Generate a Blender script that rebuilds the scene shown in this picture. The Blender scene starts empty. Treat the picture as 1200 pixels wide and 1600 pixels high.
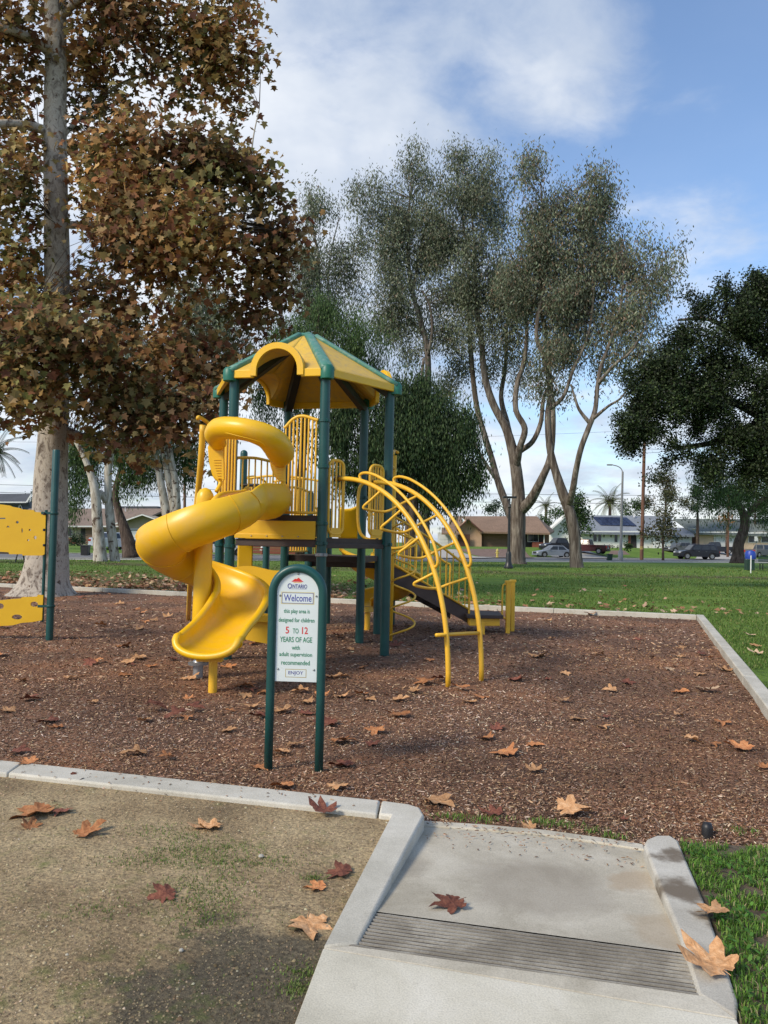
import bpy, bmesh, math, random
import numpy as np
from mathutils import Vector, Matrix, noise
from mathutils.geometry import tessellate_polygon

S = bpy.context.scene
COL = S.collection
random.seed(7)
rng = np.random.default_rng(7)
R = math.radians
PI = math.pi

# ------------------------------------------------------------------ camera
F = 1200.0
EYE = Vector((0, 0, 1.55))
PITCH = math.atan(45 / F)
ROLL = 0.0215
_f = Vector((0, math.cos(PITCH), math.sin(PITCH)))
_u0 = Vector((0, -math.sin(PITCH), math.cos(PITCH)))
_r0 = Vector((1, 0, 0))
CR = math.cos(ROLL) * _r0 + math.sin(ROLL) * _u0
CU = -math.sin(ROLL) * _r0 + math.cos(ROLL) * _u0
cam_d = bpy.data.cameras.new('camera')
cam = bpy.data.objects.new('camera', cam_d)
COL.objects.link(cam)
cam.matrix_world = Matrix((
    (CR.x, CU.x, -_f.x, EYE.x), (CR.y, CU.y, -_f.y, EYE.y), (CR.z, CU.z, -_f.z, EYE.z), (0, 0, 0, 1)))
cam_d.sensor_fit = 'VERTICAL'
cam_d.sensor_height = 24
cam_d.lens = 24 * F / 1600
cam_d.clip_end = 3000
cam_d.clip_start = 0.05
S.camera = cam

# ------------------------------------------------------------------ light
SUN_EL, SUN_AZ = R(38), R(-128)        # azimuth measured from +Y towards +X: behind the camera, to the left
w = bpy.data.worlds.new('World'); S.world = w; w.use_nodes = True
def build_world():
    nt = w.node_tree; N = nt.nodes; L = nt.links; N.clear()
    out = N.new('ShaderNodeOutputWorld'); bg = N.new('ShaderNodeBackground')
    bg.inputs[1].default_value = 0.15
    sky = N.new('ShaderNodeTexSky'); sky.sky_type = 'NISHITA'; sky.sun_disc = False
    sky.sun_elevation = SUN_EL; sky.sun_rotation = SUN_AZ
    sky.air_density = 1.15; sky.dust_density = 0.6; sky.ozone_density = 2.2
    tc = N.new('ShaderNodeTexCoord')
    sep = N.new('ShaderNodeSeparateXYZ'); L.new(tc.outputs['Generated'], sep.inputs[0])
    def M(op, a, b=None, c=None):
        m = N.new('ShaderNodeMath'); m.operation = op
        for i, v in enumerate((a, b, c)):
            if v is None: continue
            if isinstance(v, (int, float)): m.inputs[i].default_value = v
            else: L.new(v, m.inputs[i])
        return m.outputs[0]
    def smooth(v, a, b, lo=0.0, hi=1.0):
        m = N.new('ShaderNodeMapRange'); m.interpolation_type = 'SMOOTHSTEP'
        L.new(v, m.inputs[0])
        for i, x in enumerate((a, b, lo, hi)): m.inputs[i + 1].default_value = x
        return m.outputs[0]
    z = M('MAXIMUM', sep.outputs[2], 0.0)
    den = M('ADD', z, 0.22)
    px = M('DIVIDE', sep.outputs[0], den); py = M('DIVIDE', sep.outputs[1], den)
    cmb = N.new('ShaderNodeCombineXYZ'); L.new(px, cmb.inputs[0]); L.new(py, cmb.inputs[1])
    def nz(scale, det, rough, dist, off):
        mp = N.new('ShaderNodeMapping'); mp.inputs['Location'].default_value = off; L.new(cmb.outputs[0], mp.inputs[0])
        n = N.new('ShaderNodeTexNoise'); n.inputs['Scale'].default_value = scale
        n.inputs['Detail'].default_value = det; n.inputs['Roughness'].default_value = rough
        n.inputs['Distortion'].default_value = dist
        L.new(mp.outputs[0], n.inputs[0]); return n.outputs[0]
    n1 = nz(3.4, 8, 0.55, 0.25, (6.3, 2.9, 0)); n2 = nz(0.8, 4, 0.5, 0.3, (1.2, 7.7, 0))
    # big soft cloud to the left and centre, open sky to the right
    def lobe(px_, py_, a, b):
        d = (_f + (px_ - 600) / F * CR + (800 - py_) / F * CU).normalized()
        dp = N.new('ShaderNodeVectorMath'); dp.operation = 'DOT_PRODUCT'
        nm = N.new('ShaderNodeVectorMath'); nm.operation = 'NORMALIZE'; L.new(tc.outputs['Generated'], nm.inputs[0])
        L.new(nm.outputs[0], dp.inputs[0]); dp.inputs[1].default_value = d
        return smooth(dp.outputs['Value'], a, b)
    left = smooth(sep.outputs[0], 0.20, -0.10)
    low = smooth(sep.outputs[2], 0.36, 0.0)
    b1 = lobe(430, 190, 0.90, 0.99); b2 = lobe(895, 75, 0.9925, 1.0015); b3 = lobe(1180, 420, 0.975, 0.999)
    s = M('MULTIPLY', left, 0.06); s = M('ADD', s, 0.09); s = M('ADD', s, M('MULTIPLY', lobe(1010, 220, 0.955, 0.99), -0.20))
    s = M('ADD', s, M('MULTIPLY', low, 0.34))
    s = M('ADD', s, M('MULTIPLY', b1, 0.33))
    s = M('ADD', s, M('MULTIPLY', b2, 0.36))
    s = M('ADD', s, M('MULTIPLY', b3, 0.26))
    n4 = nz(9.0, 6, 0.62, 0.4, (5.5, 3.3, 0)); s = M('ADD', s, M('ADD', M('ADD', M('MULTIPLY', n1, 1.05), M('MULTIPLY', n4, 0.40)), M('MULTIPLY', n2, 0.25))); s = M('SUBTRACT', s, 0.26)
    cover = smooth(s, 0.58, 1.10, 0.07, 0.97)
    # cloud tone: brighter tops, greyer bases from the thickness noise
    n3 = nz(1.3, 6, 0.58, 0.3, (9.4, 2.2, 0))
    tone = N.new('ShaderNodeMix'); tone.data_type = 'RGBA'
    L.new(smooth(n3, 0.36, 0.62), tone.inputs[0])
    tone.inputs[6].default_value = (2.85, 3.3, 4.05, 1); tone.inputs[7].default_value = (4.7, 4.9, 5.2, 1)
    mix = N.new('ShaderNodeMix'); mix.data_type = 'RGBA'
    L.new(M('MULTIPLY', cover, 0.97), mix.inputs[0])
    tint = N.new('ShaderNodeMix'); tint.data_type = 'RGBA'; tint.blend_type = 'MULTIPLY'; tint.inputs[0].default_value = 1
    tint.inputs[7].default_value = (0.86, 0.93, 1.02, 1)
    L.new(sky.outputs[0], tint.inputs[6])
    L.new(tint.outputs[2], mix.inputs[6]); L.new(tone.outputs[2], mix.inputs[7])
    L.new(mix.outputs[2], bg.inputs[0]); L.new(bg.outputs[0], out.inputs[0])
build_world()
sun_d = bpy.data.lights.new('sun', 'SUN'); sun_d.energy = 2.7; sun_d.angle = R(14); sun_d.color = (1.0, 0.88, 0.70)
sun = bpy.data.objects.new('sun', sun_d); COL.objects.link(sun)
_sd = Vector((math.sin(SUN_AZ) * math.cos(SUN_EL), math.cos(SUN_AZ) * math.cos(SUN_EL), math.sin(SUN_EL)))
sun.rotation_euler = _sd.to_track_quat('Z', 'Y').to_euler()
sun.location = _sd * 60
vs = S.view_settings
vs.view_transform = 'Standard'; vs.look = 'None'; vs.exposure = 0.40; vs.gamma = 1; vs.use_curve_mapping = False
S.cycles.max_bounces = 6; S.cycles.transparent_max_bounces = 8
S.cycles.sample_clamp_indirect = 6

# ------------------------------------------------------------------ helpers: pixel rays to places
def ray(px, py):
    return (_f + (px - 600) / F * CR + (800 - py) / F * CU)
def G(px, py, z=0.0):
    d = ray(px, py); t = (z - EYE.z) / d.z
    return EYE + d * t
def A(px, py, Y):
    d = ray(px, py); return EYE + d * (Y / d.y)
def yardz(x, y):
    """height of the far ground: flat park, then yards rising behind the street"""
    s = Vector((x + 18, y - 47, 0)); n = Vector((-0.535, 0.845, 0)); d = s.dot(n) - 12
    if d <= 0: return 0.1
    top = float(np.interp(x, [-60, -35, -15, 8, 25, 45, 70], [.3, .35, .5, 1.0, 1.15, 1.35, 1.4]))
    k = min(1, d / 10); k = k * k * (3 - 2 * k)
    return 0.1 + (top - 0.1) * k
def GY(px, py):
    d = ray(px, py); t = 20.0
    for _ in range(900):
        p = EYE + d * t
        if p.z <= yardz(p.x, p.y): return p
        t *= 1.004
    return p

# ------------------------------------------------------------------ helpers: objects
def wloc(o):
    v = Vector((0, 0, 0))
    while o is not None:
        v += o.location; o = o.parent
    return v
def tag(o, label=None, cat=None, group=None, kind=None):
    if label: o['label'] = label
    if cat: o['category'] = cat
    if group: o['group'] = group
    if kind: o['kind'] = kind
    return o
def empty(name, loc, label=None, cat=None, group=None, kind=None):
    o = bpy.data.objects.new(name, None); COL.objects.link(o); o.location = loc
    o.empty_display_size = 0.2
    return tag(o, label, cat, group, kind)
def link(name, me, loc, parent=None):
    o = bpy.data.objects.new(name, me); COL.objects.link(o)
    if parent is not None:
        o.parent = parent; o.location = Vector(loc) - wloc(parent)
    else: o.location = loc
    return o
def copy_tree(o, parent=None):
    c = o.copy(); COL.objects.link(c)
    if parent is not None: c.parent = parent
    for ch in list(o.children): copy_tree(ch, c)
    return c
def smoothpath(pts, n=6):
    pts = [Vector(p) for p in pts]
    if len(pts) < 3: return pts
    P = [2 * pts[0] - pts[1]] + pts + [2 * pts[-1] - pts[-2]]
    out = []
    for i in range(1, len(P) - 2):
        a, b, c, d = P[i - 1], P[i], P[i + 1], P[i + 2]
        for k in range(n):
            t = k / n
            out.append(0.5 * ((2 * b) + (c - a) * t + (2 * a - 5 * b + 4 * c - d) * t * t + (3 * b - a - 3 * c + d) * t ** 3))
    out.append(pts[-1]); return out
def lerp_list(vals, n):
    x = np.linspace(0, len(vals) - 1, n); return list(np.interp(x, range(len(vals)), vals))
class MB:
    def __init__(s): s.v = []; s.f = []
    def add(s, vs, fs):
        b = len(s.v); s.v += [Vector(v) for v in vs]; s.f += [tuple(b + i for i in f) for f in fs]
        return s
    def box(s, c, size, rz=0, rot=None):
        m = rot if rot is not None else Matrix.Rotation(rz, 3, 'Z')
        c = Vector(c); hx, hy, hz = [q / 2 for q in size]
        vs = [c + m @ Vector((x * hx, y * hy, z * hz)) for x, y, z in
              ((-1, -1, -1), (1, -1, -1), (1, 1, -1), (-1, 1, -1), (-1, -1, 1), (1, -1, 1), (1, 1, 1), (-1, 1, 1))]
        return s.add(vs, [(0, 3, 2, 1), (4, 5, 6, 7), (0, 1, 5, 4), (1, 2, 6, 5), (2, 3, 7, 6), (3, 0, 4, 7)])
    def prism(s, poly, z0, z1):
        """poly: list of (x,y); extruded z0..z1 (z1 may be a list per vertex)"""
        n = len(poly)
        z1 = z1 if isinstance(z1, (list, tuple)) else [z1] * n
        ar = sum(poly[i][0] * poly[(i + 1) % n][1] - poly[(i + 1) % n][0] * poly[i][1] for i in range(n))
        if ar < 0: poly = poly[::-1]; z1 = list(z1)[::-1]
        vs = [(p[0], p[1], z0) for p in poly] + [(p[0], p[1], z) for p, z in zip(poly, z1)]
        tri = tessellate_polygon([[Vector((p[0], p[1], 0)) for p in poly]])
        fs = []
        for t in tri:
            a, b, c = [Vector((poly[i][0], poly[i][1], 0)) for i in t]
            if (b - a).cross(c - a).z < 0: t = (t[0], t[2], t[1])
            fs.append(tuple(n + i for i in t)); fs.append((t[0], t[2], t[1]))
        fs += [(i, (i + 1) % n, n + (i + 1) % n, n + i) for i in range(n)]
        return s.add(vs, fs)
    def tube(s, path, r, n=8, caps=True, closed=False, flat=1.0):
        path = [Vector(p) for p in path]; m = len(path)
        rs = r if isinstance(r, (list, tuple)) else [r] * m
        if len(rs) != m: rs = lerp_list(rs, m)
        prev = None; vs = []
        for i, p in enumerate(path):
            if closed: t = (path[(i + 1) % m] - path[i - 1])
            else: t = path[min(i + 1, m - 1)] - path[max(i - 1, 0)]
            t = t.normalized() if t.length > 1e-9 else Vector((0, 0, 1))
            if prev is None:
                a = Vector((0, 0, 1)) if abs(t.z) < 0.9 else Vector((1, 0, 0))
                x = t.cross(a).normalized()
            else:
                x = (prev - t * prev.dot(t)).normalized()
            prev = x; y = t.cross(x)
            for k in range(n):
                an = 2 * PI * k / n
                vs.append(p + (x * math.cos(an) + y * math.sin(an) * flat) * rs[i])
        fs = []
        for i in range(m if closed else m - 1):
            for k in range(n):
                a = i * n + k; b = i * n + (k + 1) % n; j = (i + 1) % m
                fs.append((a, b, j * n + (k + 1) % n, j * n + k))
        if caps and not closed:
            fs.append(tuple(range(n - 1, -1, -1))); fs.append(tuple((m - 1) * n + k for k in range(n)))
        return s.add(vs, fs)
    def lathe(s, prof, c=(0, 0, 0), n=16):
        c = Vector(c); vs = []; m = len(prof)
        for r, z in prof:
            for k in range(n):
                a = 2 * PI * k / n; vs.append(c + Vector((r * math.cos(a), r * math.sin(a), z)))
        fs = [(i * n + k, i * n + (k + 1) % n, (i + 1) * n + (k + 1) % n, (i + 1) * n + k) for i in range(m - 1) for k in range(n)]
        fs += [tuple(range(n - 1, -1, -1)), tuple((m - 1) * n + k for k in range(n))]
        return s.add(vs, fs)
    def grid(s, rows, flip=False):
        """rows: list of lists of points"""
        m = len(rows); n = len(rows[0]); b = [p for r_ in rows for p in r_]; fs = []
        for i in range(m - 1):
            for k in range(n - 1):
                q = (i * n + k, i * n + k + 1, (i + 1) * n + k + 1, (i + 1) * n + k)
                fs.append(q[::-1] if flip else q)
        return s.add(b, fs)
    def build(s, name, mat, parent=None, smooth=None, bevel=0, solid=0, centre=True, subsurf=0):
        me = bpy.data.meshes.new(name)
        if s.v:
            lo = Vector([min(v[i] for v in s.v) for i in range(3)]); hi = Vector([max(v[i] for v in s.v) for i in range(3)])
        else: lo = hi = Vector((0, 0, 0))
        c = (lo + hi) / 2; c.z = lo.z
        if not centre: c = Vector((0, 0, 0))
        me.from_pydata([v - c for v in s.v], [], s.f); me.update()
        if smooth is not None:
            me.polygons.foreach_set('use_smooth', [True] * len(me.polygons))
            if smooth < 170: me.set_sharp_from_angle(angle=R(smooth))
        me.materials.append(mat)
        o = link(name, me, c, parent)
        if solid:
            m = o.modifiers.new('solid', 'SOLIDIFY'); m.thickness = solid; m.offset = 0
        if bevel:
            m = o.modifiers.new('bevel', 'BEVEL'); m.width = bevel; m.segments = 2; m.limit_method = 'ANGLE'; m.angle_limit = R(40)
        if subsurf:
            m = o.modifiers.new('sub', 'SUBSURF'); m.levels = m.render_levels = subsurf
        return o
_unit = {}
def rod(name, p0, p1, r, mat, parent, n=8):
    """a straight bar sharing one cylinder mesh per material"""
    key = (mat.name, n)
    if key not in _unit:
        me = bpy.data.meshes.new('bar'); b = MB().tube([(0, 0, 0), (0, 0, 1)], 1, n)
        me.from_pydata(b.v, [], b.f); me.update()
        me.polygons.foreach_set('use_smooth', [True] * len(me.polygons)); me.set_sharp_from_angle(angle=R(50))
        me.materials.append(mat); _unit[key] = me
    p0 = Vector(p0); p1 = Vector(p1); o = link(name, _unit[key], p0, parent)
    d = p1 - p0; o.rotation_mode = 'QUATERNION'; o.rotation_quaternion = d.to_track_quat('Z', 'Y'); o.scale = (r, r, d.length)
    return o
def bulk(name, V, faces, colors, mat, parent=None, kind=None):
    """V (N,k,3) template copies; faces list of index tuples; colors (N,3)"""
    N_, k, _ = V.shape
    c = V.reshape(-1, 3).min(0) * 0.5 + V.reshape(-1, 3).max(0) * 0.5
    c[2] = V[:, :, 2].min()
    V = V - c
    me = bpy.data.meshes.new(name)
    me.vertices.add(N_ * k); me.vertices.foreach_set('co', V.astype(np.float32).ravel())
    lens = [len(f) for f in faces]; tot = sum(lens)
    base = (np.arange(N_) * k)[:, None]
    idx = np.concatenate([np.array(f) for f in faces])[None, :] + base
    me.loops.add(N_ * tot); me.loops.foreach_set('vertex_index', idx.astype(np.int32).ravel())
    me.polygons.add(N_ * len(faces))
    st = np.concatenate([[0], np.cumsum(lens)[:-1]])[None, :] + (np.arange(N_) * tot)[:, None]
    me.polygons.foreach_set('loop_start', st.astype(np.int32).ravel())
    me.polygons.foreach_set('loop_total', np.tile(lens, N_).astype(np.int32))
    me.update(calc_edges=True)
    ca = me.color_attributes.new('Col', 'FLOAT_COLOR', 'POINT')
    cc = np.ones((N_, k, 4), np.float32); cc[:, :, :3] = colors[:, None, :]
    ca.data.foreach_set('color', cc.ravel())
    me.materials.append(mat)
    o = link(name, me, Vector(c), parent)
    if kind: o['kind'] = kind
    return o

# ------------------------------------------------------------------ materials
def newmat(name):
    m = bpy.data.materials.new(name); m.use_nodes = True; nt = m.node_tree
    b = nt.nodes['Principled BSDF']; return m, nt, b
def noise_node(nt, scale, det=4, rough=0.55, dist=0, vec=None, stretch=None):
    n = nt.nodes.new('ShaderNodeTexNoise'); n.inputs['Scale'].default_value = scale
    n.inputs['Detail'].default_value = det; n.inputs['Roughness'].default_value = rough; n.inputs['Distortion'].default_value = dist
    tc = nt.nodes.new('ShaderNodeTexCoord'); mp = nt.nodes.new('ShaderNodeMapping')
    nt.links.new(tc.outputs['Object'], mp.inputs[0]); mp.inputs['Scale'].default_value = stretch or (1, 1, 1)
    nt.links.new(mp.outputs[0], n.inputs[0]); return n
def ramp(nt, src, stops):
    r = nt.nodes.new('ShaderNodeValToRGB'); e = r.color_ramp.elements
    e[0].position = stops[0][0]; e[0].color = (*stops[0][1], 1)
    e[1].position = stops[-1][0]; e[1].color = (*stops[-1][1], 1)
    for p, c in stops[1:-1]:
        x = e.new(p); x.color = (*c, 1)
    nt.links.new(src, r.inputs[0]); return r
def mixc(nt, fac, a, b, blend='MIX'):
    m = nt.nodes.new('ShaderNodeMix'); m.data_type = 'RGBA'; m.blend_type = blend
    for i, v in ((0, fac), (6, a), (7, b)):
        if isinstance(v, (int, float)): m.inputs[i].default_value = v
        elif isinstance(v, tuple): m.inputs[i].default_value = (*v, 1)
        else: nt.links.new(v, m.inputs[i])
    return m.outputs[2]
def bump(nt, b, h, strength=0.3, dist=0.02):
    bp = nt.nodes.new('ShaderNodeBump'); bp.inputs['Strength'].default_value = strength; bp.inputs['Distance'].default_value = dist
    nt.links.new(h, bp.inputs['Height'])
    if b.inputs['Normal'].is_linked: nt.links.new(b.inputs['Normal'].links[0].from_socket, bp.inputs['Normal'])
    nt.links.new(bp.outputs[0], b.inputs['Normal'])
def pm(name, c1, c2=None, scale=8, rough=0.6, bmp=0.0, bscale=None, metal=0, spec=0.5, stretch=None, lo=.35, hi=.65, dirt=None, coat=0):
    m, nt, b = newmat(name)
    b.inputs['Roughness'].default_value = rough; b.inputs['Metallic'].default_value = metal
    b.inputs['Specular IOR Level'].default_value = spec
    c2 = c2 or tuple(x * 0.8 for x in c1)
    n = noise_node(nt, scale, 6, 0.6, 0, stretch=stretch)
    col = ramp(nt, n.outputs[0], [(lo, c1), (hi, c2)]).outputs[0]
    if dirt:
        n2 = noise_node(nt, dirt[1], 5, 0.65, 0.4); r2 = ramp(nt, n2.outputs[0], [(dirt[2], (0, 0, 0)), (dirt[3], (1, 1, 1))])
        col = mixc(nt, r2.outputs[0], col, dirt[0])
    nt.links.new(col, b.inputs['Base Color'])
    if coat: b.inputs['Coat Weight'].default_value = coat; b.inputs['Coat Roughness'].default_value = 0.25
    if bmp:
        nb = noise_node(nt, bscale or scale * 3, 5, 0.6, stretch=stretch); bump(nt, b, nb.outputs[0], bmp)
    return m
def attr_mat(name, rough=0.7, transl=0.0, spec=0.3, vary=0.0, vscale=20):
    m, nt, b = newmat(name); a = nt.nodes.new('ShaderNodeAttribute'); a.attribute_name = 'Col'
    col = a.outputs['Color']
    if vary:
        n = noise_node(nt, vscale, 3); r_ = ramp(nt, n.outputs[0], [(.3, (1 - vary,) * 3), (.7, (1 + vary * .4,) * 3)])
        col = mixc(nt, 1.0, col, r_.outputs[0], 'MULTIPLY')
    nt.links.new(col, b.inputs['Base Color']); b.inputs['Roughness'].default_value = rough
    b.inputs['Specular IOR Level'].default_value = spec
    if transl:
        t = nt.nodes.new('ShaderNodeBsdfTranslucent'); nt.links.new(col, t.inputs[0])
        mx = nt.nodes.new('ShaderNodeMixShader'); mx.inputs[0].default_value = transl
        nt.links.new(b.outputs[0], mx.inputs[1]); nt.links.new(t.outputs[0], mx.inputs[2])
        nt.links.new(mx.outputs[0], nt.nodes['Material Output'].inputs[0])
    return m
M = {}
M['yellow'] = pm('yellow_powder_coat', (.82, .48, .035), (.76, .42, .03), 3, .42, .03, 60, dirt=((.5, .26, .05), 5, .58, .85))
M['yellow_plastic'] = pm('yellow_rotomoulded_plastic', (.82, .48, .008), (.78, .44, .007), 1.6, .36, .025, 150, dirt=((.70, .42, .08), 3.1, .5, .85))
M['yellow_sheet'] = pm('yellow_sheet_plastic', (.72, .43, .01), (.66, .38, .008), 2, .5, .03, 80)
M['yellow_roof'] = pm('weathered_yellow_roof', (.68, .43, .05), (.58, .37, .07), 5, .5, .06, 50, dirt=((.42, .30, .13), 11, .5, .8))
M['green'] = pm('dark_green_powder_coat', (.008, .070, .064), (.006, .055, .052), 5, .38, .02, 70, dirt=((.06, .12, .11), 7, .62, .9))
M['green_cap'] = pm('faded_green_plastic', (.05, .20, .14), (.09, .24, .19), 8, .5, .04, 60, dirt=((.24, .32, .26), 14, .5, .75))
M['deck'] = pm('brown_coated_deck', (.040, .026, .022), (.06, .04, .034), 6, .6, .1, 60)
M['metal'] = pm('galvanised_metal', (.35, .36, .37), (.25, .26, .27), 12, .45, .02, metal=.7)
M['black'] = pm('black_plastic', (.012, .012, .014), (.02, .02, .02), 9, .45)
M['white_sign'] = pm('white_sign_enamel', (.66, .72, .72), (.62, .68, .69), 3, .35, dirt=((.50, .52, .48), 9, .66, .9))
# ------------------------------------------------------------------ ground
def mat_mulch():
    m, nt, b = newmat('wood_chip_bed')
    n1 = noise_node(nt, 38, 5, .7); n2 = noise_node(nt, .7, 4, .55); n3 = noise_node(nt, 110, 3, .7)
    c = ramp(nt, n1.outputs[0], [(.30, (.05, .026, .016)), (.46, (.16, .088, .052)), (.60, (.28, .165, .098)), (.72, (.45, .31, .20))])
    c2 = ramp(nt, n2.outputs[0], [(.36, (.62, .52, .46)), (.5, (1.0, .88, .80)), (.64, (1.5, 1.18, .92))])
    col = mixc(nt, 1, c.outputs[0], c2.outputs[0], 'MULTIPLY')
    nt.links.new(col, b.inputs['Base Color']); b.inputs['Roughness'].default_value = .9
    bump(nt, b, n1.outputs[0], .9, .03); bump(nt, b, n3.outputs[0], .7, .01); return m
def mat_dirt():
    m, nt, b = newmat('bare_dirt')
    n1 = noise_node(nt, 1.7, 6, .62); n2 = noise_node(nt, 60, 6, .75); n3 = noise_node(nt, 9, 5, .7); n4 = noise_node(nt, 2.6, 7, .68, .5)
    c = ramp(nt, n1.outputs[0], [(.28, (.14, .102, .060)), (.45, (.29, .215, .125)), (.62, (.40, .31, .185))])
    sp = ramp(nt, n2.outputs[0], [(.34, (.5, .47, .43)), (.5, (1, 1, 1)), (.68, (1.75, 1.7, 1.55))])
    col = mixc(nt, 1, c.outputs[0], sp.outputs[0], 'MULTIPLY')
    # darker humid soil near the walk: a damp stain of its own shape
    tc = nt.nodes.new('ShaderNodeTexCoord'); geo = nt.nodes.new('ShaderNodeNewGeometry')
    d = nt.nodes.new('ShaderNodeVectorMath'); d.operation = 'DISTANCE'; nt.links.new(geo.outputs['Position'], d.inputs[0])
    d.inputs[1].default_value = G(430, 1560, .07)
    mr = nt.nodes.new('ShaderNodeMapRange'); mr.interpolation_type = 'SMOOTHSTEP'; nt.links.new(d.outputs['Value'], mr.inputs[0])
    mr.inputs[1].default_value = .95; mr.inputs[2].default_value = .05; mr.inputs[3].default_value = 0; mr.inputs[4].default_value = .62
    ad = nt.nodes.new('ShaderNodeMath'); ad.operation = 'MULTIPLY_ADD'; nt.links.new(n4.outputs[0], ad.inputs[0]); ad.inputs[1].default_value = 1.25
    nt.links.new(mr.outputs[0], ad.inputs[2])
    wet = ramp(nt, ad.outputs[0], [(.86, (0, 0, 0)), (1.36, (.85, .85, .85))])
    col = mixc(nt, wet.outputs[0], col, mixc(nt, 1, (.085, .075, .055), sp.outputs[0], 'MULTIPLY'))
    # thin green algae and moss film
    gr = ramp(nt, n3.outputs[0], [(.52, (0, 0, 0)), (.72, (.7, .7, .7))])
    mo = noise_node(nt, 1.1, 4, .6, .2); mo.inputs['Distortion'].default_value = .5
    mr2 = ramp(nt, mo.outputs[0], [(.44, (0, 0, 0)), (.56, (1, 1, 1))])
    f = mixc(nt, 1, gr.outputs[0], mr2.outputs[0], 'MULTIPLY')
    col = mixc(nt, f, col, (.12, .155, .035))
    nt.links.new(col, b.inputs['Base Color']); b.inputs['Roughness'].default_value = .95; b.inputs['Specular IOR Level'].default_value = .2
    bump(nt, b, n3.outputs[0], .5, .05); bump(nt, b, n2.outputs[0], .8, .012); return m
def mat_lawn():
    m, nt, b = newmat('mown_lawn')
    n1 = noise_node(nt, .35, 6, .65, stretch=(1, 2.2, 1)); n2 = noise_node(nt, 14, 5, .75, stretch=(1, .6, 1)); n3 = noise_node(nt, .12, 3, .5)
    c = ramp(nt, n1.outputs[0], [(.28, (.075, .13, .022)), (.45, (.105, .18, .030)), (.62, (.145, .225, .042)), (.78, (.24, .25, .08))])
    sp = ramp(nt, n2.outputs[0], [(.3, (.45, .5, .45)), (.5, (1, 1, 1)), (.7, (1.5, 1.45, 1.2))])
    col = mixc(nt, 1, c.outputs[0], sp.outputs[0], 'MULTIPLY')
    # worn brown strip and thin patches near the play area
    geo = nt.nodes.new('ShaderNodeNewGeometry'); sp_ = nt.nodes.new('ShaderNodeSeparateXYZ'); nt.links.new(geo.outputs['Position'], sp_.inputs[0])
    def near(val, c0, wd):
        a = nt.nodes.new('ShaderNodeMath'); a.operation = 'SUBTRACT'; nt.links.new(val, a.inputs[0]); a.inputs[1].default_value = c0
        q = nt.nodes.new('ShaderNodeMath'); q.operation = 'ABSOLUTE'; nt.links.new(a.outputs[0], q.inputs[0])
        r_ = nt.nodes.new('ShaderNodeMapRange'); r_.interpolation_type = 'SMOOTHSTEP'; nt.links.new(q.outputs[0], r_.inputs[0])
        r_.inputs[1].default_value = wd; r_.inputs[2].default_value = 0; r_.inputs[3].default_value = 0; r_.inputs[4].default_value = 1
        return r_.outputs[0]
    # distance along the line parallel to the worn track
    ln = nt.nodes.new('ShaderNodeMath'); ln.operation = 'MULTIPLY_ADD'; nt.links.new(sp_.outputs[0], ln.inputs[0]); ln.inputs[1].default_value = 0.03
    nt.links.new(sp_.outputs[1], ln.inputs[2])
    tr = near(ln.outputs[0], 39.5, 4.2)
    nn = noise_node(nt, .6, 5, .7); w_ = ramp(nt, nn.outputs[0], [(.36, (.0, .0, .0)), (.55, (1, 1, 1))])
    f = mixc(nt, 1, tr, w_.outputs[0], 'MULTIPLY')
    col = mixc(nt, f, col, (.085, .060, .038))
    # thin worn soil behind the structure, under the sycamore
    d = nt.nodes.new('ShaderNodeVectorMath'); d.operation = 'DISTANCE'; nt.links.new(geo.outputs['Position'], d.inputs[0]); d.inputs[1].default_value = (-9, 23, 0)
    mr = nt.nodes.new('ShaderNodeMapRange'); nt.links.new(d.outputs['Value'], mr.inputs[0]); mr.inputs[1].default_value = 12; mr.inputs[2].default_value = 3
    mr.inputs[3].default_value = 0; mr.inputs[4].default_value = .75
    w2 = ramp(nt, nn.outputs[0], [(.25, (.2, .2, .2)), (.5, (1, 1, 1))])
    col = mixc(nt, mixc(nt, 1, mr.outputs[0], w2.outputs[0], 'MULTIPLY'), col, (.11, .075, .045))
    nt.links.new(col, b.inputs['Base Color']); b.inputs['Roughness'].default_value = .9; b.inputs['Specular IOR Level'].default_value = .15
    bump(nt, b, n2.outputs[0], .8, .05); return m
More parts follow.
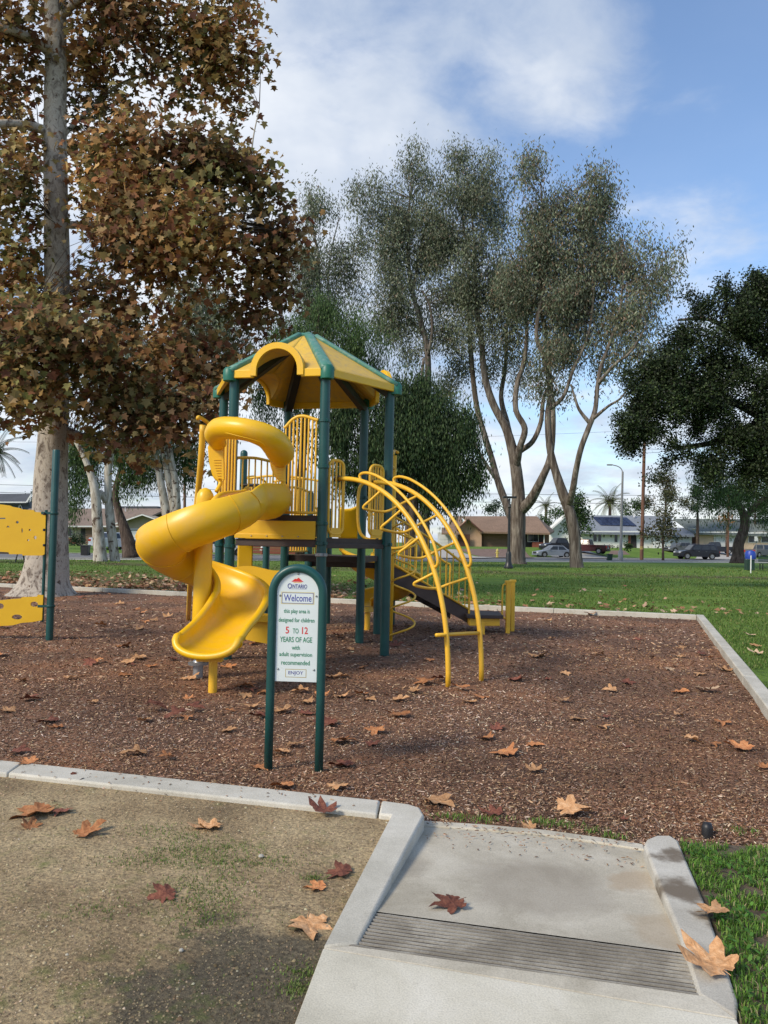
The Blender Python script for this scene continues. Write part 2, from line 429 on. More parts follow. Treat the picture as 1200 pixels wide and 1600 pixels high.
def mat_concrete(name, c1, c2, c3, stain=None):
    m, nt, b = newmat(name)
    n1 = noise_node(nt, 2.6, 7, .65, .4); n2 = noise_node(nt, 160, 3, .6); n3 = noise_node(nt, 22, 6, .7)
    c = ramp(nt, n1.outputs[0], [(.3, c1), (.5, c2), (.7, c3)])
    sp = ramp(nt, n2.outputs[0], [(.3, (.82, .82, .82)), (.6, (1.08, 1.08, 1.08))])
    col = mixc(nt, 1, c.outputs[0], sp.outputs[0], 'MULTIPLY')
    s3 = ramp(nt, n3.outputs[0], [(.62, (0, 0, 0)), (.8, (.45, .45, .45))]); col = mixc(nt, s3.outputs[0], col, (.17, .145, .12))
    if stain:
        geo = nt.nodes.new('ShaderNodeNewGeometry')
        for (cx, cy, rad, colr, am) in stain:
            wob = nt.nodes.new('ShaderNodeMix'); wob.data_type = 'RGBA'; wob.blend_type = 'ADD'; wob.inputs[0].default_value = .38
            nt.links.new(geo.outputs['Position'], wob.inputs[6]); ns = noise_node(nt, 3.2, 5, .6); nt.links.new(ns.outputs['Color'], wob.inputs[7])
            d = nt.nodes.new('ShaderNodeVectorMath'); d.operation = 'DISTANCE'; nt.links.new(wob.outputs[2], d.inputs[0]); d.inputs[1].default_value = (cx + .19, cy + .19, .25)
            mr = nt.nodes.new('ShaderNodeMapRange'); mr.interpolation_type = 'SMOOTHSTEP'; nt.links.new(d.outputs['Value'], mr.inputs[0])
            mr.inputs[1].default_value = rad; mr.inputs[2].default_value = rad * .55; mr.inputs[3].default_value = 0; mr.inputs[4].default_value = am
            col = mixc(nt, mr.outputs[0], col, colr)
    nt.links.new(col, b.inputs['Base Color']); b.inputs['Roughness'].default_value = .85; b.inputs['Specular IOR Level'].default_value = .25
    bump(nt, b, n3.outputs[0], .18, .01); bump(nt, b, n2.outputs[0], .3, .004); return m
M['mulch'] = mat_mulch(); M['dirt'] = mat_dirt(); M['lawn'] = mat_lawn()
_s1 = G(1065, 1385, .1); _s2 = G(1060, 1335, .1); _s3 = G(1085, 1430, .1); _s4 = G(840, 1390, .03); _s5 = G(600, 1330, .1); _s6 = G(1000, 1375, .05); _s7 = G(1040, 1450, .07)
M['kerb'] = mat_concrete('kerb_concrete', (.38, .36, .30), (.49, .465, .395), (.57, .545, .475))
M['kerb_wet'] = mat_concrete('kerb_concrete_stained', (.36, .335, .285), (.46, .435, .375), (.54, .515, .455),
    [(_s1.x, _s1.y, .16, (.13, .10, .07), .9), (_s2.x + .03, _s2.y, .13, (.13, .10, .07), .9), (_s3.x + .03, _s3.y, .10, (.13, .10, .07), .85)])
M['walk'] = mat_concrete('walk_concrete', (.45, .42, .335), (.57, .535, .435), (.64, .605, .51))
M['ramp'] = mat_concrete('ramp_concrete', (.34, .305, .235), (.47, .43, .345), (.56, .52, .43), [(_s4.x, _s4.y, .42, (.25, .215, .17), .5), (_s6.x, _s6.y, .16, (.36, .26, .16), .5), (_s7.x, _s7.y, .18, (.36, .27, .17), .45), (_s5.x, _s5.y, .25, (.25, .22, .18), .45)])
M['groove'] = mat_concrete('grooved_concrete', (.15, .135, .11), (.24, .22, .185), (.42, .395, .34))
M['asphalt'] = pm('asphalt', (.13, .13, .135), (.17, .17, .17), 3, .9, .3, 80)
M['drive'] = pm('driveway_concrete', (.42, .40, .36), (.36, .34, .31), 1.2, .9)
M['brown_yard'] = pm('bark_yard', (.15, .095, .07), (.20, .13, .10), 2, .95, .3, 20)

def xy(p): return (p.x, p.y)
K = .10
a0, a1, a2, a3 = G(0, 1186, K), G(300, 1217, K), G(595, 1250, K), G(640, 1256, K)      # bed side of the front kerb
b0, b1, b2, b3 = G(0, 1206, K), G(300, 1239, K), G(590, 1271, K), G(612, 1273, K)      # dirt side
fl = (b2 - b0).normalized()
a_l = a0 - fl * 11.5; b_l = b0 - fl * 11.5
ramp_in = [G(656, 1261, K), G(663, 1273, K), G(640, 1316, K), G(560, 1473, K)]
kerb_out_end = G(505, 1480, K)
BR = G(1088, 961, K)
bk = G(114, 917, K); bd = (bk - BR).normalized(); BL = BR + bd * 24
rk = G(1200, 1108, K); rd = (rk - BR).normalized()
FR = BR + rd * ((BR.y - 3.72) / -rd.y)
rn = Vector((-rd.y, rd.x, 0)); rn = rn if rn.x > 0 else -rn
bn = Vector((-bd.y, bd.x, 0)); bn = bn if bn.y > 0 else -bn

def mz(x, y):
    h = -.05 * math.exp(-((x + 1.85) ** 2 + (y - 7.25) ** 2) / .22) - .03 * math.exp(-((x - .95) ** 2 + (y - 8.4) ** 2) / .25) - .03 * math.exp(-((x - 1.9) ** 2 + (y - 12.6) ** 2) / .4)
    return h + 0.018 * noise.noise(Vector((x * 1.3, y * 1.3, 2))) + 0.010 * noise.noise(Vector((x * 4, y * 4, 8)))
def make_mulch():
    nx, ny = 190, 190
    xs = np.linspace(-15, 7.4, nx); ys = np.linspace(2.9, 25.5, ny)
    rows = [[Vector((x, y, mz(x, y) - .005)) for x in xs] for y in ys]
    o = MB().grid(rows).build('wood_chip_bed', M['mulch'], smooth=180, centre=False); return tag(o, kind='structure')
mulch_bed = make_mulch()
# outside ground: one sheet with a hole for the bed and the ramp
rampR = G(1090, 1553, K)
hole = [xy((a_l + b_l) / 2), xy((a2 + b2) / 2), xy(G(633, 1262, K)), xy(G(532, 1478, K)), xy(G(1118, 1565, K)), xy(G(1034, 1330, K)),
        (G(1060, 1314, K).x, G(1060, 1314, K).y), (FR.x + .02, FR.y), xy(BR + rn * .05 + bn * .05), xy(BL + bn * .05), (-18.0, 14.0)]
def sheet(name, outer, holes, z, mat, kind='structure', zf=None):
    loops = [[Vector((p[0], p[1], 0)) for p in l] for l in [outer] + holes]
    flat = [p for l in loops for p in l]; tri = tessellate_polygon(loops); fs = []
    for t in tri:
        A_, B_, C_ = [flat[i] for i in t]
        fs.append(t if (B_ - A_).cross(C_ - A_).z > 0 else (t[0], t[2], t[1]))
    b = MB().add([(p.x, p.y, zf(p.x, p.y) if zf else z) for p in flat], fs)
    o = b.build(name, mat, centre=False); return tag(o, kind=kind)
sheet('lawn', [(-400, -60), (400, -60), (400, 900), (-400, 900)], [hole], .06, M['lawn'])
# dirt on the left of the walk, reaching out beyond the frame
dl = G(470, 1560, K); w1 = G(505, 1481, K); wdir = (G(460, 1600, K) - w1).normalized()
w_far = w1 + wdir * 4.5
sheet('dirt_ground', [xy((a_l + b_l) / 2), (xy((a2 + b2) / 2)), xy(G(622, 1266, K)), xy(G(532, 1477, K)), (w_far.x + .1, w_far.y), (-14, w_far.y)], [], .071, M['dirt'])
# walk, ramp, grooved band
wr = G(1150, 1592, K)
wr_far = wr + wdir * 4.0
walk = MB().prism([xy(w1 - wdir * 0), xy(wr), xy(wr_far), xy(w_far)], -.1, K).build('concrete_walk', M['walk'], bevel=.006)
tag(walk, kind='structure')
def q_at(px, py, z): return G(px, py, z)
r_nl, r_nr = G(558, 1480, K - .004), G(1092, 1556, K - .004)        # near edge of the ramp, level with the walk
r_ml, r_mr = G(585, 1424, .083), G(1072, 1489, .083)               # top of the grooved band
r_fl, r_fr = G(668, 1288, .012), G(1003, 1324, .012)
def ext(a, b, k): return a + (a - b).normalized() * k
ramp_b = MB()
L0, R0 = ext(r_ml, r_mr, .08), ext(r_mr, r_ml, .08)
L1, R1 = ext(r_fl, r_fr, .05), ext(r_fr, r_fl, .05)
rows = []
for i in range(13):
    t = i / 12; a = L0.lerp(L1, t); b = R0.lerp(R1, t); z = .083 + (.012 - .083) * (t ** .85)
    a.z = b.z = z; rows.append([a.lerp(b, k / 8) for k in range(9)])
ramp_b.grid(rows)
ramp_o = ramp_b.build('concrete_ramp', M['ramp'], smooth=180); tag(ramp_o, kind='structure')
# grooved band: ribs with recessed gaps, under it a base
N0, N1 = ext(r_nl, r_nr, .03), ext(r_nr, r_nl, .03)
gb = MB(); base = MB()
NR = 11
Lb, Rb = ext(r_ml, r_mr, .03), ext(r_mr, r_ml, .03)
for i in range(NR):
    t0 = (i + .25) / NR; t1 = (i + .62) / NR
    c = [N0.lerp(Lb, t0), N1.lerp(Rb, t0), N1.lerp(Rb, t1), N0.lerp(Lb, t1)]
    zt = .096 + (.083 - .096) * ((t0 + t1) / 2)
    seg = 26; top0 = []; top1 = []
    for k in range(seg + 1):
        s_ = k / seg; j = .0022 * noise.noise(Vector((k * .7, i * 3.1, 0)))
        p = c[0].lerp(c[1], s_); q = c[3].lerp(c[2], s_); p.z = zt + j; q.z = zt + j; top0.append(p); top1.append(q)
    d0 = [Vector((p.x, p.y, p.z - .008)) + (p - q) * .10 for p, q in zip(top0, top1)]; d1 = [Vector((q.x, q.y, q.z - .008)) - (p - q) * .10 for p, q in zip(top0, top1)]
    gb.grid([d0, top0, top1, d1])
gbo = gb.build('groove_ribs', M['groove'], parent=ramp_o, smooth=30); gbo['kind'] = 'stuff'
bs = [Vector((p.x, p.y, z)) for p, z in ((N0, .090), (N1, .090), (Rb, .077), (Lb, .077))]
base.add(bs, [(0, 1, 2, 3)]).build('groove_bed', pm('packed_groove_dirt', (.022, .018, .014), (.045, .037, .028), 30, .95), parent=ramp_o)
ap = MB().prism([xy(w1 + wdir * .001 - wdir * .004), xy(wr - wdir * .004), xy(ext(r_nr, r_nl, .02)), xy(ext(r_nl, r_nr, .02))], -.05, .0985)
ap.build('ramp_apron', M['ramp'], parent=ramp_o, bevel=.003)
MB().prism([xy(ext(r_nl, r_nr, .02)), xy(ext(r_nr, r_nl, .05)), xy(R1), xy(L1)], -.2, -.06).build('sub_base', M['groove'], parent=ramp_o)
# thin flush strip closing the ramp at the chips
st = MB(); fa, fb = G(662, 1283, .02), G(1005, 1320, .02); mid = G(850, 1297, .02)
pts = [fa, G(760, 1289, .02), mid, G(930, 1308, .02), fb]; dn = (fa - r_nl); dn.z = 0; dn = dn.normalized()
poly = [xy(p) for p in pts] + [(p.x - dn.x * .07, p.y - dn.y * .07) for p in reversed(pts)]
st.prism(poly, -.06, .024).build('ramp_edge_strip', M['ramp'], parent=ramp_o, bevel=.006)

# kerbs: cast segments with open joints
kerbs = empty('kerb', (0, 4.3, 0), kind='structure')
def kseg(poly, mat='kerb', z1=K, name='kerb_segment'):
    o = MB().prism(poly, -.12, z1).build(name, M[mat], parent=kerbs, bevel=.012, smooth=40); return o
def along(a, b, c, d, t0, t1):   # segment of a band a->b (one side) and c->d (other side)
    g = .004
    return [xy(a.lerp(b, t0)), xy(a.lerp(b, t1)), xy(c.lerp(d, t1)), xy(c.lerp(d, t0))]
L_ = (a2 - a_l).length; nseg = 6
for i in range(nseg):
    g = .003 / 1
    kseg(along(a_l, a2, b_l, b2, i / nseg + g / L_, (i + 1) / nseg - g / L_))
kseg([xy(a2 + fl * .006), xy(a3), xy(ramp_in[0]), xy(ramp_in[1]), xy(ramp_in[2]), xy(ramp_in[3]), xy(kerb_out_end), xy(b3), xy(b2 + fl * .006)])
kw = .15
nb = 8; Lk = (BL - BR).length
for i in range(nb):
    p0 = BR + bd * (Lk * i / nb + .004 + (0 if i else kw)); p1 = BR + bd * (Lk * (i + 1) / nb - .004)
    if i == 0: p0 = BR + bd * .0
    kseg([xy(p0), xy(p1), xy(p1 + bn * kw), xy(p0 + bn * kw)])
Lr = (FR - BR).length; nr_ = 5
for i in range(nr_):
    p0 = BR + rd * (Lr * i / nr_ + .004); p1 = BR + rd * (Lr * (i + 1) / nr_ - .004)
    if i == 0: p0 = BR - rd * kw
    kseg([xy(p0 + rn * .006), xy(p1 + rn * .006), xy(p1 + rn * (kw + .006)), xy(p0 + rn * (kw + .006))])
rk_poly = [(1006, 1320), (1010, 1311), (1024, 1305), (1048, 1305), (1060, 1313), (1078, 1356), (1100, 1406), (1126, 1481), (1153, 1562), (1151, 1588), (1090, 1552), (1062, 1460), (1034, 1392)]
kseg([xy(G(x, y, K)) for x, y in rk_poly], 'kerb_wet')
# grass and soil patch right of the ramp
soil = pm('garden_soil', (.075, .055, .035), (.13, .10, .065), 14, .95, .8, 50)
gp = [xy(G(1062, 1316, .07)), (FR.x + .3, FR.y + .03), (FR.x + 3.5, FR.y + 1.0), (6, -1), (wr_far.x - .02, wr_far.y), xy(G(1140, 1590, .07)), xy(G(1110, 1470, .07)), xy(G(1080, 1400, .07))]
sheet('soil_patch', gp, [], .074, soil)

# street and yards beyond
sd = Vector((0.845, 0.535, 0)); sn = Vector((-0.535, 0.845, 0)); so = Vector((-18, 47, 0))
def strip(d0, d1, s0=-160, s1=260): return [xy(so + sd * s0 + sn * d0), xy(so + sd * s1 + sn * d0), xy(so + sd * s1 + sn * d1), xy(so + sd * s0 + sn * d1)]
sheet('park_path', strip(-1.9, -.35), [], .068, M['drive'])
sheet('street', strip(0, 11.2), [], .075, M['asphalt'])
kk = MB().prism(strip(-.3, 0, -60, 160), 0, .13).build('street_kerb', M['kerb']); tag(kk, kind='structure')
kk = MB().prism(strip(11.2, 11.5, -60, 160), 0, .16).build('street_kerb', M['kerb']); tag(kk, kind='structure')
def make_yards():
    rows = []
    for j in range(40):
        d = 11.5 + j * (j * .09 + .5)
        rows.append([Vector(((so + sd * s + sn * d).x, (so + sd * s + sn * d).y, yardz((so + sd * s + sn * d).x, (so + sd * s + sn * d).y) + .03)) for s in np.linspace(-90, 190, 60)])
    o = MB().grid(rows).build('front_yards', M['lawn'], smooth=180, centre=False); tag(o, kind='structure')
make_yards()
def yard_patch(name, pix, mat, dz=.05):
    """a driveway or bed draped over the yards, given by its outline seen from the park"""
    c = [GY(x, y) for x, y in pix]
    n = 10
    rows = []
    for i in range(n + 1):
        l = c[0].lerp(c[3], i / n); r_ = c[1].lerp(c[2], i / n); row = []
        for k in range(n + 1):
            p = l.lerp(r_, k / n); p.z = yardz(p.x, p.y) + dz; row.append(p)
        rows.append(row)
    o = MB().grid(rows).build(name, mat, smooth=180); return tag(o, kind='structure')
# ------------------------------------------------------------------ play structure
HC = Vector((-1.147, 10.75, 0)); HR = 1.22
def hx(k, r=HR, z=0):       # k: 0=A front, 1=B right, 2=C, 3=N back, 4=E left, 5=D
    a = R(-72 + 60 * k); return HC + Vector((math.cos(a) * r, math.sin(a) * r, z))
PA, PB, PC, PN, PE, PD = [hx(k) for k in range(6)]
ps = empty('play_structure', HC, 'yellow and dark green climbing tower with hexagonal roof, spiral slide and arched climber', 'play structure')
GR, YL, YP = M['green'], M['yellow'], M['yellow_plastic']
def post(p, ztop, r=.0635, cap=True):
    prof = [(r, -.05), (r, ztop - .03)] + ([(r * .95, ztop - .01), (r * .7, ztop + .015), (r * .25, ztop + .03)] if cap else [(r, ztop)])
    return MB().lathe(prof, (p.x, p.y, 0), 20).build('post', GR, ps, smooth=40)
def clamp(p, z, r=.076, m=None, lug=0.0, par=None):
    b = MB().lathe([(r - .006, z - .022), (r, z - .018), (r, z + .018), (r - .006, z + .022)], (p.x, p.y, 0), 18)
    b.box((p.x + (r + .012) * math.cos(lug), p.y + (r + .012) * math.sin(lug), z), (.035, .022, .034), lug)
    return b.build('clamp', m or GR, ps, smooth=40)
for p in (PA, PB, PC, PN, PE, PD): post(p, 3.60, cap=False)
dir78 = Vector((math.cos(R(78)), math.sin(R(78)), 0)) * 1.22
PC1, PN1 = PC + dir78, PN + dir78
PC2, PN2 = PC1 + dir78, PN1 + dir78
dw = Vector((-math.sin(R(78)), math.cos(R(78)), 0)) * 1.22
dwest = (PN - PC).normalized() * 1.22
PW1, PW2 = PN1 + dwest, PN2 + dwest
post(PC1, 2.25); post(PN1, 2.35); post(PC2, 1.9); post(PN2, 2.1); post(PW1, 3.05); post(PW2, 2.5)
for z, P_ in ((3.04, PA), (2.46, PA), (1.75, PA), (1.50, PA), (2.40, PB), (1.50, PB), (3.04, PD), (1.44, PD), (1.44, PE), (1.52, PC), (2.2, PC), (1.5, PN)):
    clamp(P_, z, lug=R(-60))
clamp(PB, 2.33, .078, M['metal'], R(-20)); clamp(PA, 1.36, .078, M['metal'], R(-60))
# decks
DK = M['deck']
def deck(poly, z, th=.055, skirt=.09):
    b = MB().prism([xy(p) for p in poly], z - th, z)
    n = len(poly)
    for i in range(n):
        a, c = poly[i], poly[(i + 1) % n]; m_ = (a + c) / 2; d = c - a
        inn = (sum(poly, Vector((0, 0, 0))) / n - m_); inn.z = 0; inn = inn.normalized() * .012
        b.box((m_.x + inn.x, m_.y + inn.y, z - skirt / 2 - .004), (d.length - .02, .02, skirt), math.atan2(d.y, d.x))
    return b.build('deck', DK, ps, bevel=.004)
s = .985
def sh(p, k=.975): return HC + (p - HC) * k
deck([sh(PD), sh(PA), sh(PN), sh(PE)], 1.85)
deck([sh(PA), sh(PB), sh(PC), sh(PN)], 1.57)
deck([PC + dir78 * .06, PC1 - dir78 * .03, PN1 - dir78 * .03, PN + dir78 * .06], 1.30)
deck([PC1 + dir78 * .03, PC2 - dir78 * .03, PN2 - dir78 * .03, PN1 + dir78 * .03], 1.18)
deck([PN1 + dwest * .05 + dir78 * .05, PN2 + dwest * .05 - dir78 * .05, PW2 - dir78 * .05, PW1 + dir78 * .05], 1.50)
# riser with yellow board on the slide side
def vboard(name, p, q, z0, z1, mat, off=0, th=.022, inset=.075):
    d = (q - p).normalized(); n_ = Vector((d.y, -d.x, 0)); m_ = (p + q) / 2 + n_ * off
    return MB().box((m_.x, m_.y, (z0 + z1) / 2), ((q - p).length - 2 * inset, th, z1 - z0), math.atan2(d.y, d.x)).build(name, mat, ps, bevel=.006)
vboard('kick_board', PD, PA, 1.565, 1.775, M['yellow_sheet'], .02)
vboard('kick_board_lip', PD, PA, 1.545, 1.605, M['yellow_sheet'], .036)
vboard('beam', PD, PA, 1.45, 1.54, DK, .0)
vboard('beam', PA, PB, 1.44, 1.50, DK, .0); vboard('riser', PA, PN, 1.58, 1.80, DK, 0)
for k in range(4):
    p = PD.lerp(PA, .25 + .17 * k); d = (PA - PD).normalized(); n_ = Vector((d.y, -d.x, 0))
    MB().lathe([(.010, -.004), (.009, .004), (.004, .007)], (0, 0, 0), 8).build('bolt', M['metal'], ps).location = p + n_ * .05 + Vector((0, 0, 1.575)) - HC

# ---- roof
RZ, RB_, TZ, TR = 3.585, 1.33, 4.39, .13
slope_r = lambda d: None
def facept(k, u, d, z=None):
    """point over roof face k: u along the eave, d horizontal distance inward from the eave"""
    a = hx(k, RB_); c = hx(k + 1, RB_); m_ = (a + c) / 2; e = (c - a).normalized(); inn = (HC - m_).normalized()
    ap = RB_ * math.cos(PI / 6)
    zz = RZ + .085 + (TZ - RZ - .085) * d / (ap - TR * math.cos(PI / 6)) if z is None else z
    p = m_ + e * u + inn * d; p.z = zz; return p
AP = RB_ * math.cos(PI / 6); APT = TR * math.cos(PI / 6); HWD = RB_ / 2; SLP = (TZ - RZ - .085) / (AP - APT)
def roof_face(k, dormer):
    W = lambda d: HWD * (AP - d) / AP
    Rd = .315
    b = MB(); D = AP - APT; ds = list(np.linspace(0, D, 22))
    if dormer: ds = sorted(set([round(x, 4) for x in list(np.linspace(0, Rd / SLP, 12)) + list(np.linspace(Rd / SLP, D, 10))]))
    def hw(d):
        h = SLP * d; return math.sqrt(max(0, Rd * Rd - h * h)) if h < Rd else 0
    sag = lambda u, d: -.0
    if dormer:
        for sgn in (-1, 1):
            rows = []
            for d in ds:
                lo, hi = hw(d), W(d); rows.append([facept(k, sgn * (lo + (hi - lo) * t), d) for t in np.linspace(0, 1, 5)])
            b.grid(rows, flip=sgn < 0)
    else:
        rows = [[facept(k, W(d) * t, d) for t in np.linspace(-1, 1, 7)] for d in ds]; b.grid(rows)
    o = b.build('roof_panel', M['yellow_roof'], ps, smooth=30, solid=.02)
    # eave band, broken by the dormer mouth
    e = MB(); segs = [(-HWD, HWD)] if not dormer else [(-HWD, -Rd), (Rd, HWD)]
    for s0, s1 in segs:
        e = MB()
        q = [facept(k, s0, -.012, RZ), facept(k, s1, -.012, RZ), facept(k, s1, -.012, RZ + .1), facept(k, s0, -.012, RZ + .1)]
        r_ = [facept(k, s0, .035, RZ), facept(k, s1, .035, RZ), facept(k, s1, .035, RZ + .1), facept(k, s0, .035, RZ + .1)]
        e.add(q + r_, [(0, 1, 2, 3), (7, 6, 5, 4), (4, 5, 1, 0), (3, 2, 6, 7), (1, 5, 6, 2), (4, 0, 3, 7)])
        e.build('eave_band', M['yellow_plastic'], ps, bevel=.008)
    if dormer:
        t_ = MB(); rows = []
        na = 18
        for j in range(9):
            row = []
            for i in range(na + 1):
                an = PI * i / na; h = Rd * math.sin(an); dmax = h / SLP + .01; dmin = -.03
                d = dmin + (dmax - dmin) * j / 8
                row.append(facept(k, -Rd * math.cos(an), d, RZ + .085 + h))
            rows.append(row)
        t_.grid(rows); t_.build('dormer_tunnel', M['yellow_roof'], ps, smooth=60, solid=.02)
        rim = []
        for i in range(na + 1):
            an = PI * i / na; rim.append(facept(k, -Rd * math.cos(an), -.02, RZ + .085 + Rd * math.sin(an)))
        full = [facept(k, -Rd - .0, -.02, RZ + .02)] + rim + [facept(k, Rd + .0, -.02, RZ + .02)]
        # flat hooped rim, square in section
        inn = (facept(k, 0, 1, 0) - facept(k, 0, 0, 0)).normalized(); e_ = (facept(k, 1, 0, 0) - facept(k, 0, 0, 0)).normalized()
        ctr = facept(k, 0, -.02, RZ + .085); rb = MB(); rows = []
        for p in full:
            rel = p - ctr; x = rel.dot(e_); z = rel.z
            L = math.hypot(x, max(z, 0)) or 1
            nx_, nz_ = (x / L, max(z, 0) / L) if z > 0 else ((1 if x > 0 else -1), 0)
            o_ = e_ * nx_ + Vector((0, 0, nz_))
            rows.append([p + o_ * .038 - inn * .012, p + o_ * .045 + inn * .05, p - o_ * .038 + inn * .05, p - o_ * .045 - inn * .012, p + o_ * .038 - inn * .012])
        rb.grid(rows); rb.build('dormer_rim', M['yellow_plastic'], ps, smooth=50, bevel=.006)
for k in range(6): roof_face(k, k in (5, 1, 3))
for k in range(6):
    a = hx(k, RB_ + .01); a.z = RZ + .10; t = hx(k, TR + .01); t.z = TZ + .02
    ax = (t - a); sd_ = Vector((-ax.y, ax.x, 0)).normalized()
    up = ax.cross(sd_).normalized(); up = up if up.z > 0 else -up
    b = MB(); rows = []
    for i in range(9):
        p = a.lerp(t, i / 8); wd = .085 - .03 * i / 8
        rows.append([p - sd_ * wd - up * .03, p - sd_ * wd * .8 + up * .012, p + up * .028, p + sd_ * wd * .8 + up * .012, p + sd_ * wd - up * .03])
    b.grid(rows, flip=True); b.build('hip_cover', M['green_cap'], ps, smooth=50, solid=.012)
    c = hx(k, RB_ - .03); cap = MB().lathe([(.083, RZ - .03), (.088, RZ + .02), (.086, RZ + .10), (.06, RZ + .14)], (c.x, c.y, 0), 14)
    cap.build('corner_cap', pm('green_corner_cap', (.01, .13, .085), (.015, .15, .10), 9, .45) if k == 0 else bpy.data.materials['green_corner_cap'], ps, smooth=40)
    # hip beam under the roof
    i0 = hx(k, HR - .02, RZ - .02); i1 = hx(k, .12, TZ - .07); d = i1 - i0; sdd = Vector((-d.y, d.x, 0)).normalized()
    hb = MB(); rows = []
    for i in range(5):
        p = i0.lerp(i1, i / 4); rows.append([p - sdd * .07 + Vector((0, 0, .03)), p - sdd * .05 - Vector((0, 0, .06)), p + sdd * .05 - Vector((0, 0, .06)), p + sdd * .07 + Vector((0, 0, .03))])
    hb.grid(rows).build('hip_beam', M['black'], ps, solid=.01)
MB().lathe([(TR + .03, TZ - .02), (TR + .04, TZ + .01), (TR - .01, TZ + .045), (.01, TZ + .06)], (HC.x, HC.y, 0), 6).build('roof_cap', M['green_cap'], ps)

# ---- barred guards
def guard(p, q, z0, z1, n, wid_r=.021, bar_r=.012, off=0, corner=.09, plate=False):
    d = (q - p).normalized(); nn = Vector((d.y, -d.x, 0)) * off; Ls = (q - p).length; pts = []
    def P_(s, z): v = p + d * s + nn; v = Vector((v.x, v.y, z)); return v
    for (s0, zz, sx, sz) in ((Ls, z1, -1, -1), (0, z1, 1, -1), (0, z0, 1, 1), (Ls, z0, -1, 1)):
        seq = []
        for i in range(6):
            an = i / 5 * PI / 2
            seq.append((s0 + sx * corner * (1 - math.cos(an)), zz + sz * corner * (1 - math.sin(an))))
        if (sx, sz) in ((-1, -1), (1, 1)): pass
        pts += seq if (sx * sz) > 0 else seq[::-1]
    path = [P_(s_, z_) for s_, z_ in pts]
    fr = MB().tube(path, wid_r, 8, closed=True).build('guard_frame', YL, ps, smooth=180)
    for i in range(n):
        s_ = Ls * (i + 1) / (n + 1); rod('bar', P_(s_, z0), P_(s_, z1), bar_r, YL, ps)
    if plate:
        b = MB().box(P_(Ls / 2, z0 + .02), (Ls * .7, .03, .12), math.atan2(d.y, d.x)); b.build('guard_foot', YL, ps, bevel=.005)
dAB = (PB - PA).normalized()
guard(PA + dAB * .10, PA + dAB * .36, 1.62, 2.56, 3, plate=True)
guard(PB - dAB * .36, PB - dAB * .10, 1.62, 2.56, 4, plate=True)
# slide side: tall curved guard hung on the front post
dDA = (PA - PD).normalized(); nDA = Vector((dDA.y, -dDA.x, 0))
def crest(x0, x1, zs, n, base, origin, dvec, r=.013, rail=.022):
    xs = np.linspace(x0, x1, 24); zz = np.interp(np.linspace(0, 1, 24), np.linspace(0, 1, len(zs)), zs)
    k = np.ones(5) / 5; zz = np.convolve(np.pad(zz, 2, 'edge'), k, 'valid')
    pth = [origin + dvec * x + Vector((0, 0, z)) for x, z in zip(xs, zz)]
    MB().tube(pth, rail, 8).build('top_rail', YL, ps, smooth=180)
    for i in range(n):
        x = x0 + (x1 - x0) * (i + .5) / n; z = float(np.interp(x, xs, zz)); o_ = origin + dvec * x
        rod('bar', o_ + Vector((0, 0, base)), o_ + Vector((0, 0, z)), r, YL, ps)
    pth = [origin + dvec * x0 + Vector((0, 0, base)), origin + dvec * x1 + Vector((0, 0, base))]
    MB().tube(pth, rail * .8, 8).build('bottom_rail', YL, ps, smooth=180)
LDA = (PA - PD).length
crest(LDA - .52, LDA - .07, [2.93, 3.03, 3.085, 3.10, 3.09, 3.06, 3.04], 9, 1.88, PD + nDA * .03, dDA)
crest(-.14, .10, [2.85, 2.98, 3.05, 3.07], 6, 1.88, PD + nDA * .10, dDA, .014)
dDE = (PE - PD).normalized()
crest(.07, LDA - .1, [3.04, 3.10, 3.10, 2.98], 9, 1.88, PD, dDE)
dNE = (PN - PE).normalized(); crest(.08, LDA - .1, [2.7, 2.75, 2.7], 9, 1.88, PE, dNE)
# rails of the rear decks
def flat_rail(p, q, z0, z1, n, arch=.0):
    d = (q - p).normalized(); Ls = (q - p).length
    o_ = p
    crest(.08, Ls - .08, [z1, z1 + arch, z1 + arch, z1], n, z0, o_, d, .012, .02)
flat_rail(PW1, PN1, 1.55, 2.58, 9, .05); flat_rail(PW2, PN2, 1.55, 2.62, 9, .06); flat_rail(PW1, PW2, 1.55, 2.6, 8, .06)
flat_rail(PN1, PN2, 1.25, 2.1, 8, 0); flat_rail(PN, PN1, 1.35, 2.35, 8, .03); flat_rail(PC1, PC2, 1.22, 2.1, 5)
# steering wheel panel on the tall rear post
sw = PW1 + Vector((.10, -.12, 0))
b = MB().tube([Vector((sw.x - .13, sw.y, 2.46)), Vector((sw.x + .2, sw.y, 2.46))], .028, 8)
b.box((sw.x + .12, sw.y - .03, 2.30), (.05, .03, .3)); b.tube([Vector((sw.x + .08 + .13 * math.cos(t), sw.y - .05, 2.12 + .13 * math.sin(t))) for t in np.linspace(0, 2 * PI, 20)[:-1]], .025, 6, closed=True)
b.box((sw.x + .05, sw.y - .05, 2.12), (.24, .02, .07), rot=Matrix.Rotation(.5, 3, 'Y')); b.box((sw.x + .05, sw.y - .05, 2.06), (.22, .03, .16))
b.build('steering_wheel', M['black'], ps, smooth=40)

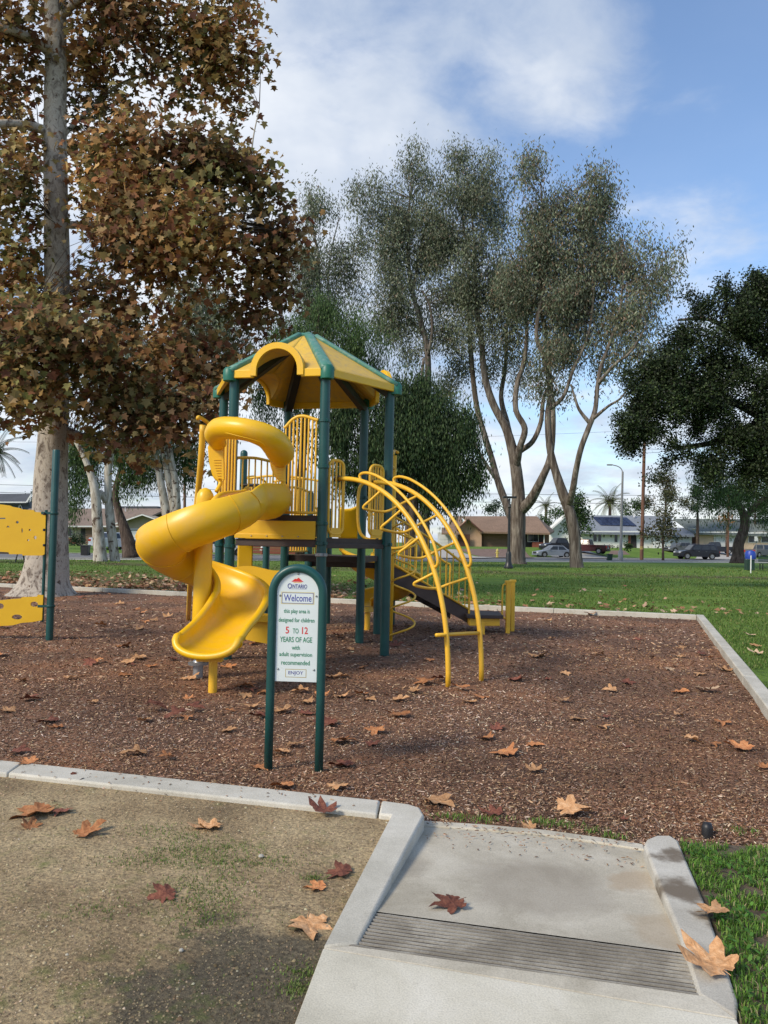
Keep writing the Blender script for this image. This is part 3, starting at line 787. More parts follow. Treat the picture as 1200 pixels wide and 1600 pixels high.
# ---- swept plastic shapes
def sweep(path, sections, name, mat, parent, up=Vector((0, 0, 1)), sides=None):
    rows = []
    n = len(path)
    for i, p in enumerate(path):
        t = (path[min(i + 1, n - 1)] - path[max(i - 1, 0)]).normalized()
        side = up.cross(t).normalized(); vv = t.cross(side).normalized()
        row = [p + side * u + vv * v for u, v in sections(i / (n - 1))]
        rows.append(row + [row[0]])
    b = MB().grid(rows)
    k = len(rows[0]) - 1
    b.f.append(tuple(range(k))[::-1]); base = (n - 1) * (k + 1); b.f.append(tuple(base + j for j in range(k)))
    return b.build(name, mat, parent, smooth=60)
def trough(a, h_out, h_in, th=.014, rr=.04, n=18, curl=0.0):
    """closed loop of a U trough with rolled rims; u>0 is the outer side. curl (degrees) bends the outer wall back over"""
    c = []
    for i in range(n + 1):
        t = i / n
        if t < .42:
            q = t / .42; c.append(Vector((-a * math.cos(q * PI / 2), h_in * (1 - math.sin(q * PI / 2) ** .85))))
        else:
            q = (t - .42) / .58; an = R(-90) + R(90 + curl) * q; rad_v = h_out / (1 + math.sin(R(max(curl, 0))))
            c.append(Vector((a * math.cos(an) if an > R(-89.9) else 0, rad_v * (1 + math.sin(an)))))
    nrm = []
    for i in range(n + 1):
        d = (c[min(i + 1, n)] - c[max(i - 1, 0)]); nrm.append(Vector((-d.y, d.x)).normalized())
    loop = [c[i] - nrm[i] * th for i in range(1, n)]
    k1 = max(0.0, 1 - curl / 40)
    ro = []; te = (c[n] - c[n - 1]).normalized(); oc = c[n] - nrm[n] * rr * .55 * k1
    a0 = math.atan2(-nrm[n].y, -nrm[n].x)
    for k in range(10):
        an = a0 - R(75) * k1 - R(0) + (R(255) - R(75) * (1 - k1)) * k / 9; ro.append(oc + Vector((math.cos(an), math.sin(an))) * (rr * (.45 + .55 * k1)))
    ci = c[0] - Vector((rr * .55, 0)); ri = []
    for k in range(10):
        an = R(0) + R(255) * k / 9; ri.append(ci + Vector((math.cos(an), math.sin(an))) * rr)
    inner = [c[i] + nrm[i] * th for i in range(n - 1, 0, -1)]
    return [(p.x, p.y) for p in loop + ro + inner + ri]
SC = Vector((-1.99, 8.52, 0)); SR = .43
slide = MB()
m0 = PD.lerp(PA, .44) + nDA * .02
pp = [Vector((m0.x, m0.y, 1.82)), Vector((m0.x + .0, m0.y - .3, 1.79)), Vector((-1.555, 8.90, 1.76))]
for an in range(0, -361, -12):
    t = (0 - an) / 360; z = 1.72 - 1.06 * (t ** .95)
    pp.append(Vector((SC.x + SR * math.cos(R(an)), SC.y + SR * math.sin(R(an)), z)))
pp += [Vector((-1.565, 8.33, .585)), Vector((-1.60, 8.10, .495)), Vector((-1.66, 7.88, .415)), Vector((-1.705, 7.70, .375)), Vector((-1.72, 7.62, .37))]
sp_path = smoothpath(pp, 3)
def sec_slide(t):
    ft = max(0, (t - .86) / .14)
    st_ = max(0, (.10 - t) / .10)
    a = .265 + .045 * ft; cu_ = 44 * max(0, min(1, (.56 - t) / .26)); ho = .41 - .075 * max(0, min(1, (t - .22) / .2)) - .095 * max(0, min(1, (t - .5) / .35)) - .10 * ft ** 2; hi = .24 - .03 * ft - .06 * ft ** 2 + .1 * st_
    return trough(a, ho, hi, .014, .042 - .004 * ft, curl=cu_)
sl = sweep(sp_path, sec_slide, 'spiral_slide', YP, ps)
def ring_at(t, r=.0045, grow=1.012):
    i = int(t * (len(sp_path) - 1)); tt = (sp_path[i + 1] - sp_path[i - 1]).normalized(); sd2 = Vector((0, 0, 1)).cross(tt).normalized(); v2 = tt.cross(sd2).normalized()
    q = sec_slide(t); q = q[:17 + 8]
    MB().tube([sp_path[i] + sd2 * u * grow + v2 * v * grow - v2 * .004 for u, v in q], r, 5).build('mould_seam', YP, sl, smooth=180)
for t in (.17, .30, .43, .56, .70, .84): ring_at(t)
# rolled lip at the exit
last = sec_slide(1.0); t_ = (sp_path[-1] - sp_path[-4]).normalized(); side = Vector((0, 0, 1)).cross(t_).normalized(); vv = t_.cross(side)
lip = []
for i in range(21):
    ph = PI * i / 20; u = -.325 * math.cos(ph); v = .16 * (1 - math.sin(ph) ** .8); ex = .11 * math.sin(ph) ** .7
    lip.append(sp_path[-1] + side * u + vv * (v + .02) + t_ * (ex - .02))
fl_ = MB(); rows = []
for j in range(5):
    q = j / 4; rows.append([(sp_path[-1] + side * (-.305 * math.cos(PI * i / 20)) + vv * (.15 * (1 - math.sin(PI * i / 20) ** .8) + .012)).lerp(lip[i], q) for i in range(21)])
fl_.grid(rows).build('slide_exit_floor', YP, sl, smooth=180, solid=.02)
lip = [lip[0] - t_ * .10] + lip + [lip[-1] - t_ * .10]
MB().tube(lip, .037, 10).build('slide_lip', YP, sl, smooth=180)
# hood over the slide mouth: a fat band bulging towards the lawn, drooping at both ends
def px3(px, py, Y): return A(px, py, Y)
hood = [A(341, 694, 9.28), A(337, 680, 9.10), A(345, 670, 8.95), A(365, 669, 8.82), A(392, 673, 8.76), A(416, 682, 8.82), A(430, 693, 8.95), A(437, 706, 9.12), A(436, 716, 9.3)]
hp = smoothpath(hood, 6); rs = lerp_list([.10, .135, .150, .150, .150, .165, .185, .18, .13], len(hp))
MB().tube(hp, rs, 18, flat=.86).build('slide_hood', YP, sl, smooth=180)
# seams of the moulding seen as thin raised lines
for seam in ([(352, 676, 8.68), (380, 683, 8.60), (405, 690, 8.62), (415, 697, 8.68)], [(405, 670, 8.68), (425, 678, 8.70), (438, 682, 8.82), (448, 683, 8.90)]):
    MB().tube(smoothpath([A(*q) for q in seam], 4), .0035, 5).build('mould_seam', YP, sl, smooth=180)
# ribbed side wings of the slide mouth
def wing(pix, Y, ribs, flip):
    pts = [A(x, y, Y) for x, y in pix]; c = sum(pts, Vector((0, 0, 0))) / len(pts); n = len(pts); b = MB()
    off = Vector((0, .03, 0))
    b.add([p - off for p in pts] + [p + off for p in pts], [tuple(range(n)), tuple(range(2 * n - 1, n - 1, -1))] + [(i, (i + 1) % n, n + (i + 1) % n, n + i) for i in range(n)])
    o = b.build('slide_wing', YP, sl, bevel=.012)
    for i in range(ribs):
        y = pix[0][1] + 22 + i * 4.1; x0, x1 = flip(y)
        rod('rib', A(x0, y, Y) - off * 1.15, A(x1, y, Y) - off * 1.15, .0045, YP, sl, 6)
wing([(328, 697), (348, 690), (349, 748), (340, 747), (334, 738), (330, 722)], 9.30, 9, lambda y: (335 + max(0, (y - 725) * .3), 346))
wing([(423, 705), (444, 700), (445, 751), (439, 751), (431, 741), (425, 726)], 9.35, 8, lambda y: (429 + max(0, (y - 728) * .35), 443))
MB().tube(smoothpath([A(328, 697, 9.32), A(330, 722, 9.32), A(336, 744, 9.32), A(344, 752, 9.32), A(343, 759, 9.3), A(338, 768, 9.25)], 4), .026, 8).build('wing_tube', YP, sl, smooth=180)
MB().tube(smoothpath([A(424, 708, 9.38), A(426, 728, 9.38), A(433, 744, 9.38), A(442, 752, 9.38), A(441, 760, 9.35), A(436, 769, 9.3)], 4), .026, 8).build('wing_tube', YP, sl, smooth=180)
# column, foot flange and exit support
MB().lathe([(.100, .34), (.105, .36), (.098, .9), (.098, 1.90), (.098, 1.97), (.088, 2.03), (.058, 2.075), (.015, 2.095)], (SC.x, SC.y, 0), 24).build('slide_column', YP, sl, smooth=50)
MB().lathe([(.11, .24), (.125, .25), (.12, .34), (.10, .36)], (SC.x - .02, SC.y, 0), 20).build('slide_column', YP, sl, smooth=50)
MB().lathe([(.055, -.03), (.055, .14), (.11, .145), (.112, .17), (.06, .175), (.03, .24)], (SC.x - .02, SC.y, 0), 18).build('slide_footing', M['metal'], sl, smooth=40)
fpx = G(332, 1079, 0)
MB().lathe([(.044, -.04), (.044, .30)], (fpx.x, fpx.y, 0), 14).build('slide_leg', YL, sl, smooth=40)
MB().box((fpx.x - .04, fpx.y + .02, .315), (.26, .10, .05)).build('slide_bracket', YL, sl, bevel=.006)
MB().tube([Vector((fpx.x, fpx.y, .05)), Vector((fpx.x, fpx.y, .05))], .001, 3)

# ---- left curved pole
pl = smoothpath([A(330, 665, 9.9), A(320, 657, 9.75), A(311, 652, 9.6), A(309, 654, 9.55)], 5)
MB().tube(pl, .026, 8).build('pole_arm', YL, ps, smooth=180)
lp = G(292, 968, 0)
MB().tube(smoothpath([A(317, 664, 9.62), A(314, 720, 9.75), A(308, 785, 10.1), A(299, 880, 10.6), Vector((lp.x, lp.y + .1, -.03))], 5), .040, 10).build('side_pole', YL, ps, smooth=180)

# ---- arched climber
T1, T2 = PA.lerp(PB, .23), PA.lerp(PB, .76)
F1, F2 = G(700, 1069, 0), G(752, 1060, 0)
ZT = 2.33
def arcpt(T, Fp, s_, off=0.0):
    an = s_ * PI / 2; d = Fp - T; d.z = 0; L = d.length; e = d.normalized()
    hx_ = L * math.sin(an) ** .96; zz = ZT * (math.cos(an) ** .90 if s_ < 1 else 0)
    nrm = Vector((e.x * math.sin(an), e.y * math.sin(an), 0)) * 1.0 + Vector((0, 0, math.cos(an)))
    nrm = nrm.normalized()
    return Vector((T.x + e.x * hx_, T.y + e.y * hx_, zz)) + nrm * off
for T, Fp in ((T1, F1), (T2, F2)):
    pth = [arcpt(T, Fp, i / 30) for i in range(30)] + [Vector((Fp.x, Fp.y, .12)), Vector((Fp.x, Fp.y, -.05))]
    MB().tube(pth, .029, 12).build('climber_rail', YL, ps, smooth=180)
    e = (Fp - T).normalized(); rod('end_cap', pth[0] - e * .06, pth[0] + e * .01, .042, M['black'], ps, 12)
    hr = [arcpt(T, Fp, .13, .0), arcpt(T, Fp, .12, .07), arcpt(T, Fp, .15, .115)] + [arcpt(T, Fp, q, .13) for q in np.linspace(.2, .60, 9)] + [arcpt(T, Fp, .65, .10), arcpt(T, Fp, .665, .05), arcpt(T, Fp, .66, 0)]
    MB().tube(smoothpath(hr, 4), .0185, 8).build('hand_rail', YL, ps, smooth=180)
ein = -(((F1 + F2) / 2 - (T1 + T2) / 2)); ein.z = 0; ein = ein.normalized()
for s_, dpt, dn_ in ((.28, .22, .20), (.42, .26, .22), (.56, .26, .20), (.70, .24, .14)):
    a_, c_ = arcpt(T1, F1, s_ - .02), arcpt(T2, F2, s_)
    q1 = a_ + ein * dpt * .9 - Vector((0, 0, dn_)) ; q2 = a_.lerp(c_, .45) + ein * dpt - Vector((0, 0, dn_ + .03))
    e12 = (c_ - a_).normalized()
    q1 = q1 - e12 * .10
    pth = smoothpath([a_, a_.lerp(q1, .6), q1 + e12 * .0, q1 + e12 * .05 - Vector((0, 0, .03)), q2, q2.lerp(c_, .5), c_], 5)
    MB().tube(pth, .0165, 8).build('rung', YL, ps, smooth=180)
a_, c_ = arcpt(T1, F1, .875), arcpt(T2, F2, .88); e12 = (c_ - a_).normalized()
MB().tube([a_ - e12 * .17, a_, c_], .021, 8).build('rung', YL, ps, smooth=180)

# ---- coil climber with its pole beside the right post
cp = Vector((.14, 12.1, 0)); cc = cp + Vector((.19, 0, 0))
MB().tube([(cp.x, cp.y, -.04), (cp.x + .01, cp.y, 2.9)], .036, 10).build('coil_pole', YL, ps, smooth=180)
MB().tube(smoothpath([(cp.x + .06, cp.y, 2.95), (cp.x + .0, cp.y - .02, 2.97), (PB.x + .06, PB.y + .1, 2.75)], 4), .024, 8).build('pole_arm', YL, ps, smooth=180)
MB().tube([(cp.x, cp.y, 2.7), (PB.x + .05, PB.y + .1, 2.58)], .022, 8).build('pole_arm', YL, ps, smooth=180)
hel = []
turns = 4.3
for i in range(int(turns * 22) + 1):
    an = PI + 2 * PI * i / 22; hel.append(Vector((cc.x + .19 * math.cos(an), cc.y + .19 * math.sin(an), .06 + .42 * i / 22)))
MB().tube(hel, .016, 7).build('coil', YL, ps, smooth=180)
# looped hand hold and bent seat panel between decks, seen past the climber
MB().tube(smoothpath([A(575, 752, 11.2), A(562, 762, 11.2), A(559, 800, 11.2), A(562, 830, 11.2), A(573, 842, 11.2), A(588, 843, 11.2)], 5), .024, 8).build('loop_handle', YL, ps, smooth=180)
MB().tube(smoothpath([A(612, 780, 10.9), A(604, 805, 10.9), A(594, 840, 10.9), A(600, 856, 10.9), A(630, 855, 10.9), A(648, 843, 10.9), A(668, 868, 10.9)], 5), .022, 8).build('loop_handle', YL, ps, smooth=180)
# wavy slide entrance at the back
b = MB(); rows = []
for i in range(14):
    t = i / 13; row = []
    for px_, py_ in ((531, 792), (536, 796), (548, 795), (558, 791), (566, 770)):
        p = A(px_, py_ + 0, 13.2); q = A(px_ - 4, 842, 13.2); row.append(p.lerp(q, t) + Vector((.0, .25 * math.sin(t * PI) * 0 + .3 * t, 0)))
    rows.append(row)
b.grid(rows).build('seat_panel', YP, ps, smooth=180, solid=.03)

# ---- play panel below the slide deck, with an arched hole
def plate(outline, holes, th, origin, ex, ez, name, mat, parent, bevel=0):
    """flat board with real holes; outline/holes in (u,v) metres on the plane origin+ex*u+ez*v"""
    nrm = ex.cross(ez).normalized(); loops = [outline] + holes; flat = [p for l in loops for p in l]
    tri = tessellate_polygon([[Vector((u, v, 0)) for u, v in l] for l in loops])
    V = [origin + ex * u + ez * v + nrm * th / 2 for u, v in flat] + [origin + ex * u + ez * v - nrm * th / 2 for u, v in flat]
    n = len(flat); fs = []
    for t in tri:
        a, b_, c = [Vector((*flat[i], 0)) for i in t]; 
        if (b_ - a).cross(c - a).z < 0: t = (t[0], t[2], t[1])
        fs.append(tuple(t)); fs.append((t[0] + n, t[2] + n, t[1] + n))
    k = 0
    for l in loops:
        m = len(l)
        for i in range(m): fs.append((k + i, k + i + n, k + (i + 1) % m + n, k + (i + 1) % m))
        k += m
    return MB().add(V, fs).build(name, mat, parent, smooth=None)
def oval(cx, cy, rx, ry, n=18): return [(cx + rx * math.cos(2 * PI * i / n), cy + ry * math.sin(2 * PI * i / n)) for i in range(n)]
W_ = LDA - .16
top = [(W_ * t, 1.17 + .025 * math.sin(t * 9)) for t in np.linspace(1, 0, 18)]
arch = [(.16 + .0, .60)] + [(.36 - .20 * math.cos(t), .66 + .30 * math.sin(t)) for t in np.linspace(0, PI, 14)] + [(.56, .60)]
arch2 = [(u + .42, v) for u, v in arch]
plate([(0, .30), (W_ * .25, .25), (W_ * .5, .22), (W_ * .75, .25), (W_, .30)] + top, [arch], .05, PD + dDA * .08 + nDA * .0, dDA, Vector((0, 0, 1)), 'play_panel', M['yellow_sheet'], ps)
MB().tube([PD + dDA * (.08 + u) + nDA * .03 + Vector((0, 0, v)) for u, v in arch], .022, 8).build('panel_arch_rim', M['yellow_sheet'], ps, smooth=180)
vboard('play_panel_ledge', PD, PA, .50, .58, M['yellow_sheet'], .06, .10)
MB().box((PE.x + .35, PE.y + .1, .95), (.22, .04, 1.1), .3).build('tunnel_panel', M['yellow_plastic'], ps, bevel=.03)

# ---- second spiral slide behind, stair, transfer platform
c2 = Vector((-.05, 13.75, 0)); pp = []
for an in range(170, 480, 14):
    t = (an - 170) / 310; pp.append(Vector((c2.x + .42 * math.cos(R(an)), c2.y + .42 * math.sin(R(an)), 1.12 - .85 * t)))
pp = [p for p in pp]
sweep([p for p in reversed(pp)], lambda t: trough(.26, .32, .2, .014, .038, 12), 'rear_spiral_slide', YP, ps)
MB().lathe([(.09, .3), (.09, 1.2)], (c2.x, c2.y, 0), 14).build('slide_column', YP, ps, smooth=40)
MB().lathe([(.05, -.03), (.05, .3), (.11, .31), (.09, .4)], (c2.x - .2, c2.y - .3, 0), 12).build('slide_leg', YL, ps, smooth=40)
s0 = A(603, 884, 13.0); s1 = Vector((1.50, 13.45, .33)); s0.z = 1.17
sdv = (s1 - s0); hz = Vector((sdv.x, sdv.y, 0)).normalized(); across = Vector((-hz.y, hz.x, 0))
for k in (-.02, .82):
    o0 = s0 + across * k; b = MB(); o1 = s1 + across * k
    q = [o0 + Vector((0, 0, .02)), o1 + Vector((0, 0, .06)), o1 - Vector((0, 0, .18)), o0 - Vector((0, 0, .26))]
    b.add([v - across * .018 for v in q] + [v + across * .018 for v in q], [(0, 1, 2, 3), (7, 6, 5, 4), (0, 4, 5, 1), (1, 5, 6, 2), (2, 6, 7, 3), (3, 7, 4, 0)]).build('stringer', DK, ps)
for i in range(7):
    p = s0.lerp(s1, (i + .4) / 7) + across * .4; MB().box((p.x, p.y, p.z - .05), (.24, .80, .035), math.atan2(hz.y, hz.x)).build('tread', DK, ps)
for k in (-.05, .85):
    o0 = s0 + across * k + Vector((0, 0, .06)); o1 = s1 + across * k + Vector((0, 0, .06)); up = Vector((0, 0, .80))
    o1b = o1 + Vector((0, 0, .0))
    MB().tube(smoothpath([o0 + up + hz * .0, o0.lerp(o1, .5) + up, o1 + up - hz * .12, o1 + up * .92, o1 + up * .6, o1 - Vector((0, 0, .25))], 4), .021, 8).build('stair_rail', YL, ps, smooth=180)
    MB().tube([o0, o1], .017, 8).build('bottom_rail', YL, ps, smooth=180)
    for i in range(13):
        p = o0.lerp(o1, (i + .3) / 13); rod('baluster', p, p + up * (1 if i < 12 else .95), .0115, YL, ps, 6)
tp = Vector((1.78, 13.55, 0))
MB().prism([(tp.x - .33, tp.y - .42), (tp.x + .30, tp.y - .36), (tp.x + .34, tp.y + .45), (tp.x - .33, tp.y + .45)], .26, .32).build('transfer_platform', DK, ps, bevel=.008)
MB().prism([(tp.x - .28, tp.y - .36), (tp.x + .25, tp.y - .30), (tp.x + .28, tp.y + .38), (tp.x - .28, tp.y + .38)], .13, .255).build('platform_skirt', YL, ps, bevel=.008)
MB().box((tp.x - .05, tp.y - .34, .07), (.07, .05, .24)).build('platform_leg', YL, ps)
gpo = G(793, 989, 0)
for dx, dy in ((0, 0), (.13, .30)):
    q = Vector((gpo.x + dx, gpo.y + dy, 0)); MB().box((q.x, q.y, .42), (.075, .06, .90), .2).build('platform_guard', YL, ps, bevel=.012)
    MB().box((q.x, q.y, .885), (.11, .07, .05), .2).build('guard_cap', YL, ps, bevel=.01)
MB().tube(smoothpath([(gpo.x - .02, gpo.y, .84), (gpo.x - .09, gpo.y, .82), (gpo.x - .10, gpo.y, .60), (gpo.x - .10, gpo.y, .35), (gpo.x - .07, gpo.y, .26), (gpo.x, gpo.y, .25)], 4), .016, 7).build('grip_loop', YL, ps, smooth=180)

# ------------------------------------------------------------------ climbing wall at the left edge
cb = G(77, 1000, 0)
cw = empty('climbing_wall', (cb.x, cb.y, 0), 'dark green post with two yellow climbing boards cut off by the left edge of the photo', 'climbing wall')
ct = A(90, 703, cb.y)
MB().lathe([(.052, -.05), (.052, ct.z - .02), (.045, ct.z)], (cb.x, cb.y, 0), 18).build('post', GR, cw, smooth=40)
zb0, zb1 = A(69, 972, cb.y - .05).z, A(76, 797, cb.y).z
MB().lathe([(.022, zb0), (.022, zb1)], (cb.x - .115, cb.y, 0), 12).build('side_bar', GR, cw, smooth=40)
for py_ in (802, 947):
    z = A(80, py_, cb.y).z; c = MB().lathe([(.06, z - .018), (.066, z), (.06, z + .018)], (cb.x, cb.y, 0), 16); c.box((cb.x - .09, cb.y - .03, z), (.16, .035, .035)); c.build('clamp', GR, cw, smooth=40)
Yb = cb.y - .03
def uv(px, py): p = A(px, py, Yb); return (p.x - cb.x, p.z)
ox = Vector((cb.x, Yb, 0)); ex = Vector((1, 0, 0)); ez = Vector((0, 0, 1))
up_out = [(-70, 870), (0, 862), (14, 863), (15, 866), (35, 866), (36, 868), (66, 868), (70, 866), (72, 801), (55, 800), (53, 797), (35, 796), (32, 794), (20, 792), (16, 790), (0, 788), (-60, 786)]
hol = [[uv(x, y) for x, y in ((10, 824), (13, 821), (16, 824))], [uv(x, y) for x, y in oval(27.5, 816, 2.4, 2.2, 10)], [uv(x, y) for x, y in oval(35, 829, 1.2, 3.8, 8)], [uv(x, y) for x, y in oval(47, 828, 1.8, 1.8, 8)],
       [uv(x, y) for x, y in oval(44.5, 844, 1.8, 1.8, 8)], [uv(x, y) for x, y in oval(55.5, 840, 2.4, 3, 10)], [uv(x, y) for x, y in ((-8, 811), (-8, 809), (9, 809), (9, 811))], [uv(x, y) for x, y in oval(-25, 825, 5, 4, 12)]]
plate([uv(*p) for p in up_out], hol, .025, ox, ex, ez, 'climbing_board', M['yellow_sheet'], cw)
lo_out = [(-70, 975), (0, 978), (20, 977), (35, 973), (50, 972), (66, 969), (68, 930), (60, 929), (58, 932), (35, 933), (33, 935), (18, 936), (0, 938), (-60, 939)]
plate([uv(*p) for p in lo_out], [[uv(x, y) for x, y in oval(1, 947, 5.5, 4.5)], [uv(x, y) for x, y in oval(27, 964, 8, 4)], [uv(x, y) for x, y in oval(54, 944, 6, 4.2)], [uv(x, y) for x, y in oval(-30, 962, 8, 4)]], .025, ox, ex, ez, 'climbing_board', M['yellow_sheet'], cw)
for py_ in (803, 828, 852):
    p = A(69.5, py_, Yb - .03); MB().lathe([(.0, 0), (.018, .004), (.02, .02), (.018, .036), (.0, .04)], (p.x, p.y - .01, p.z - .02), 10).build('knob', M['black'], cw, smooth=60)

# ------------------------------------------------------------------ welcome sign
gl, gr_ = G(419, 1203, 0), G(498, 1206, 0)
sg = empty('welcome_sign', (gl + gr_) / 2, 'white play area sign in an arched dark green tube frame', 'sign')
ux = (gr_ - gl).normalized(); sw_ = (gr_ - gl).length; mid = (gl + gr_) / 2
ztop = A(466, 881, mid.y).z - .03; rad = sw_ / 2
pth = [gl - Vector((0, 0, .08)), gl + Vector((0, 0, .5)), gl + Vector((0, 0, ztop - rad - .05))] + [mid - ux * rad * math.cos(t) + Vector((0, 0, ztop - rad + rad * math.sin(t))) for t in np.linspace(0, PI, 21)] + [gr_ + Vector((0, 0, ztop - rad - .05)), gr_ + Vector((0, 0, .5)), gr_ - Vector((0, 0, .08))]
MB().tube(pth, .0295, 16).build('frame', GR, sg, smooth=180)
zb = A(463, 1065, mid.y).z; zt = A(466, 892, mid.y).z; hw_ = sw_ / 2 - .030
zspr = zt - hw_
out_ = [(-hw_, zb), (hw_, zb), (hw_, zspr)] + [(hw_ * math.cos(t), zspr + (zt - zspr) * math.sin(t)) for t in np.linspace(0, PI, 25)[1:-1]] + [(-hw_, zspr)]
nf = ux.cross(Vector((0, 0, 1)))    # faces the camera
so_ = mid + nf * .0
plate(out_, [], .006, Vector((so_.x, so_.y, 0)), ux, Vector((0, 0, 1)), 'sign_plate', M['white_sign'], sg)
def flatmat(n, c): return pm(n, c, c, 3, .4)
ink = {'blue': flatmat('blue_print', (.045, .055, .32)), 'green': flatmat('green_print', (.05, .24, .13)), 'red': flatmat('red_print', (.62, .035, .03)),
       'gold': flatmat('gold_print', (.42, .33, .12)), 'orange': flatmat('orange_print', (.85, .42, .04)), 'lilac': flatmat('pale_lilac_print', (.62, .66, .78)), 'navy': flatmat('navy_print', (.06, .06, .26)), 'cream': flatmat('pale_gold_print', (.60, .55, .32))}
H_ = zt - zb
def sz(py): return zt - (py - 892) / (1065 - 892) * H_       # sign height from photo row
def text(txt, u, z, height, width, mat, name='lettering', sx=None, bold=0.0):
    cu = bpy.data.curves.new('t', 'FONT'); cu.body = txt; cu.size = 1; cu.align_x = 'CENTER'; cu.align_y = 'CENTER'; cu.resolution_u = 3; cu.offset = .012
    to = bpy.data.objects.new('t', cu); COL.objects.link(to)
    dg = bpy.context.evaluated_depsgraph_get(); me = bpy.data.meshes.new_from_object(to.evaluated_get(dg))
    COL.objects.unlink(to); bpy.data.objects.remove(to)
    xs = [v.co.x for v in me.vertices]; ys = [v.co.y for v in me.vertices]
    w0 = max(xs) - min(xs); h0 = max(ys) - min(ys); cx = (max(xs) + min(xs)) / 2; cy = (max(ys) + min(ys)) / 2
    kx = width / w0; ky = height / h0; b = MB()
    base = mid + nf * .0046 + ux * u + Vector((0, 0, z))
    vsl = [base + ux * ((v.co.x - cx) * kx) + Vector((0, 0, (v.co.y - cy) * ky)) for v in me.vertices]
    b.add(vsl, [tuple(p.vertices) for p in me.polygons]); o = b.build(name, mat, sg); return o
def rectl(u0, u1, z0, z1, mat, name='print', off=.0036):
    base = mid + nf * off
    b = MB().add([base + ux * u + Vector((0, 0, z)) for u, z in ((u0, z0), (u1, z0), (u1, z1), (u0, z1))], [(0, 1, 2, 3)]); return b.build(name, mat, sg)
def poly_l(pts, mat, name, off=.0042):
    base = mid + nf * off; b = MB().add([base + ux * u + Vector((0, 0, z)) for u, z in pts], [tuple(range(len(pts)))]); return b.build(name, mat, sg)
pxm = hw_ * 2 / 67.0
rectl(-27 * pxm, 27 * pxm, sz(944.5), sz(925), ink['cream'], 'banner_border', .0034)
rectl(-25.5 * pxm, 25.5 * pxm, sz(943.2), sz(926.4), ink['navy'], 'banner_line', .0037)
rectl(-24.6 * pxm, 24.6 * pxm, sz(942.4), sz(927.2), M['white_sign'], 'banner', .0041)
text('Welcome', 0, sz(934.6), 11.5 * pxm * .97, 45 * pxm, ink['blue'])
for t_, py_, wpx, hpx, c_ in (('this play area is', 956, 42, 8.6, 'green'), ('designed for children', 970, 58, 9, 'green'), ('YEARS OF AGE', 999.5, 52, 8.6, 'green'), ('with', 1012, 13, 7, 'green'),
                              ('adult supervision', 1023.5, 53, 8.6, 'green'), ('recommended', 1035.5, 46, 7.4, 'green')):
    text(t_, -1 * pxm, sz(py_), hpx * pxm, wpx * pxm, ink[c_])
text('5', -15.5 * pxm, sz(985), 11 * pxm, 5.5 * pxm, ink['red']); text('TO', -2 * pxm, sz(986), 8.2 * pxm, 9.5 * pxm, ink['green']); text('12', 13 * pxm, sz(985), 11 * pxm, 9.5 * pxm, ink['red'])
rectl(-17 * pxm, 17 * pxm, sz(1058.5), sz(1045.5), ink['gold'], 'banner_border', .0034); rectl(-16 * pxm, 16 * pxm, sz(1057.6), sz(1046.4), M['white_sign'], 'banner', .0040)
text('ENJOY', 0, sz(1052), 7 * pxm, 24 * pxm, ink['navy'])
# city emblem: red mountain in front of an orange sunburst, city name under it
cx_ = -1 * pxm
for k in range(7):
    a = R(30 + 20 * k); a1_, a2_ = a - R(6.5), a + R(6.5); r0, r1 = 2.0 * pxm, 8.8 * pxm
    poly_l([(cx_ + r0 * math.cos(a2_), sz(908) + r0 * math.sin(a2_)), (cx_ + r0 * math.cos(a1_), sz(908) + r0 * math.sin(a1_)), (cx_ + r1 * math.cos(a), sz(908) + r1 * math.sin(a))], ink['orange'], 'sun_ray', .0038)
poly_l([(cx_ - 10 * pxm, sz(909)), (cx_ + 10 * pxm, sz(909)), (cx_ + 5 * pxm, sz(905.5)), (cx_ + 1.5 * pxm, sz(902.5)), (cx_ - 1.5 * pxm, sz(905)), (cx_ - 4 * pxm, sz(904.3))], ink['red'], 'mountain', .0044)
poly_l([(cx_ - 7 * pxm, sz(910.6)), (cx_ + 8 * pxm, sz(910.6)), (cx_ + 6 * pxm, sz(909.8)), (cx_ - 6 * pxm, sz(909.8))], ink['orange'], 'mountain_foot', .0042)
text('O', cx_ - 12.3 * pxm, sz(915.8), 8.2 * pxm, 7.2 * pxm, ink['navy']); text('NTARIO', cx_ + 4.0 * pxm, sz(916.2), 6.6 * pxm, 23.5 * pxm, ink['navy'])
rectl(cx_ - 14 * pxm, cx_ + 15 * pxm, sz(920.6), sz(920.2), ink['navy'], 'rule')
for u, py_ in ((0, 896.5), (-28.5, 931), (30, 931), (-29, 1046), (29, 1046)):
    c = mid + nf * .004 + ux * u * pxm + Vector((0, 0, sz(py_)))
    b = MB(); rr_ = .0075
    rows = [[c + ux * (rr_ * q * math.cos(a)) + Vector((0, 0, rr_ * q * math.sin(a))) + nf * (.006 * math.sqrt(max(0, 1 - q * q))) for a in np.linspace(0, 2 * PI, 13)] for q in (1, .8, .45, .02)]
    b.grid(rows).build('bolt', M['metal'], sg, smooth=180)
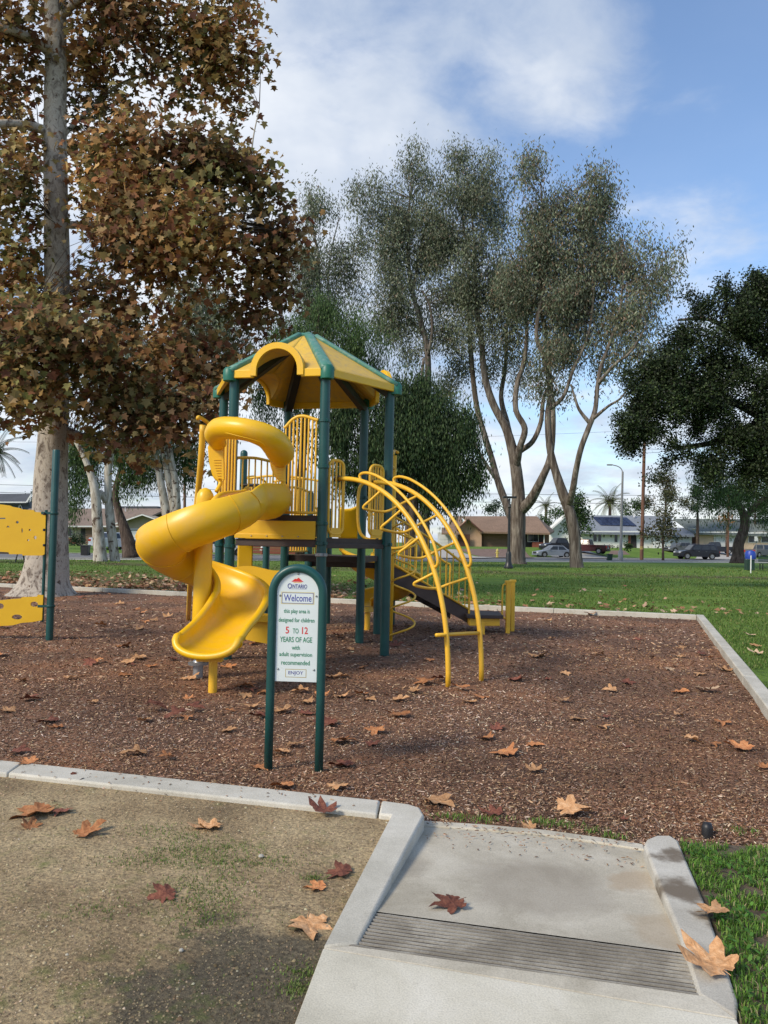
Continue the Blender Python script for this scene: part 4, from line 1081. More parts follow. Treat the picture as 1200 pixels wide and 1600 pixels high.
# ------------------------------------------------------------------ vegetation
def mat_bark(name, stops, scale, stretch, bmp=.5, patch=None, attr=False):
    m, nt, b = newmat(name); n = noise_node(nt, scale, 6, .62, .6, stretch=stretch)
    col = ramp(nt, n.outputs[0], stops).outputs[0]
    if patch:
        c, sc, lo, hi = patch; v = noise_node(nt, sc, 3, .55, .8, stretch=(1, 1, .7)); r_ = ramp(nt, v.outputs[0], [(lo, (0, 0, 0)), (hi, (1, 1, 1))])
        col = mixc(nt, r_.outputs[0], col, c)
    nt.links.new(col, b.inputs['Base Color']); b.inputs['Roughness'].default_value = .9; b.inputs['Specular IOR Level'].default_value = .2
    bump(nt, b, n.outputs[0], bmp, .05); return m
M['syc_bark'] = mat_bark('sycamore_bark', [(.32, (.10, .075, .055)), (.42, (.24, .205, .17)), (.52, (.45, .40, .335)), (.62, (.37, .32, .26)), (.72, (.54, .50, .44))], 6.5, (1, 1, .55), .4, ((.105, .065, .045), 15, .62, .68))
M['euc_bark'] = mat_bark('eucalyptus_bark', [(.30, (.04, .03, .024)), (.46, (.11, .088, .072)), (.60, (.22, .19, .16)), (.74, (.38, .34, .29))], 2.2, (2.4, 2.4, .28), .5)
M['euc_pale'] = mat_bark('pale_eucalyptus_bark', [(.30, (.12, .085, .06)), (.42, (.32, .28, .225)), (.60, (.52, .48, .415))], 3.0, (1.4, 1.4, .4), .4, ((.09, .06, .045), 3.2, .55, .62))
M['dark_bark'] = mat_bark('dark_rough_bark', [(.3, (.030, .022, .018)), (.5, (.085, .062, .05)), (.7, (.16, .125, .10))], 4, (2, 2, .35), .8)
M['syc_leaf'] = attr_mat('sycamore_foliage', .75, .34, .25)
M['leaf'] = attr_mat('small_leaf_foliage', .65, .25, .3)
M['oak_leaf'] = attr_mat('oak_foliage', .6, .12, .3)

def rand_unit(n):
    v = rng.normal(size=(n, 3)); return v / np.linalg.norm(v, axis=1)[:, None]
def pick_colors(n, palette, jit=.18):
    ws = np.array([p[1] for p in palette]); ws = ws / ws.sum(); cs = np.array([p[0] for p in palette])
    i = rng.choice(len(palette), n, p=ws); c = cs[i] * (1 + rng.uniform(-jit, jit, (n, 1)))
    return np.clip(c * (1 + rng.uniform(-jit * .4, jit * .4, (n, 3))), .002, 1)
def leaf_verts(C, long, wide, L, W, template):
    """C centres, long/wide unit axes, L,W sizes (N,), template list of (u,v,w)"""
    nrm = np.cross(long, wide); T = np.array(template)
    return C[:, None, :] + long[:, None, :] * (T[None, :, 0:1] * L[:, None, None]) + wide[:, None, :] * (T[None, :, 1:2] * W[:, None, None]) + nrm[:, None, :] * (T[None, :, 2:3] * W[:, None, None])
DIAMOND = [(0, 0, 0), (.5, .5, .08), (1, 0, 0), (.5, -.5, .08)]
def limb(name, pts, Y, mat, parent, n=8, seg=5):
    """pts: (px, py, radius_px, depth offset); returns world polyline"""
    path = [A(x, y, Y + dy) for x, y, r, dy in pts]; rr = [r * (Y + dy) / F for x, y, r, dy in pts]
    sp = smoothpath(path, seg); rs = lerp_list(rr, len(sp))
    rs = [r * (1 + .05 * noise.noise(Vector((i * .9, Y, 0)))) for i, r in enumerate(rs)]
    MB().tube(sp, rs, n).build(name, mat, parent, smooth=180); return sp
def blobs_to_subs(blobs, Y, nper, dyf=.8):
    """(px,py,rx,ry[,depth offset[,density]]) to sub-clump centres"""
    out = []; rad = []
    for bl in blobs:
        x, y, rx, ry = bl[:4]; dy = bl[4] if len(bl) > 4 else 0; de = bl[5] if len(bl) > 5 else 1
        c = np.array(A(x, y, Y + dy)); a = rx * Y / F; b_ = ry * Y / F; dpt = max(a, b_) * dyf
        n = max(3, int(nper * de * (rx * ry) / 400.0))
        nm = max(2, n // 4); mids = rand_unit(nm) * (rng.uniform(0.08, 1, (nm, 1)) ** (1 / 2.1))
        v = mids[rng.integers(0, nm, n)] + rng.normal(size=(n, 3)) * .21
        out.append(c + v * np.array([a, dpt, b_]))
    return np.concatenate(out)
def airy(S_, sc, th, seed=0.0):
    v = np.array([noise.noise(Vector(p) * sc + Vector((seed, 3.7, 1.3))) for p in S_]); return S_[v > th]
def twigs(name, subs, nodes, mat, parent, r0=.05, every=1, sag=.0, nmax=2.5):
    b = MB(); P = np.array([list(p) for p in nodes])
    for i in range(0, len(subs), every):
        c = subs[i]; d = np.linalg.norm(P - c, axis=1) + np.maximum(0, P[:, 2] - c[2]) * .8
        k = int(d.argmin()); p = Vector(P[k]); q = Vector(c)
        if (q - p).length < .1: continue
        mid = p.lerp(q, .5) + Vector(rng.normal(size=3)) * (q - p).length * .09 + Vector((0, 0, .08 * (q - p).length - sag))
        pth = smoothpath([p, mid, q], 3); b.tube(pth, lerp_list([r0, r0 * .55, r0 * .2], len(pth)), 4, caps=False)
    o = b.build(name, mat, parent, smooth=180); o['kind'] = 'stuff'; return o
def foliage(name, subs, m, spread, L, W, palette, mat, parent, droop=.6, template=DIAMOND, faces=((0, 1, 2, 3),), flat=1.0, kind=None, shade=.25, limit=None):
    n = len(subs) * m
    C = np.repeat(subs, m, 0) + rng.normal(size=(n, 3)) * np.array([spread, spread, spread * flat])
    lg = rand_unit(n); lg[:, 2] -= droop * 1.6; lg /= np.linalg.norm(lg, axis=1)[:, None]
    wd = np.cross(lg, rand_unit(n)); wd /= np.linalg.norm(wd, axis=1)[:, None]
    base = np.repeat(rng.uniform(1 - shade, 1 + shade, len(subs)), m)
    col = pick_colors(n, palette) * base[:, None]
    V = leaf_verts(C, lg, wd, L * rng.uniform(.7, 1.25, n), W * rng.uniform(.7, 1.25, n), template)
    return bulk(name, V, list(faces), np.clip(col, .002, 1), mat, parent, kind)

# --- big sycamore on the left
SY = 20.0
syc = empty('sycamore_tree', G(68, 925, .06), 'tall sycamore with mottled pale trunk and rusty brown autumn leaves', 'tree')
YS = syc.location.y
tr_pts = [(66, 936, 62, 0), (67, 925, 47, 0), (70, 908, 37, 0), (74, 880, 32, 0), (77, 830, 27.5, 0), (79, 760, 25, 0), (83, 680, 22.5, 0), (86, 600, 20.5, 0), (88, 500, 19.5, 0), (89, 400, 19, 0), (87, 300, 18, 0), (86, 200, 17.5, 0), (87, 100, 16.5, 0), (87, 0, 16, 0), (90, -120, 13, 0), (96, -260, 8, 0)]
path = [A(x, y, YS) for x, y, r, d in tr_pts]; path[0].z = -.1; sp_ = smoothpath(path, 6); rs_ = lerp_list([r * YS / F for x, y, r, d in tr_pts], len(sp_))
b = MB(); rows = []
for i, p in enumerate(sp_):
    row = []
    for k in range(29):
        an = 2 * PI * k / 28; fl = max(0, 1 - i / 11.0); r_ = rs_[i] * (1 + .05 * noise.noise(Vector((math.cos(an) * 1.5, math.sin(an) * 1.5, p.z * .8))) + fl * .16 * math.sin(an * 5 + .7))
        row.append(p + Vector((math.cos(an) * r_, math.sin(an) * r_, 0)))
    rows.append(row)
b.grid(rows); b.build('trunk', M['syc_bark'], syc, smooth=180)
SL = []
for pts in ([(84, 90, 9, 0), (66, 72, 8, -.4), (30, 52, 7, -1), (-10, 40, 6, -1.6), (-90, 10, 4, -2)],
            [(84, 212, 8, 0), (60, 200, 7.5, -.3), (20, 193, 6.5, -.8), (-30, 190, 6, -1.4), (-120, 150, 4, -2.5)],
            [(90, 350, 7, 0), (130, 352, 6, .2), (190, 350, 5.2, .2), (260, 344, 4.4, .2), (320, 342, 3.8, 0), (380, 348, 2.6, -.5), (430, 360, 1.6, -1)],
            [(92, 80, 6, 0), (130, 74, 4.5, .5), (180, 60, 3.5, 1), (240, 60, 2.6, 1.4), (310, 40, 1.6, 1.6)],
            [(95, 672, 9, 0), (130, 684, 7.5, .4), (165, 692, 6, 1), (205, 697, 4, 1.6), (240, 690, 2, 2)],
            [(92, 220, 4, 0), (130, 180, 3, .6), (190, 130, 2.2, 1), (260, 110, 1.6, 1), (340, 80, 1, .6)],
            [(90, 470, 4, 0), (130, 450, 3, .8), (200, 440, 2.4, 1.2), (280, 420, 1.6, 1.2), (350, 440, 1, .8)],
            [(80, 470, 5, 0), (50, 490, 4, -1), (10, 520, 3, -2), (-40, 560, 2, -2.6)],
            [(80, 260, 5, 0), (50, 270, 4, .6), (30, 290, 3, 1.2), (-20, 310, 2, 1.8)],
            [(92, 560, 4, 0), (140, 560, 3, .8), (220, 580, 2.2, 1), (300, 600, 1.4, 1), (350, 600, 1, .8)],
            [(380, 345, 2.4, -.5), (390, 280, 1.6, -.8), (395, 220, 1.2, -1), (405, 170, .8, -1)],
            [(90, 30, 6, 0), (150, -20, 5, -1), (240, -60, 3.6, -2), (330, -80, 2, -2.4)]):
    SL += limb('branch', pts, YS, M['syc_bark'], syc, 8)
syc_blobs = [(20, 30, 70, 55, -1), (150, 30, 60, 55, 0), (230, 40, 70, 60, 0, .85), (310, 40, 60, 50, 0), (370, 25, 34, 34, 0, .7), (365, 90, 42, 34, 0, .7), (150, 130, 55, 50, 1, .8), (300, 120, 62, 46, 0, .8), (375, 150, 34, 32, 0, .55),
             (20, 130, 45, 50, 0, .8), (20, 230, 50, 60, 0, .8), (25, 330, 55, 60, -1), (140, 230, 36, 50, 1, .8), (150, 320, 40, 50, 0, .8), (215, 170, 50, 40, .5, .6),
             (205, 250, 62, 48, -1.2), (280, 250, 66, 50, -1.6), (340, 270, 50, 44, -1.4), (210, 330, 66, 56, -1.8), (290, 345, 70, 56, -2.2), (340, 390, 55, 40, -1.6), (230, 400, 56, 44, -2.0),
             (405, 260, 28, 24, -1, .6), (420, 310, 36, 28, -1, .8), (440, 360, 40, 36, -1), (440, 415, 42, 42, -.6), (410, 460, 44, 38, -.4, .8), (380, 480, 34, 30, 0, .6), (395, 500, 26, 24, -.5, .6), (300, 480, 45, 34, 1, .5),
             (20, 420, 50, 50, 0), (30, 500, 60, 46, -1.6), (90, 520, 60, 40, -2.6), (40, 580, 62, 46, -2.2), (120, 560, 50, 42, -1.8, .9), (130, 450, 45, 45, 0, .8), (180, 480, 50, 44, 0, .7), (210, 560, 60, 46, -.6, .8), (290, 570, 60, 44, -1, .8), (340, 560, 34, 40, -1, .8),
             (170, 640, 60, 36, -.8, .9), (240, 640, 60, 40, -1.2, .9), (310, 650, 42, 40, -1.6, .8), (60, 620, 50, 30, -2.4, .8), (10, 640, 30, 20, -2.4, .7), (230, 690, 60, 22, -1, .6), (330, 700, 26, 36, -1.2, .6), (150, 690, 40, 14, -.4, .6),
             (200, -60, 160, 50, 0, .6), (330, -60, 70, 40, 0, .6), (40, -60, 110, 50, 0, .6)]
subs = blobs_to_subs(syc_blobs, YS, 9.5, .8)
# keep the trunk in sight: clear leaf clumps in front of most of its height
def clear_front(S_, x0, x1, y0, y1, Yf, keep=.12):
    keepm = np.ones(len(S_), bool)
    for i, p in enumerate(S_):
        v = Vector(p) - EYE; dz = v.dot(_f); px_ = 600 + F * v.dot(CR) / dz; py_ = 800 - F * v.dot(CU) / dz
        if x0 < px_ < x1 and y0 < py_ < y1 and p[1] < Yf and rng.random() > keep: keepm[i] = False
    return S_[keepm]
subs = airy(subs, .8, -.46, 2)
subs = clear_front(subs, 54, 122, -50, 462, YS + .8, .0)
subs = clear_front(subs, 66, 108, 600, 720, YS + .8, .12)
twigs('twigs', subs, SL, M['dark_bark'], syc, .014, 3)
def lobed():
    """sycamore leaf outline: five pointed lobes, as (u along, v across, w out of plane)"""
    o = [(0, 0), (-.06, .20), (.10, .52), (.26, .30), (.52, .62), (.58, .24), (1.0, .0), (.58, -.24), (.52, -.62), (.26, -.30), (.10, -.52), (-.06, -.20)]
    return [(u, v, .22 * abs(v) - .12 * u * u) for u, v in o]
LB = lobed(); LBF = [(0, 1, 2, 3), (0, 3, 4, 5), (0, 5, 6, 7), (0, 7, 8, 9), (0, 9, 10, 11)]
SYC_PAL = [((.34, .19, .070), 3), ((.24, .115, .048), 3), ((.15, .060, .032), 2.2), ((.16, .125, .045), 2.2), ((.42, .28, .13), 2), ((.24, .185, .07), 1.6), ((.09, .075, .03), 1.2)]
n_l = 13; spread = .30
n = len(subs) * n_l
Cn = np.repeat(subs, n_l, 0) + rng.normal(size=(n, 3)) * spread
lg = rand_unit(n) * .75; lg[:, 2] -= .55; lg /= np.linalg.norm(lg, axis=1)[:, None]
up_ = rand_unit(n) * .6 + np.array([0, -.7, .8]); wd = np.cross(up_, lg); wd /= np.linalg.norm(wd, axis=1)[:, None]
sz_ = rng.uniform(.10, .225, n)
VAR = [LB, [(u, v * .82, -.30 * abs(v) + .10 * u * u) for u, v, w_ in LB], [(u, v * 1.1, .35 * v * u + .15 * abs(v) - .25 * u * u) for u, v, w_ in LB]]
col = pick_colors(n, SYC_PAL)
tint = np.array([noise.noise(Vector(p_) * .55) for p_ in subs]); tint = np.clip(tint * 2.4 + rng.normal(0, .25, len(subs)), -1, 1)
tc_ = np.where(tint[:, None] > 0, 1 + tint[:, None] * np.array([[.45, .42, .30]]), 1 + tint[:, None] * np.array([[.35, .38, .30]]))
grn = np.clip(np.array([noise.noise(Vector(p_) * .45 + Vector((7, 3, 1))) for p_ in subs]) * 3 - .1, 0, 1)[:, None]
tc_ = tc_ * (1 + grn * np.array([[-.20, .0, -.12]]))
col = col * np.repeat(tc_, n_l, 0)
# the 300 nearest leaves in the frame stand as parts, the rest as one mass
Vc = Cn - np.array(EYE); dz = Vc @ np.array(_f); ppx = 600 + F * (Vc @ np.array(CR)) / dz; ppy = 800 - F * (Vc @ np.array(CU)) / dz
inside = (ppx > 5) & (ppx < 600) & (ppy > 5) & (ppy < 780)
score = np.where(inside, sz_ / dz, 0); big = np.argsort(-score)[:300]
mask = np.ones(n, bool); mask[big] = False
for vi in range(3):
    mk = mask & (np.arange(n) % 3 == vi); bulk('leaf_mass', leaf_verts(Cn[mk], lg[mk], wd[mk], sz_[mk], sz_[mk], VAR[vi]), LBF, np.clip(col[mk], .002, 1), M['syc_leaf'], syc, 'stuff')
leafmes = []
for ci in range(5):
    me = bpy.data.meshes.new('leaf'); me.from_pydata([Vector(t) for t in LB], [], LBF); me.update()
    ca = me.color_attributes.new('Col', 'FLOAT_COLOR', 'POINT'); cc = SYC_PAL[(0, 1, 4, 5, 2)[ci]][0]
    ca.data.foreach_set('color', np.tile((*cc, 1.0), len(LB)).astype(np.float32)); me.materials.append(M['syc_leaf']); leafmes.append(me)
for k, i in enumerate(big):
    o = link('leaf', leafmes[k % 5], Vector(Cn[i]), syc); L_ax, W_ax = Vector(lg[i]), Vector(wd[i]); N_ax = L_ax.cross(W_ax)
    o.rotation_mode = 'QUATERNION'; o.rotation_quaternion = Matrix((L_ax, W_ax, N_ax)).transposed().to_quaternion(); o.scale = (sz_[i],) * 3

# --- eucalyptus trees
EUC_PAL = [((.13, .155, .090), 3), ((.175, .20, .125), 3), ((.25, .27, .19), 2.2), ((.20, .16, .11), .8), ((.065, .085, .055), 2)]
EUC_WARM = EUC_PAL + [((.22, .155, .10), 1.6)]
def euc(name, label, base, limbs, blobs, Y=None, bark='euc_bark', pal=EUC_PAL, nper=11, m=125, spread=.50, L=.27, W=.078, group=None, twr=.05):
    bp = G(base[0], base[1], .06); Y = Y or bp.y
    t = empty('eucalyptus_tree', (A(base[0], base[1], Y).x, Y, .06), label, 'tree', group)
    nodes = []
    for i, l in enumerate(limbs):
        spn = limb('trunk' if i == 0 else 'branch', l, Y, M[bark], t, 12 if i == 0 else 8); nodes += spn[len(spn) // 3:] if i == 0 else spn
    S_ = airy(blobs_to_subs(blobs, Y, nper), .42, -.24, base[0] * .1)
    twigs('twigs', S_, nodes, M[bark], t, .032, 2)
    foliage('crown', S_, m, spread, L, W, pal, M['leaf'], t, droop=.8, kind='stuff', flat=1.3, shade=.32)
    return t
euc('eucalyptus_tree', 'tall eucalyptus with a pale trunk forking into many stems behind the lamp post', (807, 881), [
    [(808, 884, 17, 0), (807, 874, 14, 0), (808, 840, 13, 0), (809, 805, 12.5, 0), (810, 770, 10, 0), (806, 730, 9, 0), (800, 700, 8, 0), (790, 668, 6.5, 0), (770, 630, 6, 0), (757, 585, 5.2, 0), (752, 530, 4.4, 0), (745, 480, 3.4, 0), (742, 400, 2.2, 0), (735, 300, 1.2, 0)],
    [(806, 822, 8, 0), (792, 790, 6.2, 1), (778, 752, 5.2, 1.5), (768, 715, 4.6, 2), (757, 680, 4.6, 2), (745, 635, 4.2, 2), (738, 580, 4, 2), (734, 520, 3.6, 2), (733, 470, 3, 2), (728, 380, 2, 2), (715, 290, 1.2, 2)],
    [(812, 800, 9, 0), (830, 780, 8, -1), (848, 745, 6, -2), (860, 712, 5, -2), (864, 650, 4.4, -2), (858, 580, 4, -2), (853, 520, 3.6, -2), (843, 470, 3, -2), (850, 380, 2, -2), (845, 290, 1.2, -2)],
    [(800, 700, 6, 0), (792, 660, 4.6, 1), (783, 620, 4, 1.5), (790, 570, 3.2, 2), (792, 500, 2.6, 2)],
    [(806, 730, 7, 0), (812, 700, 5.4, -1), (820, 670, 5, -1.5), (806, 640, 4.4, -1.5), (808, 600, 4, -1), (820, 560, 3.4, -1), (824, 500, 2.6, -1)],
    [(812, 705, 5, 0), (832, 690, 4, -1), (845, 660, 3.6, -1), (850, 620, 3, -1), (866, 590, 2.4, -1)],
    [(777, 752, 3.0, 1.5), (755, 718, 2.6, 1.7), (728, 670, 2, 3), (712, 645, 1.4, 3)]],
    [(720, 245, 28, 26, 0, .7), (745, 280, 36, 30, 0), (715, 300, 36, 40, 0), (760, 330, 40, 36, 0), (725, 370, 46, 44, 0), (770, 400, 50, 44, 0), (720, 440, 40, 40, 0), (765, 465, 55, 40, 0), (800, 440, 36, 36, 0), (700, 500, 36, 36, 1, .7), (750, 520, 46, 28, 0, .8), (690, 380, 26, 36, 1, .7), (812, 540, 44, 34, 0, .9), (775, 590, 26, 26, 2, .4), (832, 600, 22, 20, 0, .35), (725, 560, 28, 30, 3, .6), (705, 620, 26, 36, 3, .6), (800, 490, 40, 30, 0)])
euc('eucalyptus_tree', 'leaning eucalyptus with a dark forked trunk left of the street light', (901, 887), [
    [(902, 892, 13, 0), (901, 885, 11, 0), (899, 860, 9.6, 0), (897, 830, 9.2, 0), (890, 800, 8.8, 0), (879, 770, 8, 0), (869, 740, 6.6, 0), (862, 715, 6, 0), (858, 690, 5.4, 0), (856, 650, 5, 0), (860, 610, 4.4, 0), (850, 560, 4, 0), (838, 520, 3.4, 0), (850, 440, 2.6, 0), (860, 340, 1.6, 0)],
    [(888, 790, 6.6, 0), (895, 765, 5.2, -1), (900, 735, 4.8, -1.5), (908, 700, 4.6, -2), (920, 668, 4.4, -2), (930, 640, 4, -2), (934, 600, 3.4, -2), (940, 570, 3, -2), (955, 530, 2.6, -2), (968, 490, 2, -2), (975, 420, 1.3, -2)],
    [(922, 662, 3.4, -2), (905, 640, 2.6, -2), (898, 620, 1.8, -2), (892, 600, 1.2, -2)],
    [(926, 655, 3, -2), (950, 635, 2.2, -3), (970, 622, 1.6, -4), (985, 600, 1, -4)],
    [(934, 600, 3, -2), (960, 570, 2.4, -3), (985, 550, 1.8, -4), (1010, 510, 1.2, -4)],
    [(857, 640, 3.6, 0), (880, 620, 3, -1), (895, 580, 2.4, -1), (920, 520, 2, -1), (930, 440, 1.4, -1)]],
    [(838, 275, 28, 26, 0, .75), (850, 320, 34, 30, 0), (920, 300, 42, 34, 0, .75), (955, 330, 34, 34, 0, .6), (900, 360, 52, 34, 0), (835, 380, 40, 40, 0), (940, 380, 44, 36, 0, .8), (880, 420, 60, 40, 0), (950, 430, 46, 36, 0), (850, 470, 54, 40, 0), (910, 480, 54, 36, 0), (1000, 430, 36, 36, -2, .5), (1030, 400, 26, 26, -3, .4), (1010, 480, 36, 34, -3, .6), (970, 500, 40, 36, -2, .8), (1045, 440, 22, 24, -4, .35), (880, 540, 54, 40, 0), (950, 560, 40, 34, -1, .7), (1000, 560, 30, 34, -3, .5), (850, 590, 30, 26, 0, .5), (905, 610, 34, 30, 0, .5), (820, 440, 34, 36, 0), (990, 620, 16, 12, -4, .3), (1010, 375, 16, 14, -3, .3)], pal=EUC_WARM)
euc('eucalyptus_tree', 'eucalyptus with a pinkish trunk rising just right of the tower roof', (664, 868), [
    [(662, 870, 10, 0), (663, 800, 8, 0), (662, 740, 7, 0), (666, 690, 6.2, 0), (666, 640, 5.6, 0), (669, 590, 5, 0), (667, 540, 4.6, 0), (658, 505, 4.2, 0), (648, 470, 3.6, 0), (640, 430, 3.2, 0), (638, 380, 2.4, 0), (640, 310, 1.4, 0)],
    [(667, 540, 3.6, 0), (660, 520, 3, 1), (640, 500, 2.6, 1), (628, 485, 2.2, 1), (615, 440, 1.6, 1), (600, 400, 1, 1)],
    [(668, 560, 3, 0), (675, 520, 2.4, -1), (672, 480, 2, -1), (660, 455, 1.6, -1)],
    [(666, 610, 3, 0), (660, 590, 2.6, -.6), (662, 560, 2.2, -.6)],
    [(645, 455, 2.4, 0), (655, 400, 2, 0), (668, 340, 1.4, 0)]],
    [(640, 255, 24, 24, 0, .6), (655, 290, 34, 30, 0, .8), (580, 290, 32, 30, 0, .6), (600, 320, 40, 34, 0, .7), (640, 350, 52, 40, 0), (580, 350, 32, 34, 0, .6), (620, 400, 50, 40, 0), (670, 410, 36, 40, 0, .8), (630, 450, 54, 36, 0, .9), (600, 380, 36, 34, 0, .8), (690, 460, 36, 30, 0, .6), (640, 500, 50, 34, 1, .6), (600, 520, 36, 34, 2, .7), (690, 520, 34, 30, 0, .6), (620, 560, 44, 26, 2, .7), (560, 320, 18, 26, 0, .35)], Y=58)
euc('eucalyptus_tree', 'slender eucalyptus with thin pale stems behind the left of the tower roof', (500, 868), [
    [(508, 870, 8, 0), (506, 740, 6, 0), (506, 620, 5, 0), (504, 560, 4, 0), (500, 500, 3.4, 0), (498, 450, 2.8, 0), (497, 400, 2.2, 0), (488, 350, 1.6, 0), (484, 300, 1, 0)],
    [(504, 560, 3, 0), (514, 500, 2.2, 0), (513, 450, 1.8, 0), (516, 400, 1.2, 0), (530, 340, .8, 0)],
    [(503, 540, 3, 0), (490, 500, 2.4, 0), (480, 460, 1.8, 0), (470, 430, 1.2, 0)]],
    [(485, 300, 32, 28, 0, .55), (478, 340, 30, 34, 0, .6), (520, 330, 26, 26, 0, .35), (490, 390, 34, 34, 0, .7), (475, 430, 30, 34, 0, .9), (530, 400, 28, 30, 0, .6), (545, 440, 34, 36, 0, .8), (500, 460, 40, 34, 0, .8), (555, 380, 24, 30, 0, .6), (530, 500, 44, 32, 0, .8), (480, 480, 34, 24, 0)], Y=60, bark='euc_pale')
euc('eucalyptus_tree', 'eucalyptus with three light stems spreading just left of the slide', (262, 858), [
    [(268, 862, 12, 0), (266, 840, 10, 0), (262, 815, 8, 0), (256, 780, 6.6, 0), (249, 740, 5.4, 0), (243, 700, 4.6, 0), (240, 640, 4, 0), (250, 560, 3, 0)],
    [(268, 835, 8, 0), (272, 800, 7, 0), (266, 760, 6, 0), (258, 715, 5.4, 0), (256, 660, 4.6, 0), (290, 560, 3.4, 0), (320, 500, 2.6, 0), (335, 440, 1.4, 0)],
    [(274, 820, 7, 0), (276, 790, 6.6, 0), (273, 750, 5.8, 0), (266, 710, 5, 0), (262, 660, 4.4, 0), (300, 600, 3.4, 0), (316, 560, 3, 0), (310, 480, 2.2, 0), (300, 440, 1.2, 0)]],
    [(300, 470, 40, 40, 0, .6), (340, 500, 40, 40, 0, .6), (280, 540, 46, 44, 0, .7), (350, 560, 40, 44, 0, .6), (300, 610, 44, 34, 0, .6), (230, 600, 40, 40, 0, .6), (250, 660, 40, 30, 0, .6), (200, 520, 36, 44, 0, .6), (330, 640, 34, 40, 0, .6), (220, 690, 26, 24, 0, .5)], Y=48, bark='euc_pale')
euc('eucalyptus_tree', 'twin stemmed white eucalyptus with brown lower bark right of the sycamore', (160, 880), [
    [(158, 884, 13, 0), (157, 876, 11, 0), (155, 850, 9.4, 0), (152, 815, 8, 0), (150, 780, 7.6, 0), (146, 755, 6.4, 0), (138, 730, 5, 0), (127, 705, 4, 0), (115, 685, 3, 0)],
    [(182, 886, 9, .6), (180, 878, 8, .6), (176, 845, 7.4, .6), (172, 810, 7.4, .6), (169, 770, 6, .6), (169, 735, 6, .6), (171, 705, 7, .6), (166, 650, 6, .6), (160, 560, 4, .6)],
    [(150, 782, 6, 0), (157, 770, 5, .3), (166, 785, 5, .5)]],
    [(130, 600, 44, 40, 1, .5), (190, 590, 44, 44, 1, .5), (160, 540, 50, 44, 1, .5)], Y=43, bark='euc_pale')

# --- weeping pepper trees and other park trees
PEP_PAL = [((.055, .10, .030), 3), ((.08, .14, .042), 3), ((.12, .185, .06), 1.6), ((.032, .058, .02), 2)]
PEP_DARK = [((.040, .072, .026), 3), ((.062, .105, .038), 2), ((.09, .14, .05), 1), ((.022, .042, .016), 2)]
def pepper(label, Y, base, limbs, blobs, pal=PEP_PAL, nper=14, m=130, bark='dark_bark', strands=True, spread=.34, L=.25, W=.055, name='pepper_tree', extra_group=None, droop=1.6, flat=1.9):
    t = empty(name, (A(base[0], base[1], Y).x, Y, yardz(A(base[0], base[1], Y).x, Y)), label, 'tree', extra_group)
    nodes = []
    for i, l in enumerate(limbs): nodes += limb('trunk' if i == 0 else 'branch', l, Y, M[bark], t, 12 if i == 0 else 8)
    S_ = airy(blobs_to_subs(blobs, Y, nper), .5, -.30, base[0] * .1)
    twigs('twigs', S_, nodes, M[bark], t, .03, 3)
    foliage('crown', S_, m, spread, L, W, pal, M['leaf'], t, droop=droop, kind='stuff', flat=flat)
    return t
pepper('broad weeping green pepper tree directly behind the tower and arched climber', 46, (650, 868),
       [[(640, 872, 11, 0), (641, 830, 9, 0), (646, 780, 8, 0), (640, 730, 6, 0), (630, 680, 4, 0)], [(646, 780, 6, 0), (670, 740, 5, 0), (700, 700, 4, 0), (720, 670, 2, 0)], [(641, 800, 6, 0), (610, 760, 5, 0), (580, 700, 3, 0)]],
       [(640, 620, 36, 24, 0), (600, 640, 40, 30, 0), (670, 640, 40, 30, 0), (700, 680, 44, 36, 0), (640, 690, 60, 44, 0), (580, 700, 44, 40, 0), (720, 730, 34, 36, 0), (660, 750, 50, 34, 1, .8), (700, 770, 36, 26, 0), (735, 690, 22, 30, 0, .6), (600, 770, 44, 26, 1, .8), (560, 740, 34, 34, 0, .8), (738, 745, 16, 30, 0, .5), (520, 680, 30, 40, 0, .8), (540, 640, 30, 30, 0, .8)], pal=PEP_DARK, nper=19, W=.07)
pepper('light green pepper tree showing above and left of the tower roof', 52, (470, 868),
       [[(470, 872, 9, 0), (470, 760, 7, 0), (480, 640, 5, 0), (500, 560, 3, 0)]],
       [(500, 500, 44, 20, 0), (540, 520, 44, 30, 0), (460, 530, 36, 30, 0), (500, 550, 60, 34, 0), (570, 560, 34, 34, 0), (440, 570, 30, 34, 0, .8), (470, 600, 44, 36, 0), (540, 600, 40, 34, 0), (420, 620, 24, 36, 0, .8), (440, 660, 30, 30, 0, .6)])
pepper('drooping pepper tree filling the gap right of the sycamore trunk', 50, (195, 862),
       [[(205, 872, 14, 0), (201, 850, 11, 0), (194, 825, 8, 0), (186, 800, 6, 0), (180, 770, 5, 0), (190, 730, 4, 0)], [(190, 760, 4, 0), (230, 730, 3, 0), (280, 710, 2, 0)]],
       [(128, 730, 26, 34, 0), (120, 770, 16, 22, 0, .8), (150, 720, 30, 30, 1, .8), (200, 710, 40, 26, 0), (250, 715, 40, 24, 0), (290, 725, 30, 26, 0, .7), (215, 740, 26, 22, 0, .8), (120, 700, 26, 24, 0), (190, 755, 14, 20, 0, .7), (300, 700, 30, 20, 0, .7)], spread=.30)
